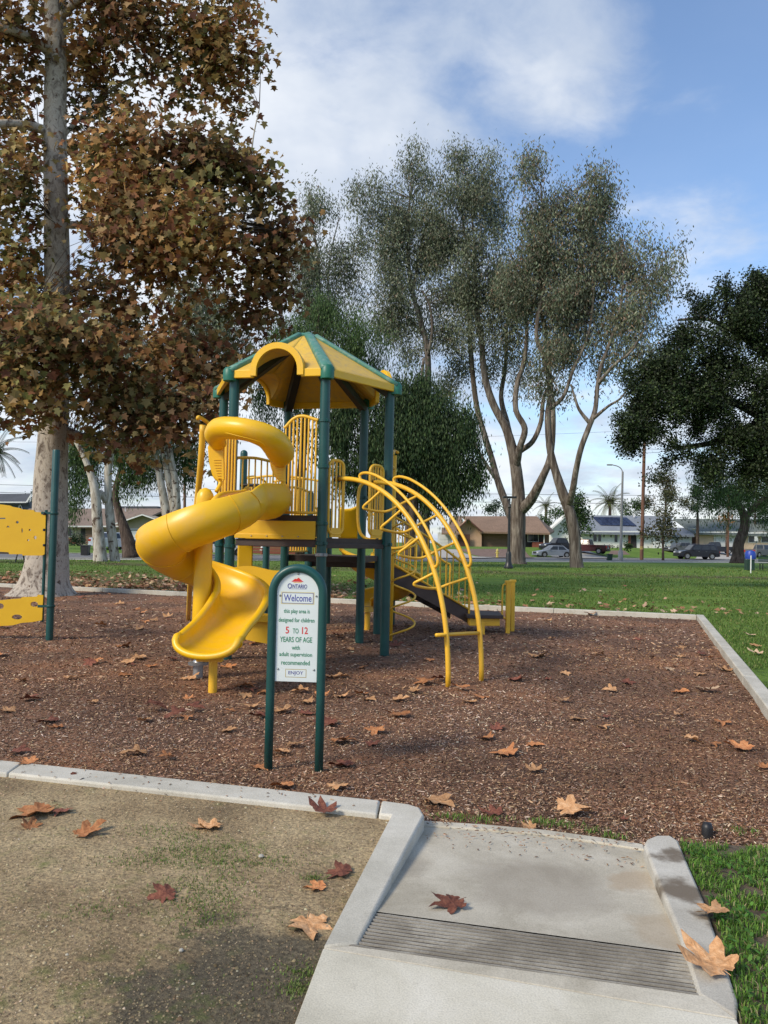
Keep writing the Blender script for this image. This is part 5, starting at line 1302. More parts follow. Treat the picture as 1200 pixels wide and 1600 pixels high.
# small bits of drooping foliage hung below the crown come from the same builder
pepper('weeping pepper tree with a crooked trunk near the blue bin', 62, (1152, 872),
       [[(1153, 880, 13, 0), (1153, 868, 9, 0), (1154, 850, 8, 0), (1160, 835, 7.6, 0), (1164, 818, 7, 0), (1160, 800, 6, 0), (1150, 780, 4, 0)], [(1163, 812, 5, 0), (1180, 790, 4, 0), (1200, 775, 3, 0)]],
       [(1110, 765, 30, 22, 0), (1150, 760, 40, 24, 0), (1190, 765, 36, 26, 0), (1120, 792, 30, 18, 0, .7), (1170, 795, 30, 18, 0, .8), (1200, 800, 24, 20, 0), (1100, 745, 30, 20, 0, .8), (1180, 730, 40, 24, 0), (1230, 770, 40, 40, 0), (1130, 812, 14, 10, 0, .4)], pal=PEP_PAL, nper=12, m=110, spread=.4)
# dark oak overhanging from the right
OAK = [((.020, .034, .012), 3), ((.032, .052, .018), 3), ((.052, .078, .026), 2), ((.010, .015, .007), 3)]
YO = 27.0
oak = empty('oak_tree', (A(1330, 960, YO).x, YO, .06), 'dense dark evergreen oak overhanging the lawn from the right edge', 'tree')
on = []
for i, l in enumerate([[(1330, 985, 36, 0), (1325, 900, 26, 0), (1310, 800, 22, 0), (1290, 700, 18, 0), (1260, 620, 13, 0), (1220, 560, 8, 0)],
          [(1300, 760, 14, 0), (1240, 690, 10, 1), (1170, 640, 7, 1.4), (1090, 610, 4, 1.4), (1020, 620, 2, 1)], [(1280, 680, 12, 0), (1200, 660, 8, 1), (1120, 690, 5, 1.4), (1060, 700, 3, 1)],
          [(1260, 620, 9, 0), (1180, 540, 6, 1), (1110, 500, 3, 1), (1060, 500, 2, 1)]]):
    on += limb('trunk' if i == 0 else 'branch', l, YO, M['dark_bark'], oak, 12)
ob = [(1130, 455, 20, 22, 0, .8), (1180, 460, 40, 30, 0), (1080, 490, 38, 26, 0), (1140, 500, 50, 34, 0), (1190, 520, 30, 36, 0), (1050, 520, 24, 24, 0, .8), (1040, 560, 34, 30, 0), (1090, 550, 44, 34, 0), (1010, 590, 34, 30, 0), (1060, 600, 50, 36, 0), (1000, 630, 34, 34, 0), (1050, 640, 50, 30, 0), (985, 665, 24, 26, 0), (990, 695, 20, 18, 0, .7), (1025, 670, 34, 22, 0, .8),
      (1120, 610, 44, 50, 0), (1170, 600, 44, 60, 0), (1100, 670, 40, 26, 0, .9), (1150, 680, 50, 44, 0), (1200, 680, 44, 60, 0), (1130, 720, 44, 22, 0, .8), (1060, 715, 24, 20, 0, .7), (1040, 740, 20, 16, 0, .6), (1100, 745, 24, 12, 0, .5), (1180, 735, 40, 26, 0), (1240, 560, 60, 90, 0), (1280, 700, 80, 80, 0, .7), (1300, 480, 80, 70, 0, .6), (1215, 470, 30, 30, 0)]
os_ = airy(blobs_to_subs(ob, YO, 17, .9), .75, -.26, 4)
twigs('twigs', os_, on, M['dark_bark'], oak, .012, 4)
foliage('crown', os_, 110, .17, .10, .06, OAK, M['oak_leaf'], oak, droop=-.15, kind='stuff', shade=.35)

# --- trees and shrubs of the yards beyond the street
def bgtree(name, label, Y, base, trunk_r, blobs, pal, nper=22, m=80, spread=.42, L=.3, W=.16, cat='tree', bark='dark_bark', group=None):
    x, y = base; tp_ = A(x, y, Y); t = empty(name, (tp_.x, Y, yardz(tp_.x, Y)), label, cat, group)
    top = min(b_[1] for b_ in blobs) + 8
    if trunk_r:
        pth = [Vector((tp_.x, Y, yardz(tp_.x, Y) - .1)), A(x, (y + top) / 2, Y), A(x, top, Y)]
        MB().tube(smoothpath(pth, 3), lerp_list([trunk_r * Y / F, trunk_r * .7 * Y / F, .03], 7), 8).build('trunk', M[bark], t, smooth=180)
    S_ = blobs_to_subs(blobs, Y, nper)
    foliage('crown', S_, m, spread, L, W, pal, M['leaf'], t, droop=.1, kind='stuff')
    return t
GRN = [((.045, .09, .025), 3), ((.06, .12, .035), 2), ((.03, .06, .02), 2), ((.09, .14, .05), 1)]
DRK = [((.022, .045, .02), 3), ((.035, .065, .03), 2), ((.05, .09, .04), 1)]
OLV = [((.075, .085, .035), 3), ((.10, .11, .045), 2), ((.05, .055, .025), 2), ((.14, .10, .05), 1)]
bgtree('street_tree', 'small thin leaved tree beside the wooden utility pole', 84, (1036, 868), 2.2, [(1030, 810, 22, 18), (1045, 825, 20, 16), (1018, 832, 18, 14), (1035, 795, 16, 14), (1030, 842, 16, 8, 0, .6)], OLV, nper=12, m=40)
bgtree('round_tree', 'bushy bright green tree behind the leaning eucalyptus trunk', 88, (902, 860), 2.5, [(903, 790, 16, 18), (892, 805, 16, 18), (912, 805, 12, 18), (900, 820, 16, 12)], GRN)
bgtree('conifer_tree', 'dark clipped evergreen above the tan house roof', 125, (775, 850), 3, [(772, 790, 8, 12), (760, 800, 14, 8), (785, 800, 14, 8), (800, 803, 10, 6)], DRK)
bgtree('garden_tree', 'low hedge like tree behind the ridge of the tan house', 122, (845, 850), 2, [(850, 812, 18, 7), (870, 808, 16, 9), (840, 818, 18, 6), (885, 806, 14, 8)], GRN)
bgtree('garden_tree', 'green tree mass right behind the solar panel roof', 125, (990, 850), 2, [(985, 795, 16, 12), (1000, 792, 12, 14), (972, 802, 12, 8)], GRN)
bgtree('garden_tree', 'olive and rust tinted tall tree right of the utility pole', 118, (1040, 855), 3, [(1030, 770, 22, 18), (1045, 755, 18, 18), (1020, 790, 20, 16), (1055, 785, 22, 18), (1040, 740, 14, 12, 0, .6)], OLV, nper=16)
bgtree('garden_tree', 'loose grey green tree with glints of sky behind the long grey roof', 120, (1090, 855), 3, [(1085, 770, 20, 20, 0, .7), (1100, 780, 18, 18), (1075, 795, 20, 12), (1120, 770, 20, 22), (1105, 755, 16, 14, 0, .6)], DRK, nper=15)
bgtree('garden_tree', 'broad green tree filling the right edge behind the grey roof', 125, (1180, 855), 3, [(1150, 780, 26, 20), (1180, 785, 30, 20), (1210, 780, 30, 24), (1240, 790, 30, 24)], GRN)
bgtree('garden_tree', 'distant dark tree above the roofs near the sycamore', 120, (130, 845), 2, [(60, 780, 10, 12), (48, 790, 6, 12)], DRK)
bgtree('garden_tree', 'rust orange shrub crown peeking above the grey roof', 117, (1135, 855), 2, [(1133, 808, 12, 5)], [((.40, .17, .03), 2), ((.30, .14, .03), 1)])
bgtree('yard_bush', 'rounded bush under the window of the beige house', 74, (110, 862), 0, [(112, 844, 10, 7), (124, 842, 8, 8), (105, 847, 8, 5)], DRK, nper=20, cat='bush', spread=.3, L=.2, W=.12)
bgtree('yard_bush', 'low plant beside the white house entrance', 92, (980, 862), 0, [(979, 853, 4, 4)], GRN, nper=40, cat='bush', spread=.25, L=.25)
for i, (x, lb_) in enumerate(zip((941, 947, 952, 958, 964), ('leftmost', 'second from left', 'middle', 'second from right', 'rightmost'))):
    bgtree('box_shrub', lb_ + ' of five tiny clipped shrubs along the white house wall', 93, (x, 857), 0, [(x, 855, 1.7, 1.5)], DRK, nper=260, m=12, cat='shrub', spread=.1, L=.15, W=.1, group='clipped shrubs along the white house')
# palms
def palm(label, Y, x, ytop, ybase, r, nf_=22, fl=3.0, pal=((.10, .13, .04), (.15, .15, .06))):
    bp = A(x, ybase, Y); t = empty('palm_tree', (bp.x, Y, yardz(bp.x, Y)), label, 'palm tree')
    tp_ = A(x, ytop, Y); MB().tube([Vector((bp.x, Y, yardz(bp.x, Y) - .1)), tp_], [r, r * .7], 10).build('trunk', M['dark_bark'], t, smooth=180)
    C_ = []; Lg = []; Wd = []; Sz = []
    for i in range(nf_):
        az = 2.4 * i; el = R(75 - 115 * (i / nf_)); d = Vector((math.cos(az) * math.cos(el), math.sin(az) * math.cos(el), math.sin(el)))
        p = Vector(tp_); pts = [Vector(p)]
        for k in range(9):
            d = (d + Vector((0, 0, -.13))).normalized(); p = p + d * fl / 9; pts.append(Vector(p))
        MB().tube(pts, [.05] * 2 + [.02] * 8, 4).build('frond_stem', M['dark_bark'], t)
        for k in range(1, 10):
            dd = (pts[k] - pts[k - 1]).normalized(); sd_ = dd.cross(Vector((0, 0, 1))).normalized()
            for q in (.0, .33, .66):
                for sg_ in (-1, 1):
                    C_.append(list(pts[k - 1].lerp(pts[k], q))); v = (sd_ * sg_ + dd * .6 + Vector((0, 0, -.45))).normalized(); Lg.append(list(v)); Wd.append(list(dd)); Sz.append(fl * .24 * (1 - .5 * k / 10))
    C_, Lg, Wd, Sz = map(np.array, (C_, Lg, Wd, Sz)); V = leaf_verts(C_, Lg, Wd, Sz, Sz * .12, DIAMOND)
    cc = pick_colors(len(C_), [(pal[0], 2), (pal[1], 1)]); bulk('fronds', V, [(0, 1, 2, 3)], cc, M['leaf'], t, 'stuff')
palm('palm with arching fronds above the solar panel roof', 120, 953, 783, 850, .3, 26, 3.4)
palm('small distant palm right of the forked eucalyptus trunk', 150, 853, 789, 850, .3, 16, 3.0)
palm('dark palm with hanging fronds at the far left edge', 60, -8, 706, 860, .25, 24, 2.6, ((.05, .08, .03), (.08, .10, .04)))
palm('little distant palm left of the eucalyptus fork', 150, 818, 795, 850, .3, 14, 2.0)
# ------------------------------------------------------------------ houses beyond the street
def flat(n, c, c2=None, sc=2, rough=.85, **k): return pm(n, c, c2 or tuple(x * .88 for x in c), sc, rough, **k)
def shingle(name, c):
    m, nt, b = newmat(name); n = noise_node(nt, 9, 5, .7, stretch=(.5, 1, 4)); n2 = noise_node(nt, .5, 3, .5)
    col = ramp(nt, n.outputs[0], [(.3, tuple(x * .6 for x in c)), (.7, tuple(x * 1.3 for x in c))]).outputs[0]
    col = mixc(nt, 1, col, ramp(nt, n2.outputs[0], [(.3, (.85,) * 3), (.7, (1.1,) * 3)]).outputs[0], 'MULTIPLY')
    nt.links.new(col, b.inputs['Base Color']); b.inputs['Roughness'].default_value = .95; bump(nt, b, n.outputs[0], .4, .03); return m
H = dict(beige=flat('beige_stucco', (.36, .31, .235)), peach=flat('salmon_stucco', (.50, .33, .22)), brown=flat('brown_siding', (.20, .125, .085)), white=flat('white_stucco', (.74, .74, .70)),
         slate=flat('slate_blue_siding', (.10, .12, .15)), peach2=flat('pale_peach_stucco', (.62, .47, .33)), garage=flat('white_garage_panel', (.66, .67, .68)), trim=flat('white_trim', (.72, .73, .72)),
         glass=pm('dark_window_glass', (.02, .025, .03), (.035, .04, .045), 1, .08), dark=flat('dark_trim_and_recess_shade', (.035, .03, .03)), brick=flat('red_brick_wall', (.24, .075, .05)),  # dark: doors, vents and trim, also shade painted onto the recess panels
         r_tan=shingle('tan_shingles', (.235, .155, .105)), r_brown=shingle('brown_grey_shingles', (.22, .165, .13)), r_grey=shingle('blue_grey_shingles', (.21, .235, .27)), r_green=shingle('grey_green_shingles', (.15, .175, .165)), r_dark=shingle('dark_shingles', (.075, .08, .09)),
         wood=flat('dark_fence_wood', (.075, .032, .022)), solar=pm('solar_glass', (.010, .016, .045), (.014, .02, .055), 1, .12))
class House:
    def __init__(s, name, label, D, x, y): s.D = D; p = A(x, y, D); s.root = empty(name, (p.x, D, yardz(p.x, D) - .0), label, 'house')
    def P(s, x, y, off=0): return A(x, y, s.D + off)
    def poly(s, name, pts, mat, thick=.15, off=0, parent=None):
        """upright panel outlined in photo pixels at the facade plane, extruded backwards"""
        q = [s.P(x, y, off) for x, y in pts]; n = len(q); b = MB(); t = Vector((0, thick, 0))
        ar = sum(q[i].x * q[(i + 1) % n].z - q[(i + 1) % n].x * q[i].z for i in range(n))
        if ar < 0: q = q[::-1]
        b.add(q + [v + t for v in q], [tuple(range(n)), tuple(range(2 * n - 1, n - 1, -1))] + [(i, i + n, (i + 1) % n + n, (i + 1) % n) for i in range(n)])
        return b.build(name, mat, parent or s.root)
    def rect(s, name, x0, y0, x1, y1, mat, thick=.15, off=0, parent=None): return s.poly(name, [(x0, y0), (x1, y0), (x1, y1), (x0, y1)], mat, thick, off, parent)
    def slope(s, name, pts, mat, parent=None):
        """roof plane: (px, py, depth behind the facade)"""
        q = [s.P(x, y, o) for x, y, o in pts]; n = len(q); dn = Vector((0, 0, -.22))
        b = MB().add(q + [v + dn for v in q], [tuple(range(n)), tuple(range(2 * n - 1, n - 1, -1))] + [(i, (i + 1) % n, (i + 1) % n + n, i + n) for i in range(n)])
        return b.build(name, mat, parent or s.root)
    def window(s, x0, y0, x1, y1, bars=1, off=-.06):
        f = s.rect('window', x0 - .7, y0 - .7, x1 + .7, y1 + .7, H['trim'], .10, off)
        for i in range(bars + 1):
            a = x0 + (x1 - x0) * i / (bars + 1) + .15; c = x0 + (x1 - x0) * (i + 1) / (bars + 1) - .15
            s.rect('pane', a, y0, c, y1, H['glass'], .04, off - .02, parent=f)
        return f
    def garage(s, x0, y0, x1, y1, mat, rows=4, off=-.03):
        g = s.rect('garage_door', x0, y0, x1, y1, mat, .08, off)
        for i in range(rows):
            a = y0 + (y1 - y0) * i / rows + .25; c = y0 + (y1 - y0) * (i + 1) / rows - .25
            s.rect('door_panel', x0 + .5, a, x1 - .5, c, mat, .05, off - .03, parent=g)
        return g
# beige house on the left
h = House('beige_house', 'low beige house with a brown roof and white garage gable behind the eucalyptus trunks', 88, 150, 850)
h.rect('wall', 40, 820, 192, 852, H['beige'], 8); h.slope('roof', [(30, 822, -.7), (200, 822, -.7), (262, 794.5, 5), (45, 794.5, 5)], H['r_brown']); h.slope('roof', [(262, 794.5, 5), (45, 794.5, 5), (30, 815, 11), (300, 815, 11)], H['r_brown'])
h.rect('fascia', 30, 821.5, 200, 823.4, H['trim'], .1, -.75)
h.window(98, 823, 112, 838); h.rect('door', 126, 824, 133, 849, H['dark'], .1, -.06); h.rect('porch_wall', 134, 823, 150, 850, H['brown'], .1, -.05)
h.rect('shutter', 94, 822.5, 97, 838.5, H['trim'], .05, -.08); h.rect('brick_base', 90, 840, 118, 849, H['brick'], .1, -.12)
h.poly('gable_wall', [(186, 853), (186, 816), (222, 804), (262, 817), (262, 853)], H['beige'], 5, -3); h.garage(194, 826, 226, 854, H['garage'], off=-3.05)
h.rect('garage_lights', 196, 827.5, 224, 829, H['glass'], .05, -3.1)
h.slope('roof', [(178, 817.5, -3.8), (222, 802.5, -3.8), (222, 802.5, 3), (186, 813, 3)], H['r_brown']); h.slope('roof', [(222, 802.5, -3.8), (268, 818.5, -3.8), (268, 818, 3), (222, 802.5, 3)], H['r_brown'])
for a, c in (((177, 818.6), (222, 803.2)), ((222, 803.2), (269, 819.4))):
    h.poly('barge_board', [a, c, (c[0], c[1] + 2), (a[0], a[1] + 2)], H['trim'], .12, -3.95)
rod('vent_pipe', h.P(196, 799, 3), h.P(196, 793, 3), .06, H['trim'], h.root)
h.rect('upper_ridge', 182, 791, 246, 795, H['r_dark'], 2, 5.5)
# slate house far left
h = House('slate_house', 'slate blue two storey house with dark roof above the climbing board', 100, 10, 850)
h.rect('wall', -60, 784, 47, 852, H['slate'], 8); h.slope('roof', [(-70, 785, -.8), (42, 785, -.8), (49, 771.5, 4), (-70, 771.5, 4)], H['r_dark'])
h.rect('fascia', -70, 783.8, 41, 785.6, H['trim'], .1, -.9); h.poly('barge_board', [(40.5, 783.5), (48, 772), (49.3, 773), (42.3, 785.5)], H['trim'], .1, -.9)
h.window(29, 791, 33, 799, 0); h.poly('dormer_gable', [(28, 796), (31.5, 787.5), (35.5, 796)], H['trim'], .1, -.2); h.poly('dormer_face', [(29.4, 796), (31.5, 790), (34, 796)], H['dark'], .05, -.24)
# tan house in the middle
h = House('tan_house', 'tan and salmon ranch house with brown shingle roof left of the grey sedan', 100, 770, 856)
h.rect('wall', 752, 829, 858, 857, H['brown'], 8, .3)
h.poly('gable_wall', [(716.5, 857), (716.5, 826), (731.5, 812), (752.5, 829), (752.5, 857)], H['peach'], 5, -.6)
h.slope('roof', [(750, 830.5, -1.3), (859.5, 833, -1.3), (839, 806.5, 5), (722, 806.5, 5)], H['r_tan']); h.slope('roof', [(839, 806.5, 5), (859.5, 833, -1.3), (866, 829, 9)], H['r_tan'])
h.slope('roof', [(731.5, 810.2, -1.5), (753, 829, -1.5), (753, 829, 3), (731.5, 810.2, 3)], H['r_tan']); h.slope('roof', [(714, 826, -1.5), (731.5, 810.2, -1.5), (731.5, 810.2, 3), (714, 826, 3)], H['r_tan'])
for a, c in (((713.5, 827), (731.5, 810.6)), ((731.5, 810.6), (753.5, 830))): h.poly('barge_board', [a, c, (c[0], c[1] + 1.6), (a[0], a[1] + 1.6)], flat('dark_red_trim', (.13, .05, .04)) if c[0] < 740 else bpy.data.materials['dark_red_trim'], .1, -1.65)
h.slope('roof', [(700, 826, 1), (722, 826, 1), (722, 806.5, 5), (703, 806.5, 5)], H['r_tan'])
h.garage(755, 831, 792, 856.5, H['brown'], off=.22); h.rect('porch_recess_shade', 818, 833, 850, 857, H['dark'], .1, .18); h.window(825, 834.5, 841, 846, 1, .1)  # porch depth is a flat panel with its shade put into the colour
for x in (817.5, 849.5): h.rect('porch_post', x, 832.5, x + 1.5, 857, H['trim'], .12, -.8)
h.rect('porch_brick', 832, 847, 850, 857, H['brick'], .3, -.4)
h.slope('porch_roof', [(690, 832.5, -2), (721, 832.5, -2), (721, 826, 1), (690, 824, 1)], H['r_tan']); h.rect('garage_wall', 684, 832, 706, 859, H['garage'], .3, 0); h.garage(686, 838, 701, 858.5, H['garage'], off=-.05)
f = empty('wood_fence', h.P(725, 856, -1), 'dark red wooden fence left of the salmon gable', 'fence')
for i in range(10): h.rect('board', 715.5 + i * 1.9, 835, 717.2 + i * 1.9, 857, H['wood'], .04, -1.2, parent=f)
# white house with solar roof
h = House('white_house', 'white ranch house with dark solar panels on its blue grey roof', 112, 960, 858)
h.rect('wall', 908, 829, 1048, 860, H['white'], 8); h.slope('roof', [(905, 832, -1), (1052, 835, -1), (1050, 806.5, 5), (925, 805, 5)], H['r_grey']); h.slope('roof', [(905, 832, -1), (925, 805, 5), (900, 828, 8)], H['r_grey'])
h.rect('fascia', 911, 829.6, 1003, 831.6, H['trim'], .1, -1.1)
h.poly('gable_wall', [(861, 850), (861, 829), (889, 803), (912, 826), (912, 850)], H['white'], 4, 1.2)
h.slope('roof', [(856.5, 830, .2), (890, 801, .2), (890, 801, 6), (858, 828, 6)], H['r_grey']); h.poly('barge_board', [(856, 829.4), (890, 800.6), (890, 803), (857.5, 831.5)], H['trim'], .12, .05)
h.rect('gable_vent', 873.5, 829, 875, 831.5, H['dark'], .05, 1.1); h.rect('gable_vent', 876, 829, 877.5, 831.5, H['dark'], .05, 1.1); h.rect('gable_vent', 888, 829, 890, 831.5, H['dark'], .05, 1.1)
h.window(927, 833, 932.5, 846, 0); h.window(934.5, 833, 939.5, 846, 0); h.window(960.2, 834, 965, 847, 0); h.rect('door_recess_shade', 986, 834, 994.5, 856, H['dark'], .1, -.06); h.rect('brick_pillar', 982, 833, 985.5, 857, H['brick'], .15, -.2)  # entrance recess is a flat panel, its shade painted dark
for x in (922.5, 944, 955, 976): h.rect('wall_lamp', x - .7, 836, x + .7, 839.5, M['black'], .12, -.15)
for i in range(4): h.rect('gate_panel', 1020 + i * 5, 842, 1024 + i * 5, 859, H['trim'], .08, -.3)
so_l = []
for r_ in range(3):
    for c_ in range(6):
        def sq(u, v):      # bilinear over the array outline on the roof plane
            x = (924.5 + 6 * 0) + 0; a = Vector((925 + (938.5 - 925) * v, 807.6 + (820.6 - 807.6) * v)); b_ = Vector((979 + (995 - 979) * v, 808.4 + (821.4 - 808.4) * v)); p = a.lerp(b_, u)
            k = (p.y - 806) / (832 - 806); return (p.x, p.y - .25, 5 - 6 * k - .35)
        u0, u1, v0, v1 = c_ / 6 + .006, (c_ + 1) / 6 - .006, r_ / 3 + .015, (r_ + 1) / 3 - .015
        q = [h.P(*sq(u, v)) for u, v in ((u0, v1), (u1, v1), (u1, v0), (u0, v0))]
        MB().add(q + [v - Vector((0, 0, .06)) for v in q], [(0, 1, 2, 3), (7, 6, 5, 4), (0, 4, 5, 1), (1, 5, 6, 2), (2, 6, 7, 3), (3, 7, 4, 0)]).build('solar_panel', H['solar'], h.root)
rod('vent_pipe', h.P(991, 808, 4), h.P(991, 802.5, 4), .12, H['trim'], h.root)
# long grey roofed house on the right
h = House('grey_roof_house', 'long peach and white house with a grey green roof behind the parked cars', 122, 1120, 858)
h.rect('wall', 1086, 831, 1260, 859, H['peach2'], 8); h.slope('roof', [(1084, 833, -1), (1262, 838, -1), (1262, 812, 5), (1052, 810.5, 5)], H['r_green']); h.rect('fascia', 1087, 830.6, 1165, 832.6, H['trim'], .1, -1.1); h.rect('fascia', 1165, 831.8, 1262, 833.6, H['trim'], .1, -1.1)
h.rect('garage_wall', 1040, 834, 1081, 859, H['white'], 4, -1); h.slope('roof', [(1036, 837, -2), (1085, 837, -2), (1079, 825, 2), (1050, 824, 2)], H['r_grey']); h.garage(1048, 839.5, 1077, 858, H['garage'], off=-1.05)
h.rect('door', 1081, 839, 1089.5, 857, H['wood'], .1, -.1); h.garage(1118, 836, 1134, 858, H['garage']); h.garage(1136, 836, 1153, 858, H['garage'])
h.rect('door_frame', 1115.5, 834, 1117.3, 859, H['trim'], .1, -.1)
for i in range(10): h.poly('garland', [(1117 + i * 4.4, 833.4), (1121.2 + i * 4.4, 833.4), (1120 + i * 4.4, 836), (1118 + i * 4.4, 836)], H['dark'], .05, -.2)
for i in range(6): h.poly('garland', [(1050 + i * 4.6, 839.2), (1054 + i * 4.6, 839.2), (1053 + i * 4.6, 841.4), (1051 + i * 4.6, 841.4)], H['dark'], .05, -1.2)
h.window(1170, 836, 1184, 847, 1); h.window(1190, 836, 1204, 847, 1); rod('vent_pipe', h.P(1089, 814, 4), h.P(1089, 809.5, 4), .12, H['trim'], h.root)
MB().lathe([(.02, 0), (.7, .25), (.72, .3)], tuple(h.P(1084, 829, -1.2)), 12).build('satellite_dish', H['trim'], h.root)
# driveways and planted beds
yard_patch('driveway', [(684, 859), (712, 859), (776, 872.5), (690, 872.5)], M['drive'])
yard_patch('bark_yard', [(714, 858.5), (818, 858.5), (836, 872), (778, 872)], M['brown_yard'], .045)
yard_patch('driveway', [(846, 860), (915, 860), (962, 872.5), (878, 872.5)], M['drive'])
yard_patch('driveway', [(1092, 861), (1160, 861), (1165, 874), (1085, 874)], M['drive'])
yard_patch('driveway', [(188, 858), (240, 858), (262, 868), (200, 868)], M['drive'])
yard_patch('bare_soil', [(955, 861), (975, 861), (985, 867.5), (950, 867.5)], M['brown_yard'], .045)
# low red wall and post seen below the deck
lw = empty('brick_wall', GY(425, 864), 'low red brick garden wall seen under the tower deck', 'wall'); pL, pR = GY(396, 865), GY(470, 866)
for r_ in range(3): MB().box(((pL.x + pR.x) / 2, pL.y, pL.z + .14 + r_ * .27), ((pR - pL).length, .3, .24)).build('course', H['brick'], lw)
hy = GY(409, 867); rh = empty('fire_hydrant', hy, 'red hydrant with white cap seen between the posts under the deck', 'hydrant')
def hydrant(root, c, s, m1, m2):
    MB().lathe([(.14 * s, 0), (.14 * s, .06 * s), (.10 * s, .08 * s), (.10 * s, .55 * s), (.13 * s, .57 * s), (.13 * s, .61 * s)], tuple(c), 12).build('barrel', m1, root, smooth=40)
    MB().lathe([(.12 * s, .611 * s), (.10 * s, .70 * s), (.04 * s, .76 * s), (.03 * s, .80 * s)], tuple(c), 12).build('bonnet', m2, root, smooth=40)
    for a in (0, PI, -PI / 2): MB().tube([c + Vector((0, 0, .42 * s)), c + Vector((math.cos(a) * .18 * s, math.sin(a) * .18 * s, .42 * s))], .05 * s, 8).build('outlet', m2, root)
hydrant(rh, hy, 1.0, H['brick'], H['trim'])
hy2 = GY(777, 871.5); yh = empty('fire_hydrant', hy2, 'pale yellow fire hydrant on the far kerb left of the lamp post', 'hydrant'); ym = flat('hydrant_yellow', (.62, .50, .13), rough=.5); hydrant(yh, hy2, 1.15, ym, ym)

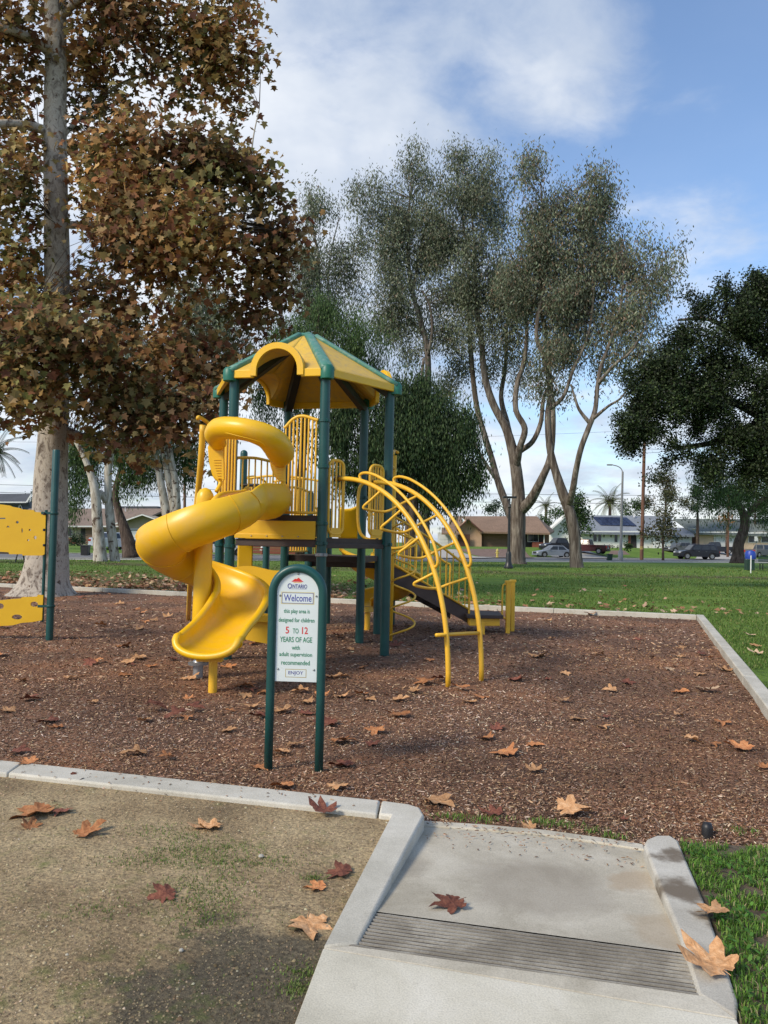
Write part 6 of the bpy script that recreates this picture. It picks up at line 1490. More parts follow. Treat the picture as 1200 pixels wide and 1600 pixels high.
# ------------------------------------------------------------------ vehicles
TYRE = pm('tyre_rubber', (.015, .015, .015), (.022, .022, .022), 10, .9); RIM = pm('alloy_rim', (.32, .33, .34), (.25, .25, .26), 10, .3, metal=.8)
LAMPR = pm('red_tail_lamp', (.45, .02, .015), (.35, .015, .01), 5, .25); LAMPW = pm('clear_head_lamp', (.65, .67, .7), (.5, .52, .55), 5, .15)
def car(label, pos, heading, kind, paint, scale=1.0, trim=None, cat=None):
    """local frame: +X forward; heading rotates about Z; body built at true size"""
    L, W, Hh = {'sedan': (4.65, 1.8, 1.43), 'suv': (4.85, 1.92, 1.75), 'pickup': (5.6, 1.95, 1.85)}[kind]
    t = empty({'sedan': 'parked_sedan', 'suv': 'parked_suv', 'pickup': 'pickup_truck'}[kind], (0, 0, 0), label, cat or {'sedan': 'car', 'suv': 'car', 'pickup': 'pickup truck'}[kind])
    h2 = L / 2; wr_ = .33 if kind == 'sedan' else .38; wx = (h2 - .92, -h2 + .95)
    z0 = .22 if kind == 'sedan' else .32; belt = {'sedan': .88, 'suv': 1.08, 'pickup': 1.12}[kind]; hood_ = {'sedan': .78, 'suv': 1.02, 'pickup': 1.08}[kind]; tail = {'sedan': .96, 'suv': 1.1, 'pickup': 1.12}[kind]
    top = [(-h2 + .02, z0 + .15), (-h2, tail * .75), (-h2 + .08, tail), (-h2 + .9, belt + .02), (.9, belt), (h2 - .9, hood_ + .04), (h2 - .15, hood_ - .12), (h2, hood_ - .35), (h2 - .04, z0 + .1)]
    bot = []
    for x in wx:
        a = [(x + (wr_ + .07) * math.cos(q), wr_ + (wr_ + .07) * math.sin(q)) for q in np.linspace(R(-18), R(198), 11)]; bot += [(px_, max(z0, pz)) for px_, pz in a]
    prof = top + [(h2 - .2, z0)] + bot + [(-h2 + .2, z0)]
    tri = tessellate_polygon([[Vector((x, z, 0)) for x, z in prof]]); n = len(prof); V_ = []
    for y, k in ((-W / 2, .96), (-W / 2 + .06, 1), (W / 2 - .06, 1), (W / 2, .96)):
        for x, z in prof: V_.append((x * (k if abs(x) > h2 - .3 else 1), y if z < belt * .82 or True else y, z))
    fs = []
    for a, b_, c in tri:
        fs.append((a, b_, c)); fs.append((3 * n + c, 3 * n + b_, 3 * n + a))
    for s_ in range(3):
        for i in range(n): j = (i + 1) % n; fs.append((s_ * n + i, s_ * n + j, (s_ + 1) * n + j, (s_ + 1) * n + i))
    me_b = MB().add(V_, fs); bo = me_b.build('body', paint, t, smooth=35, centre=False)
    bm = bmesh.new(); bm.from_mesh(bo.data); bmesh.ops.recalc_face_normals(bm, faces=bm.faces); bm.to_mesh(bo.data); bm.free(); bo.data.set_sharp_from_angle(angle=R(35))
    cb_ = {'sedan': (-1.75, 1.15, -1.05, .30), 'suv': (-2.25, 1.2, -1.95, .55), 'pickup': (-.75, 1.35, -.55, .75)}[kind]
    xb0, xb1, xt0, xt1 = cb_; ww, wt = W / 2 - .06, W / 2 - .28; zt_ = Hh
    def loft(x0b, x1b, x0t, x1t, wb, wt_, zb_, zt2): return [(x0b, -wb, zb_), (x1b, -wb, zb_), (x1b, wb, zb_), (x0b, wb, zb_), (x0t, -wt_, zt2), (x1t, -wt_, zt2), (x1t, wt_, zt2), (x0t, wt_, zt2)]
    BF = [(0, 3, 2, 1), (4, 5, 6, 7), (0, 1, 5, 4), (1, 2, 6, 5), (2, 3, 7, 6), (3, 0, 4, 7)]
    MB().add(loft(xb0, xb1, xt0, xt1, ww, wt, belt - .03, zt_), BF).build('cabin', paint, t, bevel=.05, smooth=40, centre=False)
    def lerp3(a, b_, k): return tuple(a[i] + (b_[i] - a[i]) * k for i in range(3))
    cc = loft(xb0, xb1, xt0, xt1, ww, wt, belt - .03, zt_)
    def pane(a, b_, c, d, u0, u1, v0, v1, push, nm='window'):
        q = []
        for u, v in ((u0, v0), (u1, v0), (u1, v1), (u0, v1)):
            lo = lerp3(a, b_, u); hi = lerp3(d, c, u); q.append(Vector(lerp3(lo, hi, v)) + Vector(push))
        MB().add(q, [(0, 1, 2, 3)]).build(nm, H['glass'], t, solid=.008, centre=False)
    for sg_, ids in ((-1, (0, 1, 5, 4)), (1, (3, 2, 6, 7))):
        a, b_, c, d = [cc[i] for i in ids]; splits = {'sedan': ((.10, .48), (.52, .90)), 'suv': ((.05, .26), (.30, .60), (.64, .93)), 'pickup': ((.08, .45), (.50, .90))}[kind]
        for u0, u1 in splits: pane(a, b_, c, d, u0, u1, .14, .86, (0, sg_ * .012, 0))
    pane(cc[1], cc[2], cc[6], cc[5], .06, .94, .10, .90, (.015, 0, .008), 'windscreen'); pane(cc[0], cc[3], cc[7], cc[4], .08, .92, .2, .88, (-.015, 0, .005), 'rear_window')
    for x in wx:
        for sg_ in (-1, 1):
            y = sg_ * (W / 2 - .11); wh = MB().lathe([(wr_ * .62, -.11), (wr_ * .94, -.11), (wr_, -.07), (wr_, .07), (wr_ * .94, .11), (wr_ * .62, .11)], (0, 0, 0), 18); rot = Matrix.Rotation(PI / 2, 3, 'X')
            wh.v = [rot @ v + Vector((x, y, wr_)) for v in wh.v]; wo = wh.build('wheel', TYRE, t, smooth=40, centre=False)
            rm = MB(); rm.lathe([(wr_ * .60, -.112), (wr_ * .55, -.095), (wr_ * .16, -.10), (wr_ * .14, -.12)], (0, 0, 0), 18); rm.v = [Matrix.Rotation(PI / 2 * -sg_ * -1, 3, 'X') @ v + Vector((x, y, wr_)) for v in rm.v]
            rm.build('rim', RIM, wo, smooth=30, centre=False)
    for sg_ in (-1, 1):
        MB().box((h2 - .10, sg_ * (W / 2 - .26), hood_ - .20), (.14, .40, .14)).build('headlight', LAMPW, t, bevel=.03, centre=False)
        MB().box((-h2 + .05, sg_ * (W / 2 - .20), tail - .22), (.12, .34, .18 if kind != 'pickup' else .3)).build('tail_light', LAMPR, t, bevel=.02, centre=False)
        MB().box((xb1 - .35, sg_ * (W / 2 + .07), belt + .05), (.14, .16, .12)).build('mirror', paint, t, bevel=.03, centre=False)
        for x in ((.15, -.75) if kind != 'pickup' else (.45,)): MB().box((x, sg_ * (W / 2 + .012), belt - .14), (.18, .03, .03)).build('door_handle', trim or RIM, t, centre=False)
    MB().box((h2 - .03, 0, z0 + .32), (.10, W * .55, .22)).build('grille', M['black'], t, bevel=.02, centre=False)
    MB().box((h2 - .02, 0, z0 + .10), (.16, W * .9, .14)).build('bumper', trim or paint, t, bevel=.04, centre=False); MB().box((-h2 + .02, 0, z0 + .14), (.16, W * .9, .18)).build('bumper', trim or paint, t, bevel=.04, centre=False)
    MB().box((-h2 - .01, 0, z0 + .45), (.03, .34, .16)).build('licence_plate', H['trim'], t, centre=False)
    if kind == 'pickup': MB().box((-h2 + 1.05, 0, belt - .02), (1.75, W - .30, .10)).build('bed_opening', M['black'], t, centre=False)
    if kind == 'suv':
        for sg_ in (-1, 1): MB().tube([(-1.8, sg_ * .66, Hh + .02), (-1.7, sg_ * .66, Hh + .07), (.3, sg_ * .66, Hh + .07), (.4, sg_ * .66, Hh + .01)], .02, 6).build('roof_rail', RIM, t, centre=False)
    t.location = pos; t.rotation_euler = (0, 0, heading); t.scale = (scale,) * 3; return t
def paint(n, c): return pm(n, c, tuple(x * .9 for x in c), 1, .35, spec=.4, coat=.15)
pt = dict(grey=paint('blue_grey_car_paint', (.20, .23, .27)), black=paint('black_car_paint', (.012, .013, .02)), dgrey=paint('dark_grey_car_paint', (.10, .105, .11)), red=paint('dark_red_car_paint', (.055, .008, .010)), white=paint('white_car_paint', (.62, .64, .66)))
def carpos(px_, py_): return GY(px_, py_)
car('blue grey sedan at the far kerb between the two forked eucalyptus trunks', carpos(864, 871), PI + .18, 'sedan', pt['grey'], .93)
car('black sport utility vehicle at the kerb in front of the grey roof house', carpos(1088, 874), PI + .06, 'suv', pt['black'], 1.04)
car('dark grey hatchback in the driveway behind the black sport utility vehicle', carpos(1063, 863.5), PI + .25, 'sedan', pt['dgrey'], .98)
car('black pickup truck with its bed to the right, before white garage doors', carpos(1118, 865), PI - .25, 'pickup', pt['black'], .88)
car('dark pickup truck cut by the right edge behind the blue bin', carpos(1190, 871), .5, 'pickup', pt['dgrey'], 1.0)
car('dark maroon pickup truck right of the leaning eucalyptus trunk', carpos(916, 865), PI - .55, 'pickup', pt['red'], .95, M['black'])
car('dark pickup truck in the driveway left of the leaning eucalyptus trunk', carpos(876, 862), PI + .3, 'pickup', pt['black'], .9)
car('white car behind the twin eucalyptus trunks', carpos(182, 858), 1.1, 'sedan', pt['white'], 1.0)
car('white sport utility vehicle glimpsed between the posts left under the deck', carpos(348, 868), .3, 'suv', pt['white'], .8)

# ------------------------------------------------------------------ posts, lights, wires, bins
def thing_pole(name, label, cat, x, ybase, D, xt, yt, r0, r1, mat, part='pole'):
    b_ = A(x, ybase, D); t = empty(name, b_, label, cat); q = A(xt, yt, D); MB().tube([b_ - Vector((0, 0, .3)), q], [r0, r1], 12).build(part, mat, t, smooth=60); return t, b_, q
blk = pm('black_painted_iron', (.012, .014, .016), (.02, .022, .024), 6, .4)
lp_ = GY(794.5, 888); D = lp_.y; t = empty('lamp_post', lp_, 'black iron park lamp post in front of the forked eucalyptus trunk', 'lamp post')
s = D / F; zT = A(797, 777, D).z
MB().lathe([(7.6 * s, 0), (7.6 * s, 2 * s), (5.6 * s, 5 * s), (4.2 * s, 11 * s), (4.2 * s, 22 * s), (2.9 * s, 26 * s)], tuple(lp_), 16).build('base', blk, t, smooth=30)
MB().tube([lp_ + Vector((0, 0, 24 * s)), Vector((lp_.x, D, zT - 16 * s))], [2.4 * s, 1.8 * s], 12).build('pole', blk, t, smooth=60)
MB().lathe([(1.8 * s, zT - 17 * s), (2.8 * s, zT - 15 * s), (1.5 * s, zT - 12 * s), (1.5 * s, zT - 2 * s)], (lp_.x, D, 0), 12).build('neck', blk, t, smooth=30)
MB().box((lp_.x, D, zT), (26 * s * .8, .35, 3.0 * s)).build('lamp_head', blk, t, bevel=.02)
conc = pm('pale_pole_concrete', (.30, .30, .29), (.24, .24, .235), 2, .8)
t, b0_, q_ = thing_pole('street_light', 'tall grey street light with curved arm left of the wooden pole', 'street light', 969.5, 876, 78, 973, 737, .16, .10, conc)
MB().lathe([(.26, 0), (.24, .9), (.18, 1.0)], tuple(b0_), 12).build('base', conc, t, smooth=30)
MB().tube(smoothpath([q_ - Vector((0, 0, .2)), A(971, 733, 78), A(965, 728.5, 78), A(955, 726, 78)], 4), .05, 8).build('arm', conc, t, smooth=180); MB().box(A(952.5, 726.3, 78), (.55, .25, .14)).build('lamp_head', conc, t, bevel=.04)
wood_p = mat_bark('weathered_pole_wood', [(.3, (.09, .045, .03)), (.5, (.16, .085, .058)), (.7, (.22, .13, .09))], 3, (3, 3, .1), .3)
t, b0_, q_ = thing_pole('utility_pole', 'reddish wooden utility pole between the street light and the small tree', 'utility pole', 1002.5, 871, 84, 1008, 640, .20, .16, wood_p)
for z in (.9, 1.0, 1.12): MB().lathe([(.206, z * 1.0), (.206, z + .05)], tuple(b0_), 12).build('pole_band', ym, t)
MB().box(A(1007, 662, 84), (2.4, .12, .12)).build('crossarm', wood_p, t); PT = {}
t2, _, q2 = thing_pole('utility_pole', 'dark wooden pole rising between the slide and the three stemmed eucalyptus', 'utility pole', 288.5, 862, 72, 289, 640, .14, .12, wood_p)
t3, _, q3 = thing_pole('utility_pole', 'dark thin pole in front of the white garage doors', 'utility pole', 1137, 866, 84, 1139, 760, .13, .12, wood_p)
t4, _, q4 = thing_pole('utility_pole', 'small distant pole with crossarm above the tan house', 'utility pole', 858, 860, 150, 859, 797, .10, .10, conc); MB().box(A(859, 798, 150), (1.6, .1, .1)).build('crossarm', conc, t4); MB().lathe([(.0, 0), (.22, .1), (.22, .5), (0, .6)], tuple(A(859.5, 801, 149.6)), 10).build('transformer', conc, t4)
wire = pm('wire', (.02, .02, .02), (.02, .02, .02), 1, .6)
def cable(label, a, b_, sag, r=.022):
    pts = [a.lerp(b_, k / 24) - Vector((0, 0, sag * 4 * (k / 24) * (1 - k / 24))) for k in range(25)]; o = MB().tube(pts, r, 4).build('power_line', wire, None, smooth=180); tag(o, label, 'power line', 'power lines along the street')
for lab, yl, yr, rr_ in (('upper wire crossing left of the wooden pole', 748, 774, .02), ('lower wire crossing left of the wooden pole', 760, 787, .026)):
    cable(lab, A(-220, yl + 3, 84), A(1005, yr, 84), .25, rr_)
    cable(lab.replace('left', 'right'), A(1005, yr, 84), A(1500, yr + 6, 84), .3, rr_)
cable('uppermost thin wire above the two lower wires at left', A(-220, 686, 84), A(1006, 672, 84), .8, .012)
def bin_(name, label, px_, py_, wpx, hpx, mat, cat='bin'):
    p = GY(px_, py_); s = p.y / F; w_, h_ = wpx * s, hpx * s; t = empty(name, p, label, cat)
    MB().add([(p.x + sx * w_ * .42, p.y + sy * w_ * .42, p.z) for sx, sy in ((-1, -1), (1, -1), (1, 1), (-1, 1))] + [(p.x + sx * w_ * .5, p.y + sy * w_ * .5, p.z + h_ * .9) for sx, sy in ((-1, -1), (1, -1), (1, 1), (-1, 1))],
             [(0, 3, 2, 1), (4, 5, 6, 7), (0, 1, 5, 4), (1, 2, 6, 5), (2, 3, 7, 6), (3, 0, 4, 7)]).build('bin_body', mat, t, bevel=.02)
    MB().box((p.x, p.y, p.z + h_ * .95), (w_ * 1.08, w_ * 1.12, h_ * .10)).build('lid', mat, t, bevel=.02)
    for sg_ in (-1, 1): MB().tube([(p.x + sg_ * w_ * .4 - .03, p.y + w_ * .45, p.z + .1), (p.x + sg_ * w_ * .4 + .03, p.y + w_ * .45, p.z + .1)], .1, 10).build('wheel', TYRE, t)
    return t
dgreen = pm('dark_green_bin_plastic', (.012, .035, .025), (.016, .045, .03), 4, .5)
bin_('wheeled_bin', 'black wheeled bin at the kerb before the beige house', 133, 867.5, 12, 16, M['black']); bin_('wheeled_bin', 'dark green bin at the kerb left of the street light', 952.5, 875.5, 7.5, 10, dgreen); bin_('wheeled_bin', 'dark bin just right of the forked eucalyptus trunk', 817, 872, 5.5, 13, M['black'])
p = GY(1171, 891); s = p.y / F; t = empty('litter_bin', p, 'green litter bin with blue hood behind a white post', 'bin')
MB().box((p.x, p.y, p.z + 8.5 * s), (12 * s, 10 * s, 17 * s)).build('bin_body', dgreen, t, bevel=.02); MB().lathe([(7.5 * s, 17.5 * s), (8 * s, 19 * s), (8 * s, 26 * s), (6 * s, 30 * s), (2 * s, 31 * s)], tuple(p + Vector((1.5 * s, 0, 0))), 14).build('hood', pm('blue_bin_plastic', (.015, .05, .34), (.02, .06, .38), 4, .45), t, smooth=40)
t, b0_, q_ = thing_pole('marker_post', 'thin white post in front of the blue topped bin', 'post', 1173, 895, GY(1173, 895).y, 1173.5, 868, .035, .035, H['trim'])
t, b0_, q_ = thing_pole('street_sign', 'small white sign on a thin post behind the blue bin', 'sign', 1181, 874, 78, 1182, 838, .04, .04, conc); MB().box(A(1181.5, 842, 77.9), (.34, .03, .5)).build('sign_plate', H['trim'], t)
# park bench at the right edge and picnic table at the left
bp = GY(1200, 891); t = empty('park_bench', bp, 'dark green park bench cut off by the right edge', 'bench')
for k in range(3): MB().box((bp.x + .3, bp.y, bp.z + .44 + 0 * k), (1.7, .10, .04)).build('seat_slat', dgreen, t).location.y += (k - 1) * .13
for k in range(3): MB().box((bp.x + .3, bp.y + .25, bp.z + .62 + .14 * k), (1.7, .04, .10)).build('back_slat', dgreen, t)
for x in (-.45, 1.0):
    for dy in (-.18, .22): MB().box((bp.x + x, bp.y + dy, bp.z + .22), (.05, .05, .44)).build('leg', M['black'], t)
bp = GY(14, 878); t = empty('picnic_table', bp, 'dark picnic table behind the yellow climbing board', 'picnic table')
for k in range(4): MB().box((bp.x - .2, bp.y - .3 + k * .2, bp.z + .74), (2.1, .17, .05)).build('table_slat', DK, t)
for dy in (-.75, .75): MB().box((bp.x - .2, bp.y + dy, bp.z + .44), (2.1, .26, .05)).build('bench_slat', DK, t)
for x in (-.9, .55):
    for dy in (-.5, .5): MB().tube([(bp.x + x, bp.y + dy, bp.z - .02), (bp.x + x, bp.y + dy * .3, bp.z + .72)], .03, 6).build('leg', M['black'], t)
# ------------------------------------------------------------------ ground cover and fallen leaves
def in_poly(P, poly):
    x, y = P[:, 0], P[:, 1]; ins = np.zeros(len(P), bool); n = len(poly); j = n - 1
    for i in range(n):
        xi, yi = poly[i]; xj, yj = poly[j]
        c = ((yi > y) != (yj > y)) & (x < (xj - xi) * (y - yi) / ((yj - yi) + 1e-12) + xi); ins ^= c; j = i
    return ins
bed_poly = [xy(a_l), xy(a2), xy(a3), xy(ramp_in[0]), xy(ramp_in[1]), xy(r_fl + (r_fl - r_nl).normalized() * .02), xy(r_fr), xy(G(1003, 1318, .02)), xy(G(1010, 1304, K)), xy(G(1048, 1300, K)), xy(FR), xy(BR), xy(BL), (-18, 12)]
def cam_scatter(n, dmin, dmax, z, power=1.0, xspan=.62):
    """points on the ground spread evenly over the picture rather than over the ground"""
    u = rng.random(n); inv = (1 / dmin ** power) * (1 - u) + (1 / dmax ** power) * u; d = inv ** (-1 / power)
    x = (rng.random(n) * 2 - 1) * xspan * (d + .6); return np.stack([x, d, np.full(n, z)], 1)
def mz_np(P): return np.array([mz(a, b_) for a, b_ in P[:, :2]])
# chips
P = cam_scatter(170000, 3.2, 26, 0, 1.25); P = P[in_poly(P, bed_poly)]; P[:, 2] = mz_np(P) + rng.uniform(-.004, .006, len(P)); n = len(P)
az = rng.uniform(0, 2 * PI, n); tilt = rng.normal(0, .28, n); lg = np.stack([np.cos(az) * np.cos(tilt), np.sin(az) * np.cos(tilt), np.sin(tilt)], 1)
wd = np.cross(np.array([0, 0, 1.0]) + rng.normal(0, .35, (n, 3)), lg); wd /= np.linalg.norm(wd, axis=1)[:, None]
gscale = np.clip(P[:, 1] / 7, .8, 2.0); Ls = rng.lognormal(-3.85, .45, n) * gscale; Ws = rng.uniform(.003, .010, n) * gscale
CH = [(-.5, -.5, 0), (.45, -.6, 0), (.5, .5, 0), (-.5, .45, 0), (-.2, 0, .55), (.3, .05, .5)]
V = leaf_verts(P, lg, wd, Ls, Ws, CH); CHF = [(0, 1, 5, 4), (1, 2, 5), (2, 3, 4, 5), (3, 0, 4)]
col = pick_colors(n, [((.055, .030, .019), 3.6), ((.145, .077, .046), 3.4), ((.25, .148, .088), 3), ((.37, .245, .155), 1.9), ((.50, .385, .28), .75), ((.22, .16, .12), 1.3)])
tone = np.array([noise.noise(Vector((a * .55, b_ * .55, 4))) for a, b_ in P[:, :2]]); warm = np.array([noise.noise(Vector((a * .4 + 9, b_ * .4, 1))) for a, b_ in P[:, :2]])
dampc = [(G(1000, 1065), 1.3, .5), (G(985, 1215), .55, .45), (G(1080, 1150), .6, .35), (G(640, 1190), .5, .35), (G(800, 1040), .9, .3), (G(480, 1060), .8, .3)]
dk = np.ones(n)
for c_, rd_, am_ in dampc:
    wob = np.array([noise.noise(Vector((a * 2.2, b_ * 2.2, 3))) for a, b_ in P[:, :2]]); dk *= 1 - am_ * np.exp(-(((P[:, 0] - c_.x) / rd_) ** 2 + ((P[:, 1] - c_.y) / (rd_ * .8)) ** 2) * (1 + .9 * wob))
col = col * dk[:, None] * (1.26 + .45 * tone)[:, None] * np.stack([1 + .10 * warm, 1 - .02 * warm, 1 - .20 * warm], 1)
chipm = attr_mat('wood_chips', .9, 0, .15)
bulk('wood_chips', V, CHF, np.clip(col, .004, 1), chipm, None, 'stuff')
# chips kicked onto the kerb, ramp and dirt edge
P = []
for _ in range(520):
    t = random.random(); q = a_l.lerp(a2, t); q2 = b_l.lerp(b2, t); P.append(list(q.lerp(q2, random.random() ** 2.2)))
for _ in range(170):
    t = random.random(); q = r_fl.lerp(r_fr, t); P.append([q.x + random.gauss(0, .02), q.y - random.random() ** 2 * .35, .03 + .0])
for _ in range(260):
    t = random.random(); q = b_l.lerp(b2, t) - bn * 0; P.append([q.x, q.y - random.random() ** 1.5 * .35, .075])
P = np.array(P); n = len(P); P[:, 2] += .004; az = rng.uniform(0, 2 * PI, n); lg = np.stack([np.cos(az), np.sin(az), 0 * az], 1); wd = np.stack([-np.sin(az), np.cos(az), 0 * az], 1)
V = leaf_verts(P, lg, wd, rng.uniform(.008, .028, n), rng.uniform(.003, .007, n), CH)
bulk('spilled_chips', V, CHF, pick_colors(n, [((.12, .065, .04), 2), ((.28, .16, .09), 2), ((.45, .3, .2), 1)]), chipm, None, 'stuff')
# pebbles and crumbs on the bare dirt
dirt_poly = [xy(b_l), xy(b2), xy(b3), xy(kerb_out_end), (w_far.x, w_far.y), (-14, w_far.y)]
P = cam_scatter(42000, 1.75, 5.4, .072, .9, .62); P = P[in_poly(P, dirt_poly)]; n = len(P)
sz_p = rng.lognormal(-6.15, .42, n); az = rng.uniform(0, 2 * PI, n); lg = np.stack([np.cos(az), np.sin(az), 0 * az], 1); wd = np.stack([-np.sin(az), np.cos(az), 0 * az], 1)
OCT = [(1, 0, 0), (0, .8, 0), (-1, 0, 0), (0, -.8, 0), (.1, .05, .75), (.0, 0, -.5)]
V = leaf_verts(P, lg, wd, sz_p * 1.5, sz_p * 1.5, OCT); OF = [(0, 1, 4), (1, 2, 4), (2, 3, 4), (3, 0, 4)]
col = pick_colors(n, [((.42, .33, .20), 4), ((.30, .23, .14), 4), ((.50, .41, .27), 1.2), ((.58, .50, .38), .2), ((.17, .13, .08), 3)])
dd = np.hypot(P[:, 0] - G(430, 1560, .07).x, P[:, 1] - G(430, 1560, .07).y); col = col * np.clip(.42 + dd * .75, .42, 1)[:, None]
bulk('dirt_grit', V, OF, col, attr_mat('dirt_grit', .95, 0, .15), None, 'stuff')
# grass blades
def blades(name, P, hgt, wid, pal, lean=.5, mat=None, kind='stuff'):
    n = len(P); az = rng.uniform(0, 2 * PI, n); ln = rng.uniform(.1, lean, n); h_ = hgt * rng.uniform(.55, 1.25, n); w_ = wid * rng.uniform(.7, 1.2, n)
    side = np.stack([np.cos(az), np.sin(az), 0 * az], 1); fw = np.stack([-np.sin(az), np.cos(az), 0 * az], 1)
    V = np.zeros((n, 5, 3)); up = np.array([0, 0, 1.0])
    V[:, 0] = P - side * w_[:, None] / 2; V[:, 1] = P + side * w_[:, None] / 2
    m_ = P + up * (h_ * .6)[:, None] + fw * (h_ * ln * .35)[:, None]; V[:, 2] = m_ + side * w_[:, None] * .4; V[:, 3] = m_ - side * w_[:, None] * .4
    V[:, 4] = P + up * (h_ * (1 - .4 * ln))[:, None] + fw * (h_ * ln)[:, None]
    return bulk(name, V, [(0, 1, 2, 3), (3, 2, 4)], pick_colors(n, pal), mat or GM, None, kind)
GM = attr_mat('grass_blades', .6, .3, .3)
GP = [((.10, .21, .028), 3), ((.15, .30, .04), 3), ((.07, .15, .022), 2), ((.22, .34, .07), 1.2), ((.38, .33, .17), .9)]
def clumpy(P, sc, th, seed=0.0): v = np.array([noise.noise(Vector((a * sc, b_ * sc, seed))) for a, b_ in P[:, :2]]); return P[v > th]
# patch at the lower right
gx0 = G(1070, 1330, .08)
patch = [xy(G(1062, 1318, .08)), (FR.x + .6, FR.y + .0), (4.2, 3.9), (3.2, .9), xy(G(1158, 1600, .08)), xy(G(1136, 1500, .08)), xy(G(1112, 1420, .08)), xy(G(1085, 1372, .08))]
def boxpts(n, x0, x1, y0, y1, z): return np.stack([rng.uniform(x0, x1, n), rng.uniform(y0, y1, n), np.full(n, z)], 1)
P = boxpts(90000, 1.0, 3.6, 1.2, 3.9, .075); P = P[in_poly(P, patch)]; P = clumpy(P, 6.5, -.34, 3); P = clumpy(P, 2.4, -.50, 8); blades('tall_grass', P, .036, .0046, GP, 1.1)
# broad leaved weeds within it
P = boxpts(9000, 1.0, 3.4, 1.2, 3.9, .09); P = P[in_poly(P, patch)]; P = clumpy(P, 3.0, .02, 5); n = len(P); P[:, 2] += rng.uniform(-.01, .035, n)
az = rng.uniform(0, 2 * PI, n); ti = rng.uniform(.1, .8, n); lg = np.stack([np.cos(az) * np.cos(ti), np.sin(az) * np.cos(ti), np.sin(ti)], 1); wd = np.cross(np.array([0, 0, 1.0]), lg); wd /= np.linalg.norm(wd, axis=1)[:, None]
V = leaf_verts(P, lg, wd, rng.uniform(.015, .03, n), rng.uniform(.010, .018, n), [(0, 0, 0), (.3, .45, .1), (.75, .4, .1), (1, 0, 0), (.75, -.4, .1), (.3, -.45, .1)])
bulk('clover_weeds', V, [(0, 1, 2, 3, 4, 5)], pick_colors(n, [((.07, .17, .025), 3), ((.10, .24, .035), 2), ((.05, .12, .02), 1)]), GM, None, 'stuff')
# lawn edges beyond the kerbs
P = cam_scatter(200000, 6.5, 60, .062, .8, .56); ringm = ~in_poly(P, [xy(BL + bn * .16), xy(BR + bn * .16 + rn * .17), xy(FR + rn * .17), (-8, 2), (-30, 10)])
rel = (P[:, 0] - BR.x) * rn.x + (P[:, 1] - BR.y) * rn.y; rel2 = (P[:, 0] - BR.x) * bn.x + (P[:, 1] - BR.y) * bn.y
P = P[((rel > .17) | (rel2 > .17)) & ((P[:, 0] + 18) * -.535 + (P[:, 1] - 47) * .845 < -2.2)]
thin = np.array([noise.noise(Vector((a * .35, b_ * .6, 6))) for a, b_ in P[:, :2]]); dsy = np.hypot(P[:, 0] + 9, P[:, 1] - 23); P = P[(thin > -.30) & ((dsy > 7) | (rng.random(len(P)) < dsy / 14))]
gs = np.clip(P[:, 1] / 12, .7, 4.0)
blades('lawn_blades', P, .045 * gs ** .45, .010 * gs, [((.075, .135, .024), 3), ((.11, .18, .033), 3), ((.15, .23, .048), 1.6), ((.27, .26, .10), 1.1)], .9)
# sprouts in the dirt and along the ramp edge
def sprouts(pix, n, spread, z, h_=.018):
    Ps = []
    for x, y in pix:
        c = G(x, y, z); Ps.append(np.array(c) + rng.normal(size=(n, 3)) * np.array([spread, spread * .6, 0]))
    P = np.concatenate(Ps); P[:, 2] = z; return P
P = sprouts([(290, 1310), (330, 1350), (300, 1385), (245, 1300), (340, 1400), (160, 1420), (365, 1325), (475, 1545), (485, 1520), (210, 1345), (425, 1345), (320, 1425), (285, 1345), (310, 1330), (350, 1375), (265, 1330), (330, 1440), (300, 1410), (380, 1350)], 170, .085, .072); P = np.concatenate([P, sprouts([(468, 1548), (490, 1372), (480, 1520)], 120, .03, .072)]); P = P[in_poly(P, dirt_poly)]
blades('dirt_sprouts', P, .012, .004, [((.15, .22, .05), 2), ((.11, .17, .035), 2), ((.21, .24, .08), 1)], 1.2)
P = sprouts([(700, 1277), (730, 1280), (765, 1282), (860, 1288), (885, 1290), (925, 1300), (960, 1308), (1160, 1300), (840, 1284)], 60, .05, .01); P = P[in_poly(P, bed_poly)]; blades('edge_weeds', P, .028, .0045, GP, 1.1)

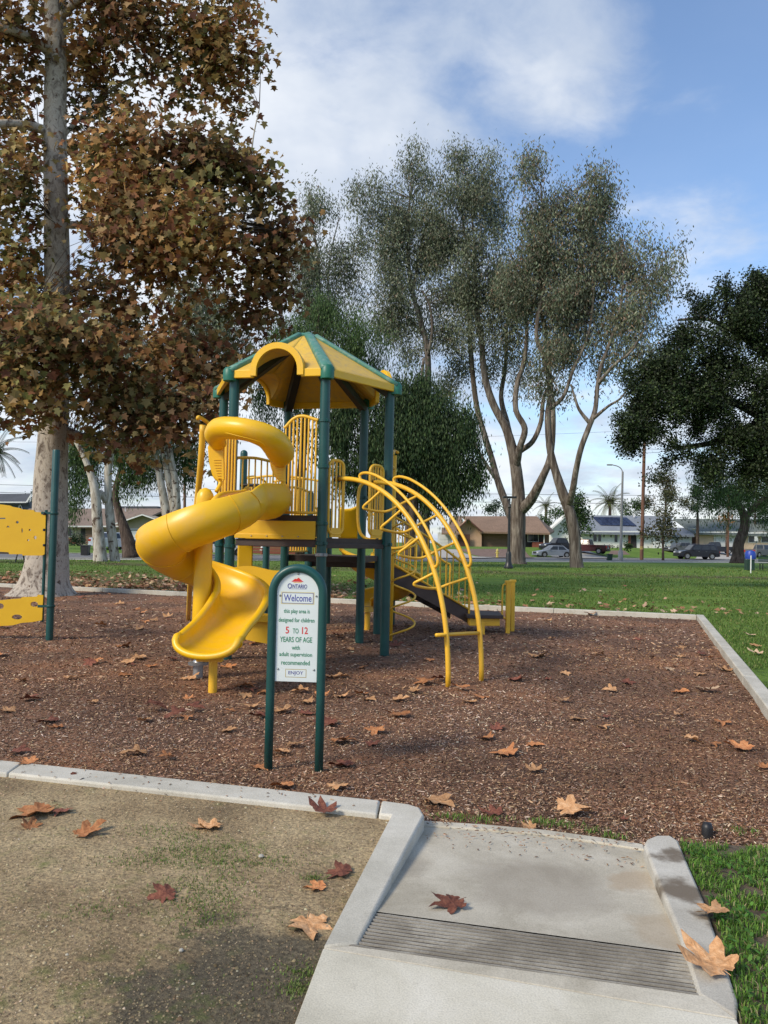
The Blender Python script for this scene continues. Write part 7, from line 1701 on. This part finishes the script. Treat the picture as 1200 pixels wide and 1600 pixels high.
# leaf litter of the lawn under the trees, too many to count
def litter_leaf_mesh(kind_, size=1.0):
    """a real curled sycamore leaf: five lobes, cupped and twisted, with stalk"""
    rr = random.Random(kind_ * 31 + 5); tips = [(-62, .62), (-118 + 8, .30), (0, 1.0), (62, .62), (118 - 8, .30)]
    n = 48; out = []
    for i in range(n):
        th = -180 + 360 * i / n; r_ = .36
        for ta, tr, w_ in ((0, 1.0, 27), (54, .88, 25), (-54, .86, 25), (106, .62, 24), (-106, .60, 24)):
            d = abs((th - ta + 180) % 360 - 180); q = max(0, 1 - d / w_)
            r_ = max(r_, .40 + (tr - .40) * q ** 1.0 + (.06 if .30 < q < .5 else 0))
        if abs(abs(th) - 180) < 14: r_ *= .55
        r_ *= 1 + rr.uniform(-.05, .05); out.append((r_ * math.cos(R(th)), r_ * math.sin(R(th))))
    k1, k2, k3 = rr.uniform(.05, .55), rr.uniform(-.35, .40), rr.uniform(-.45, .45); ph = rr.uniform(0, 6)
    def H_(x, y):
        rad_ = math.hypot(x, y); z = k1 * y * y + k2 * x * x + k3 * x * y + .10 * math.sin(7 * math.atan2(y, x) + ph) * rad_ ** 2 + .05 * math.sin(x * 11 + ph) * rad_
        z -= .05 * math.exp(-(y / .05) ** 2) * (1 if x > 0 else 0); return z
    V_ = [(0, 0, H_(0, 0))]; fs = []
    for q in (.35, .7, 1.0):
        for x, y in out: V_.append((x * q, y * q, H_(x * q, y * q)))
    for i in range(n):
        j = (i + 1) % n; fs.append((0, 1 + i, 1 + j))
        for r_ in (0, 1): fs.append((1 + r_ * n + i, 1 + (r_ + 1) * n + i, 1 + (r_ + 1) * n + j, 1 + r_ * n + j))
    b = MB().add(V_, fs); b.tube([(-.16, 0, H_(-.16, 0)), (-.34, .03, .03), (-.5, .10, .07)], [.014, .011, .009], 4)
    zmin = sorted(v.z for v in b.v)[4]
    b.v = [Vector((v.x, v.y, v.z - zmin)) * size for v in b.v]
    me = bpy.data.meshes.new('fallen_leaf'); me.from_pydata(b.v, [], b.f); me.update(); me.polygons.foreach_set('use_smooth', [True] * len(me.polygons)); me.materials.append(None); return me
def mat_leaf(name, c1, c2, c3):
    m, nt, b = newmat(name); n = noise_node(nt, 5.5, 5, .65, .5); oi = nt.nodes.new('ShaderNodeObjectInfo')
    col = ramp(nt, n.outputs[0], [(.3, c1), (.5, c2), (.7, c3)]).outputs[0]
    mr = nt.nodes.new('ShaderNodeMapRange'); nt.links.new(oi.outputs['Random'], mr.inputs[0]); mr.inputs[3].default_value = .72; mr.inputs[4].default_value = 1.2
    vm = nt.nodes.new('ShaderNodeVectorMath'); vm.operation = 'SCALE'; nt.links.new(col, vm.inputs[0]); nt.links.new(mr.outputs[0], vm.inputs['Scale'])
    nt.links.new(vm.outputs[0], b.inputs['Base Color']); b.inputs['Roughness'].default_value = .7; b.inputs['Specular IOR Level'].default_value = .25
    bump(nt, b, n.outputs[0], .4, .05); return m
LM = {'tan': mat_leaf('tan_dry_leaf', (.34, .165, .07), (.52, .28, .13), (.64, .40, .22)), 'orange': mat_leaf('orange_brown_leaf', (.30, .11, .045), (.46, .19, .075), (.56, .28, .12)),
      'red': mat_leaf('red_brown_leaf', (.10, .035, .025), (.20, .07, .045), (.30, .12, .07)), 'pale': mat_leaf('pale_leaf', (.45, .29, .17), (.58, .41, .26), (.66, .50, .34))}
LMES = {}
for k in range(8):
    for mn, m_ in LM.items():
        if k < 1: continue
        me = litter_leaf_mesh(k); me.materials[0] = m_; LMES[(k, mn)] = me
def surf(px_, py_):
    """height of what lies under this picture point near the ground"""
    p = G(px_, py_, .11); 
    for z, poly in ((K, 'k'),): pass
    return p
def put_leaf(px_, py_, wpx, mat, label=None, z=0.0, var=None, rz=None, tilt=0.12, group=None, lift=.0):
    p = G(px_, py_ + wpx * .10, z); d = p.y; size = wpx * d / F / 1.45
    k = var or random.randint(1, 7); o = link('fallen_leaf', LMES[(k, mat)], p + Vector((0, 0, lift + .002)))
    o.scale = (size,) * 3; o.rotation_euler = (random.gauss(0, tilt), random.gauss(0, tilt), rz if rz is not None else random.uniform(0, 2 * PI))
    tag(o, label, 'leaf', group or 'fallen leaves'); return o
DZ, KZ = .073, .101
named = [
 (62, 1262, 74, 'orange', 'large curled orange leaf, biggest of the cluster at left on the dirt', DZ), (98, 1264, 36, 'red', 'dark red brown leaf at the right end of the left dirt cluster', DZ), (46, 1289, 36, 'orange', 'small orange leaf lowest in the cluster at left on the dirt', DZ),
 (131, 1298, 54, 'orange', 'orange brown leaf alone just right of the left dirt cluster', DZ), (331, 1287, 54, 'tan', 'tan folded leaf alone near the middle of the dirt', DZ), (260, 1394, 50, 'red', 'rolled rust red leaf standing alone low on the dirt', DZ),
 (130, 1215, 38, 'red', 'red brown leaf touching the kerb at upper left of the dirt', DZ), (535, 1360, 52, 'red', 'shiny dark red leaf on the dirt near the kerb bend', DZ), (499, 1383, 38, 'orange', 'small orange brown leaf left of the shiny dark red leaf', DZ),
 (481, 1437, 76, 'tan', 'broad tan leaf on dark soil beside the kerb', DZ), (507, 1262, 50, 'red', 'flat red brown leaf lying across the kerb top', KZ), (708, 1405, 62, 'red', 'single star shaped rust leaf on the concrete ramp', .080),
 (1119, 1420, 58, 'tan', 'pale tan leaf on the grass beside the right kerb', .125), (1118, 1500, 96, 'tan', 'largest pale leaf lying over the right kerb edge', .118), (888, 1262, 60, 'tan', 'large tan leaf on chips above the ramp centre', .012),
 (676, 1247, 56, 'tan', 'wide tan leaf on chips just past the kerb corner', .012), (775, 1267, 40, 'red', 'brown crumpled leaf on chips above the ramp', .012), (830, 1291, 26, 'tan', 'small tan leaf at the far edge of the ramp', .02), (447, 1224, 42, 'orange', 'orange brown leaf on chips between sign leg and kerb', .012),
 (524, 1227, 38, 'tan', 'tan leaf on chips right of the sign legs near the kerb', .012), (400, 1196, 34, 'orange', 'upright orange leaf leaning by the left sign leg', .012), (216, 1174, 44, 'tan', 'tan leaf on chips near the kerb, left of the sign', .012), (264, 1180, 26, 'orange', 'small orange leaf right of the tan leaf near the kerb', .012),
 (440, 1107, 38, 'tan', 'folded tan leaf on chips seen between the sign legs', .012), (625, 1113, 42, 'orange', 'larger of two orange brown leaves right of the sign', .012), (590, 1137, 36, 'orange', 'lower orange brown leaf right of the sign', .012), (644, 1077, 26, 'tan', 'pale tan leaf below the left climber leg', .012),
 (541, 1191, 42, 'red', 'long red brown leaf right of the right sign leg', .012), (578, 1160, 26, 'red', 'small dark leaf between sign and ramp on chips', .012), (455, 1160, 28, 'tan', 'small tan leaf low between the sign legs', .012), (352, 1140, 26, 'tan', 'small tan leaf on chips left of the sign', .012),
 (236, 1097, 40, 'red', 'dark brown curled leaf left of the slide exit', .012), (297, 1101, 34, 'red', 'brown leaf just below and left of the slide leg', .012), (668, 1061, 40, 'orange', 'orange brown leaf at the foot of the left climber leg', .012), (693, 1058, 30, 'red', 'dark leaf right at the left climber leg', .012),
 (838, 1023, 32, 'tan', 'tan leaf pair nearest the transfer platform', .01), (935, 1020, 17, 'tan', 'small tan leaf in the middle of the right chips', .01), (880, 1050, 20, 'tan', 'curled tan leaf right of the climber feet', .01), (1045, 1043, 20, 'pale', 'pale leaf on chips left of the right kerb', .01), (1103, 1073, 38, 'pale', 'wide pale leaf near the right kerb', .01),
 (1095, 1051, 22, 'tan', 'small tan leaf above the wide pale leaf', .01), (1134, 1044, 32, 'tan', 'orange tan leaf touching the right kerb line', .01), (880, 1092, 28, 'tan', 'flat tan leaf in the open chips right of the climber', .01), (957, 1077, 24, 'tan', 'twisted tan leaf in the open chips', .01), (943, 1118, 20, 'red', 'small dark red leaf in the open chips', .01),
 (831, 1161, 32, 'orange', 'brown cupped leaf above the ramp in the chips', .01), (836, 1200, 28, 'tan', 'small upright tan leaf below the brown cupped leaf', .01), (1130, 1127, 26, 'orange', 'orange brown leaf near the right kerb, lower one', .01), (1160, 1164, 48, 'orange', 'long orange brown leaf at the right edge of the chips', .01), (1196, 1196, 30, 'orange', 'orange leaf cut by the right edge of the photo', .01),
 (1058, 1115, 18, 'tan', 'tiny tan leaf left of the lower orange brown leaf', .01), (980, 1166, 16, 'red', 'tiny red brown leaf in the lower right chips', .01), (975, 1279, 14, 'red', 'tiny dark leaf above the right end of the ramp', .01), (1067, 1010, 14, 'tan', 'tiny leaf before the far right kerb corner', .01), (923, 958, 20, 'orange', 'orange leaf against the far kerb', .02), (942, 956, 18, 'orange', 'second orange leaf against the far kerb', .02),
 (857, 968, 16, 'tan', 'small tan leaf near the far kerb', .01), (950, 978, 12, 'tan', 'tiny tan leaf near the far kerb', .01), (1184, 1018, 26, 'pale', 'pale leaf on the lawn at the right edge', .09), (1182, 1007, 20, 'tan', 'tan leaf above the pale one on the right lawn', .09), (1172, 990, 20, 'pale', 'flat pale leaf on the lawn near the right edge', .09),
 (42, 1090, 34, 'red', 'dark leaf at the left edge above the kerb', .01), (12, 1108, 30, 'tan', 'tan leaf at the far left edge of the chips', .01), (30, 1062, 22, 'tan', 'small tan leaf high at the left edge', .01), (92, 1134, 26, 'orange', 'orange leaf on chips near the left kerb', .01), (24, 1172, 34, 'red', 'reddish leaf beside the kerb at far left', .01), (45, 1188, 36, 'orange', 'orange brown leaf resting on the left kerb', KZ)]
for x, y, wd_, mt, lb_, z in named:
    put_leaf(x, y, wd_, mt, lb_, z, tilt=.10)
# smaller leaves spread over the chips: nothing tells them apart
random.seed(11)
cnt = 0
while cnt < 120:
    if cnt < 70: x, y = random.uniform(0, 420), 925 + 200 * random.random() ** 1.5
    else: x, y = random.uniform(420, 1120), 975 + 200 * random.random() ** 1.3
    p = G(x, y, 0)
    if not in_poly(np.array([[p.x, p.y, 0]]), bed_poly)[0]: continue
    if any(abs(x - q[0]) < 22 and abs(y - q[1]) < 10 for q in named): continue
    w_ = random.uniform(.12, .24) * F / p.y
    mt = random.choice(['tan', 'orange', 'tan', 'orange', 'red'])
    where = 'left of the slide' if x < 215 else 'below the slide exit' if x < 410 and y > 1050 else 'under or behind the tower' if x < 640 and y < 1040 else 'between the sign and the climber feet' if x < 700 else 'in the open right half of the bed'
    lb_ = 'small %s leaf on wood chips %s' % ({'tan': 'tan', 'orange': 'orange brown', 'red': 'dark brown'}[mt], where)
    put_leaf(x, y, w_, mt, lb_, .01, group=lb_.replace('leaf', 'leaves')); cnt += 1
# litter on the lawn beyond the far kerb, under the sycamore
P = []
while len(P) < 2600:
    d = 17.5 + 14 * random.random() ** 1.6; x = random.uniform(-14, 3) if random.random() < .8 else random.uniform(0, 9)
    p = Vector((x, d, .075)); r_ = (p - BR).dot(bn)
    if r_ < .18: continue
    if random.random() > math.exp(-r_ / 3.2): continue
    if x > -1 and random.random() < .84: continue
    P.append([x, d, .078])
P = np.array(P); n = len(P); az = rng.uniform(0, 2 * PI, n); ti = rng.normal(0, .3, n); lg = np.stack([np.cos(az) * np.cos(ti), np.sin(az) * np.cos(ti), np.sin(ti)], 1); wd = np.cross(np.array([0, 0, 1.0]) + rng.normal(0, .3, (n, 3)), lg); wd /= np.linalg.norm(wd, axis=1)[:, None]
P[:, 2] += rng.uniform(0, .03, n); sz_l = rng.uniform(.09, .17, n); V = leaf_verts(P, lg, wd, sz_l, sz_l, LB)
bulk('leaf_litter', V, LBF, pick_colors(n, [((.42, .25, .14), 3), ((.30, .15, .08), 3), ((.50, .36, .24), 2), ((.15, .07, .045), 2)]), attr_mat('leaf_litter', .8, .1, .2), None, 'stuff')
# bits of rubber hose and pale scrap near the kerbs
p = G(1105, 1301, .03); o = MB().lathe([(.03, -.03), (.03, .03), (.022, .05), (.004, .055)], tuple(p), 12).build('rubber_cap', M['black'], None, smooth=60); tag(o, 'black rounded rubber stub at the chip edge right of the kerb', 'stub')
o = MB().box(G(198, 1226, .08), (.045, .02, .008), .3).build('paper_scrap', M['white_sign']); tag(o, 'tiny white scrap beside the left kerb', 'paper scrap')
o = MB().lathe([(.0, 0), (.012, .003), (.014, .008), (.008, .014), (0, .015)], tuple(G(408, 1340, .072)), 7).build('pebble', pm('grey_pebble', (.42, .40, .34), (.32, .30, .26), 30, .9)); tag(o, 'pale pebble alone on the dirt right of centre', 'pebble')
o = MB().lathe([(.0, 0), (.008, .002), (.009, .006), (.006, .010), (0, .011)], tuple(G(283, 1487, .072)), 7).build('pebble', bpy.data.materials['grey_pebble']); tag(o, 'small grey pebble low on the damp soil', 'pebble')
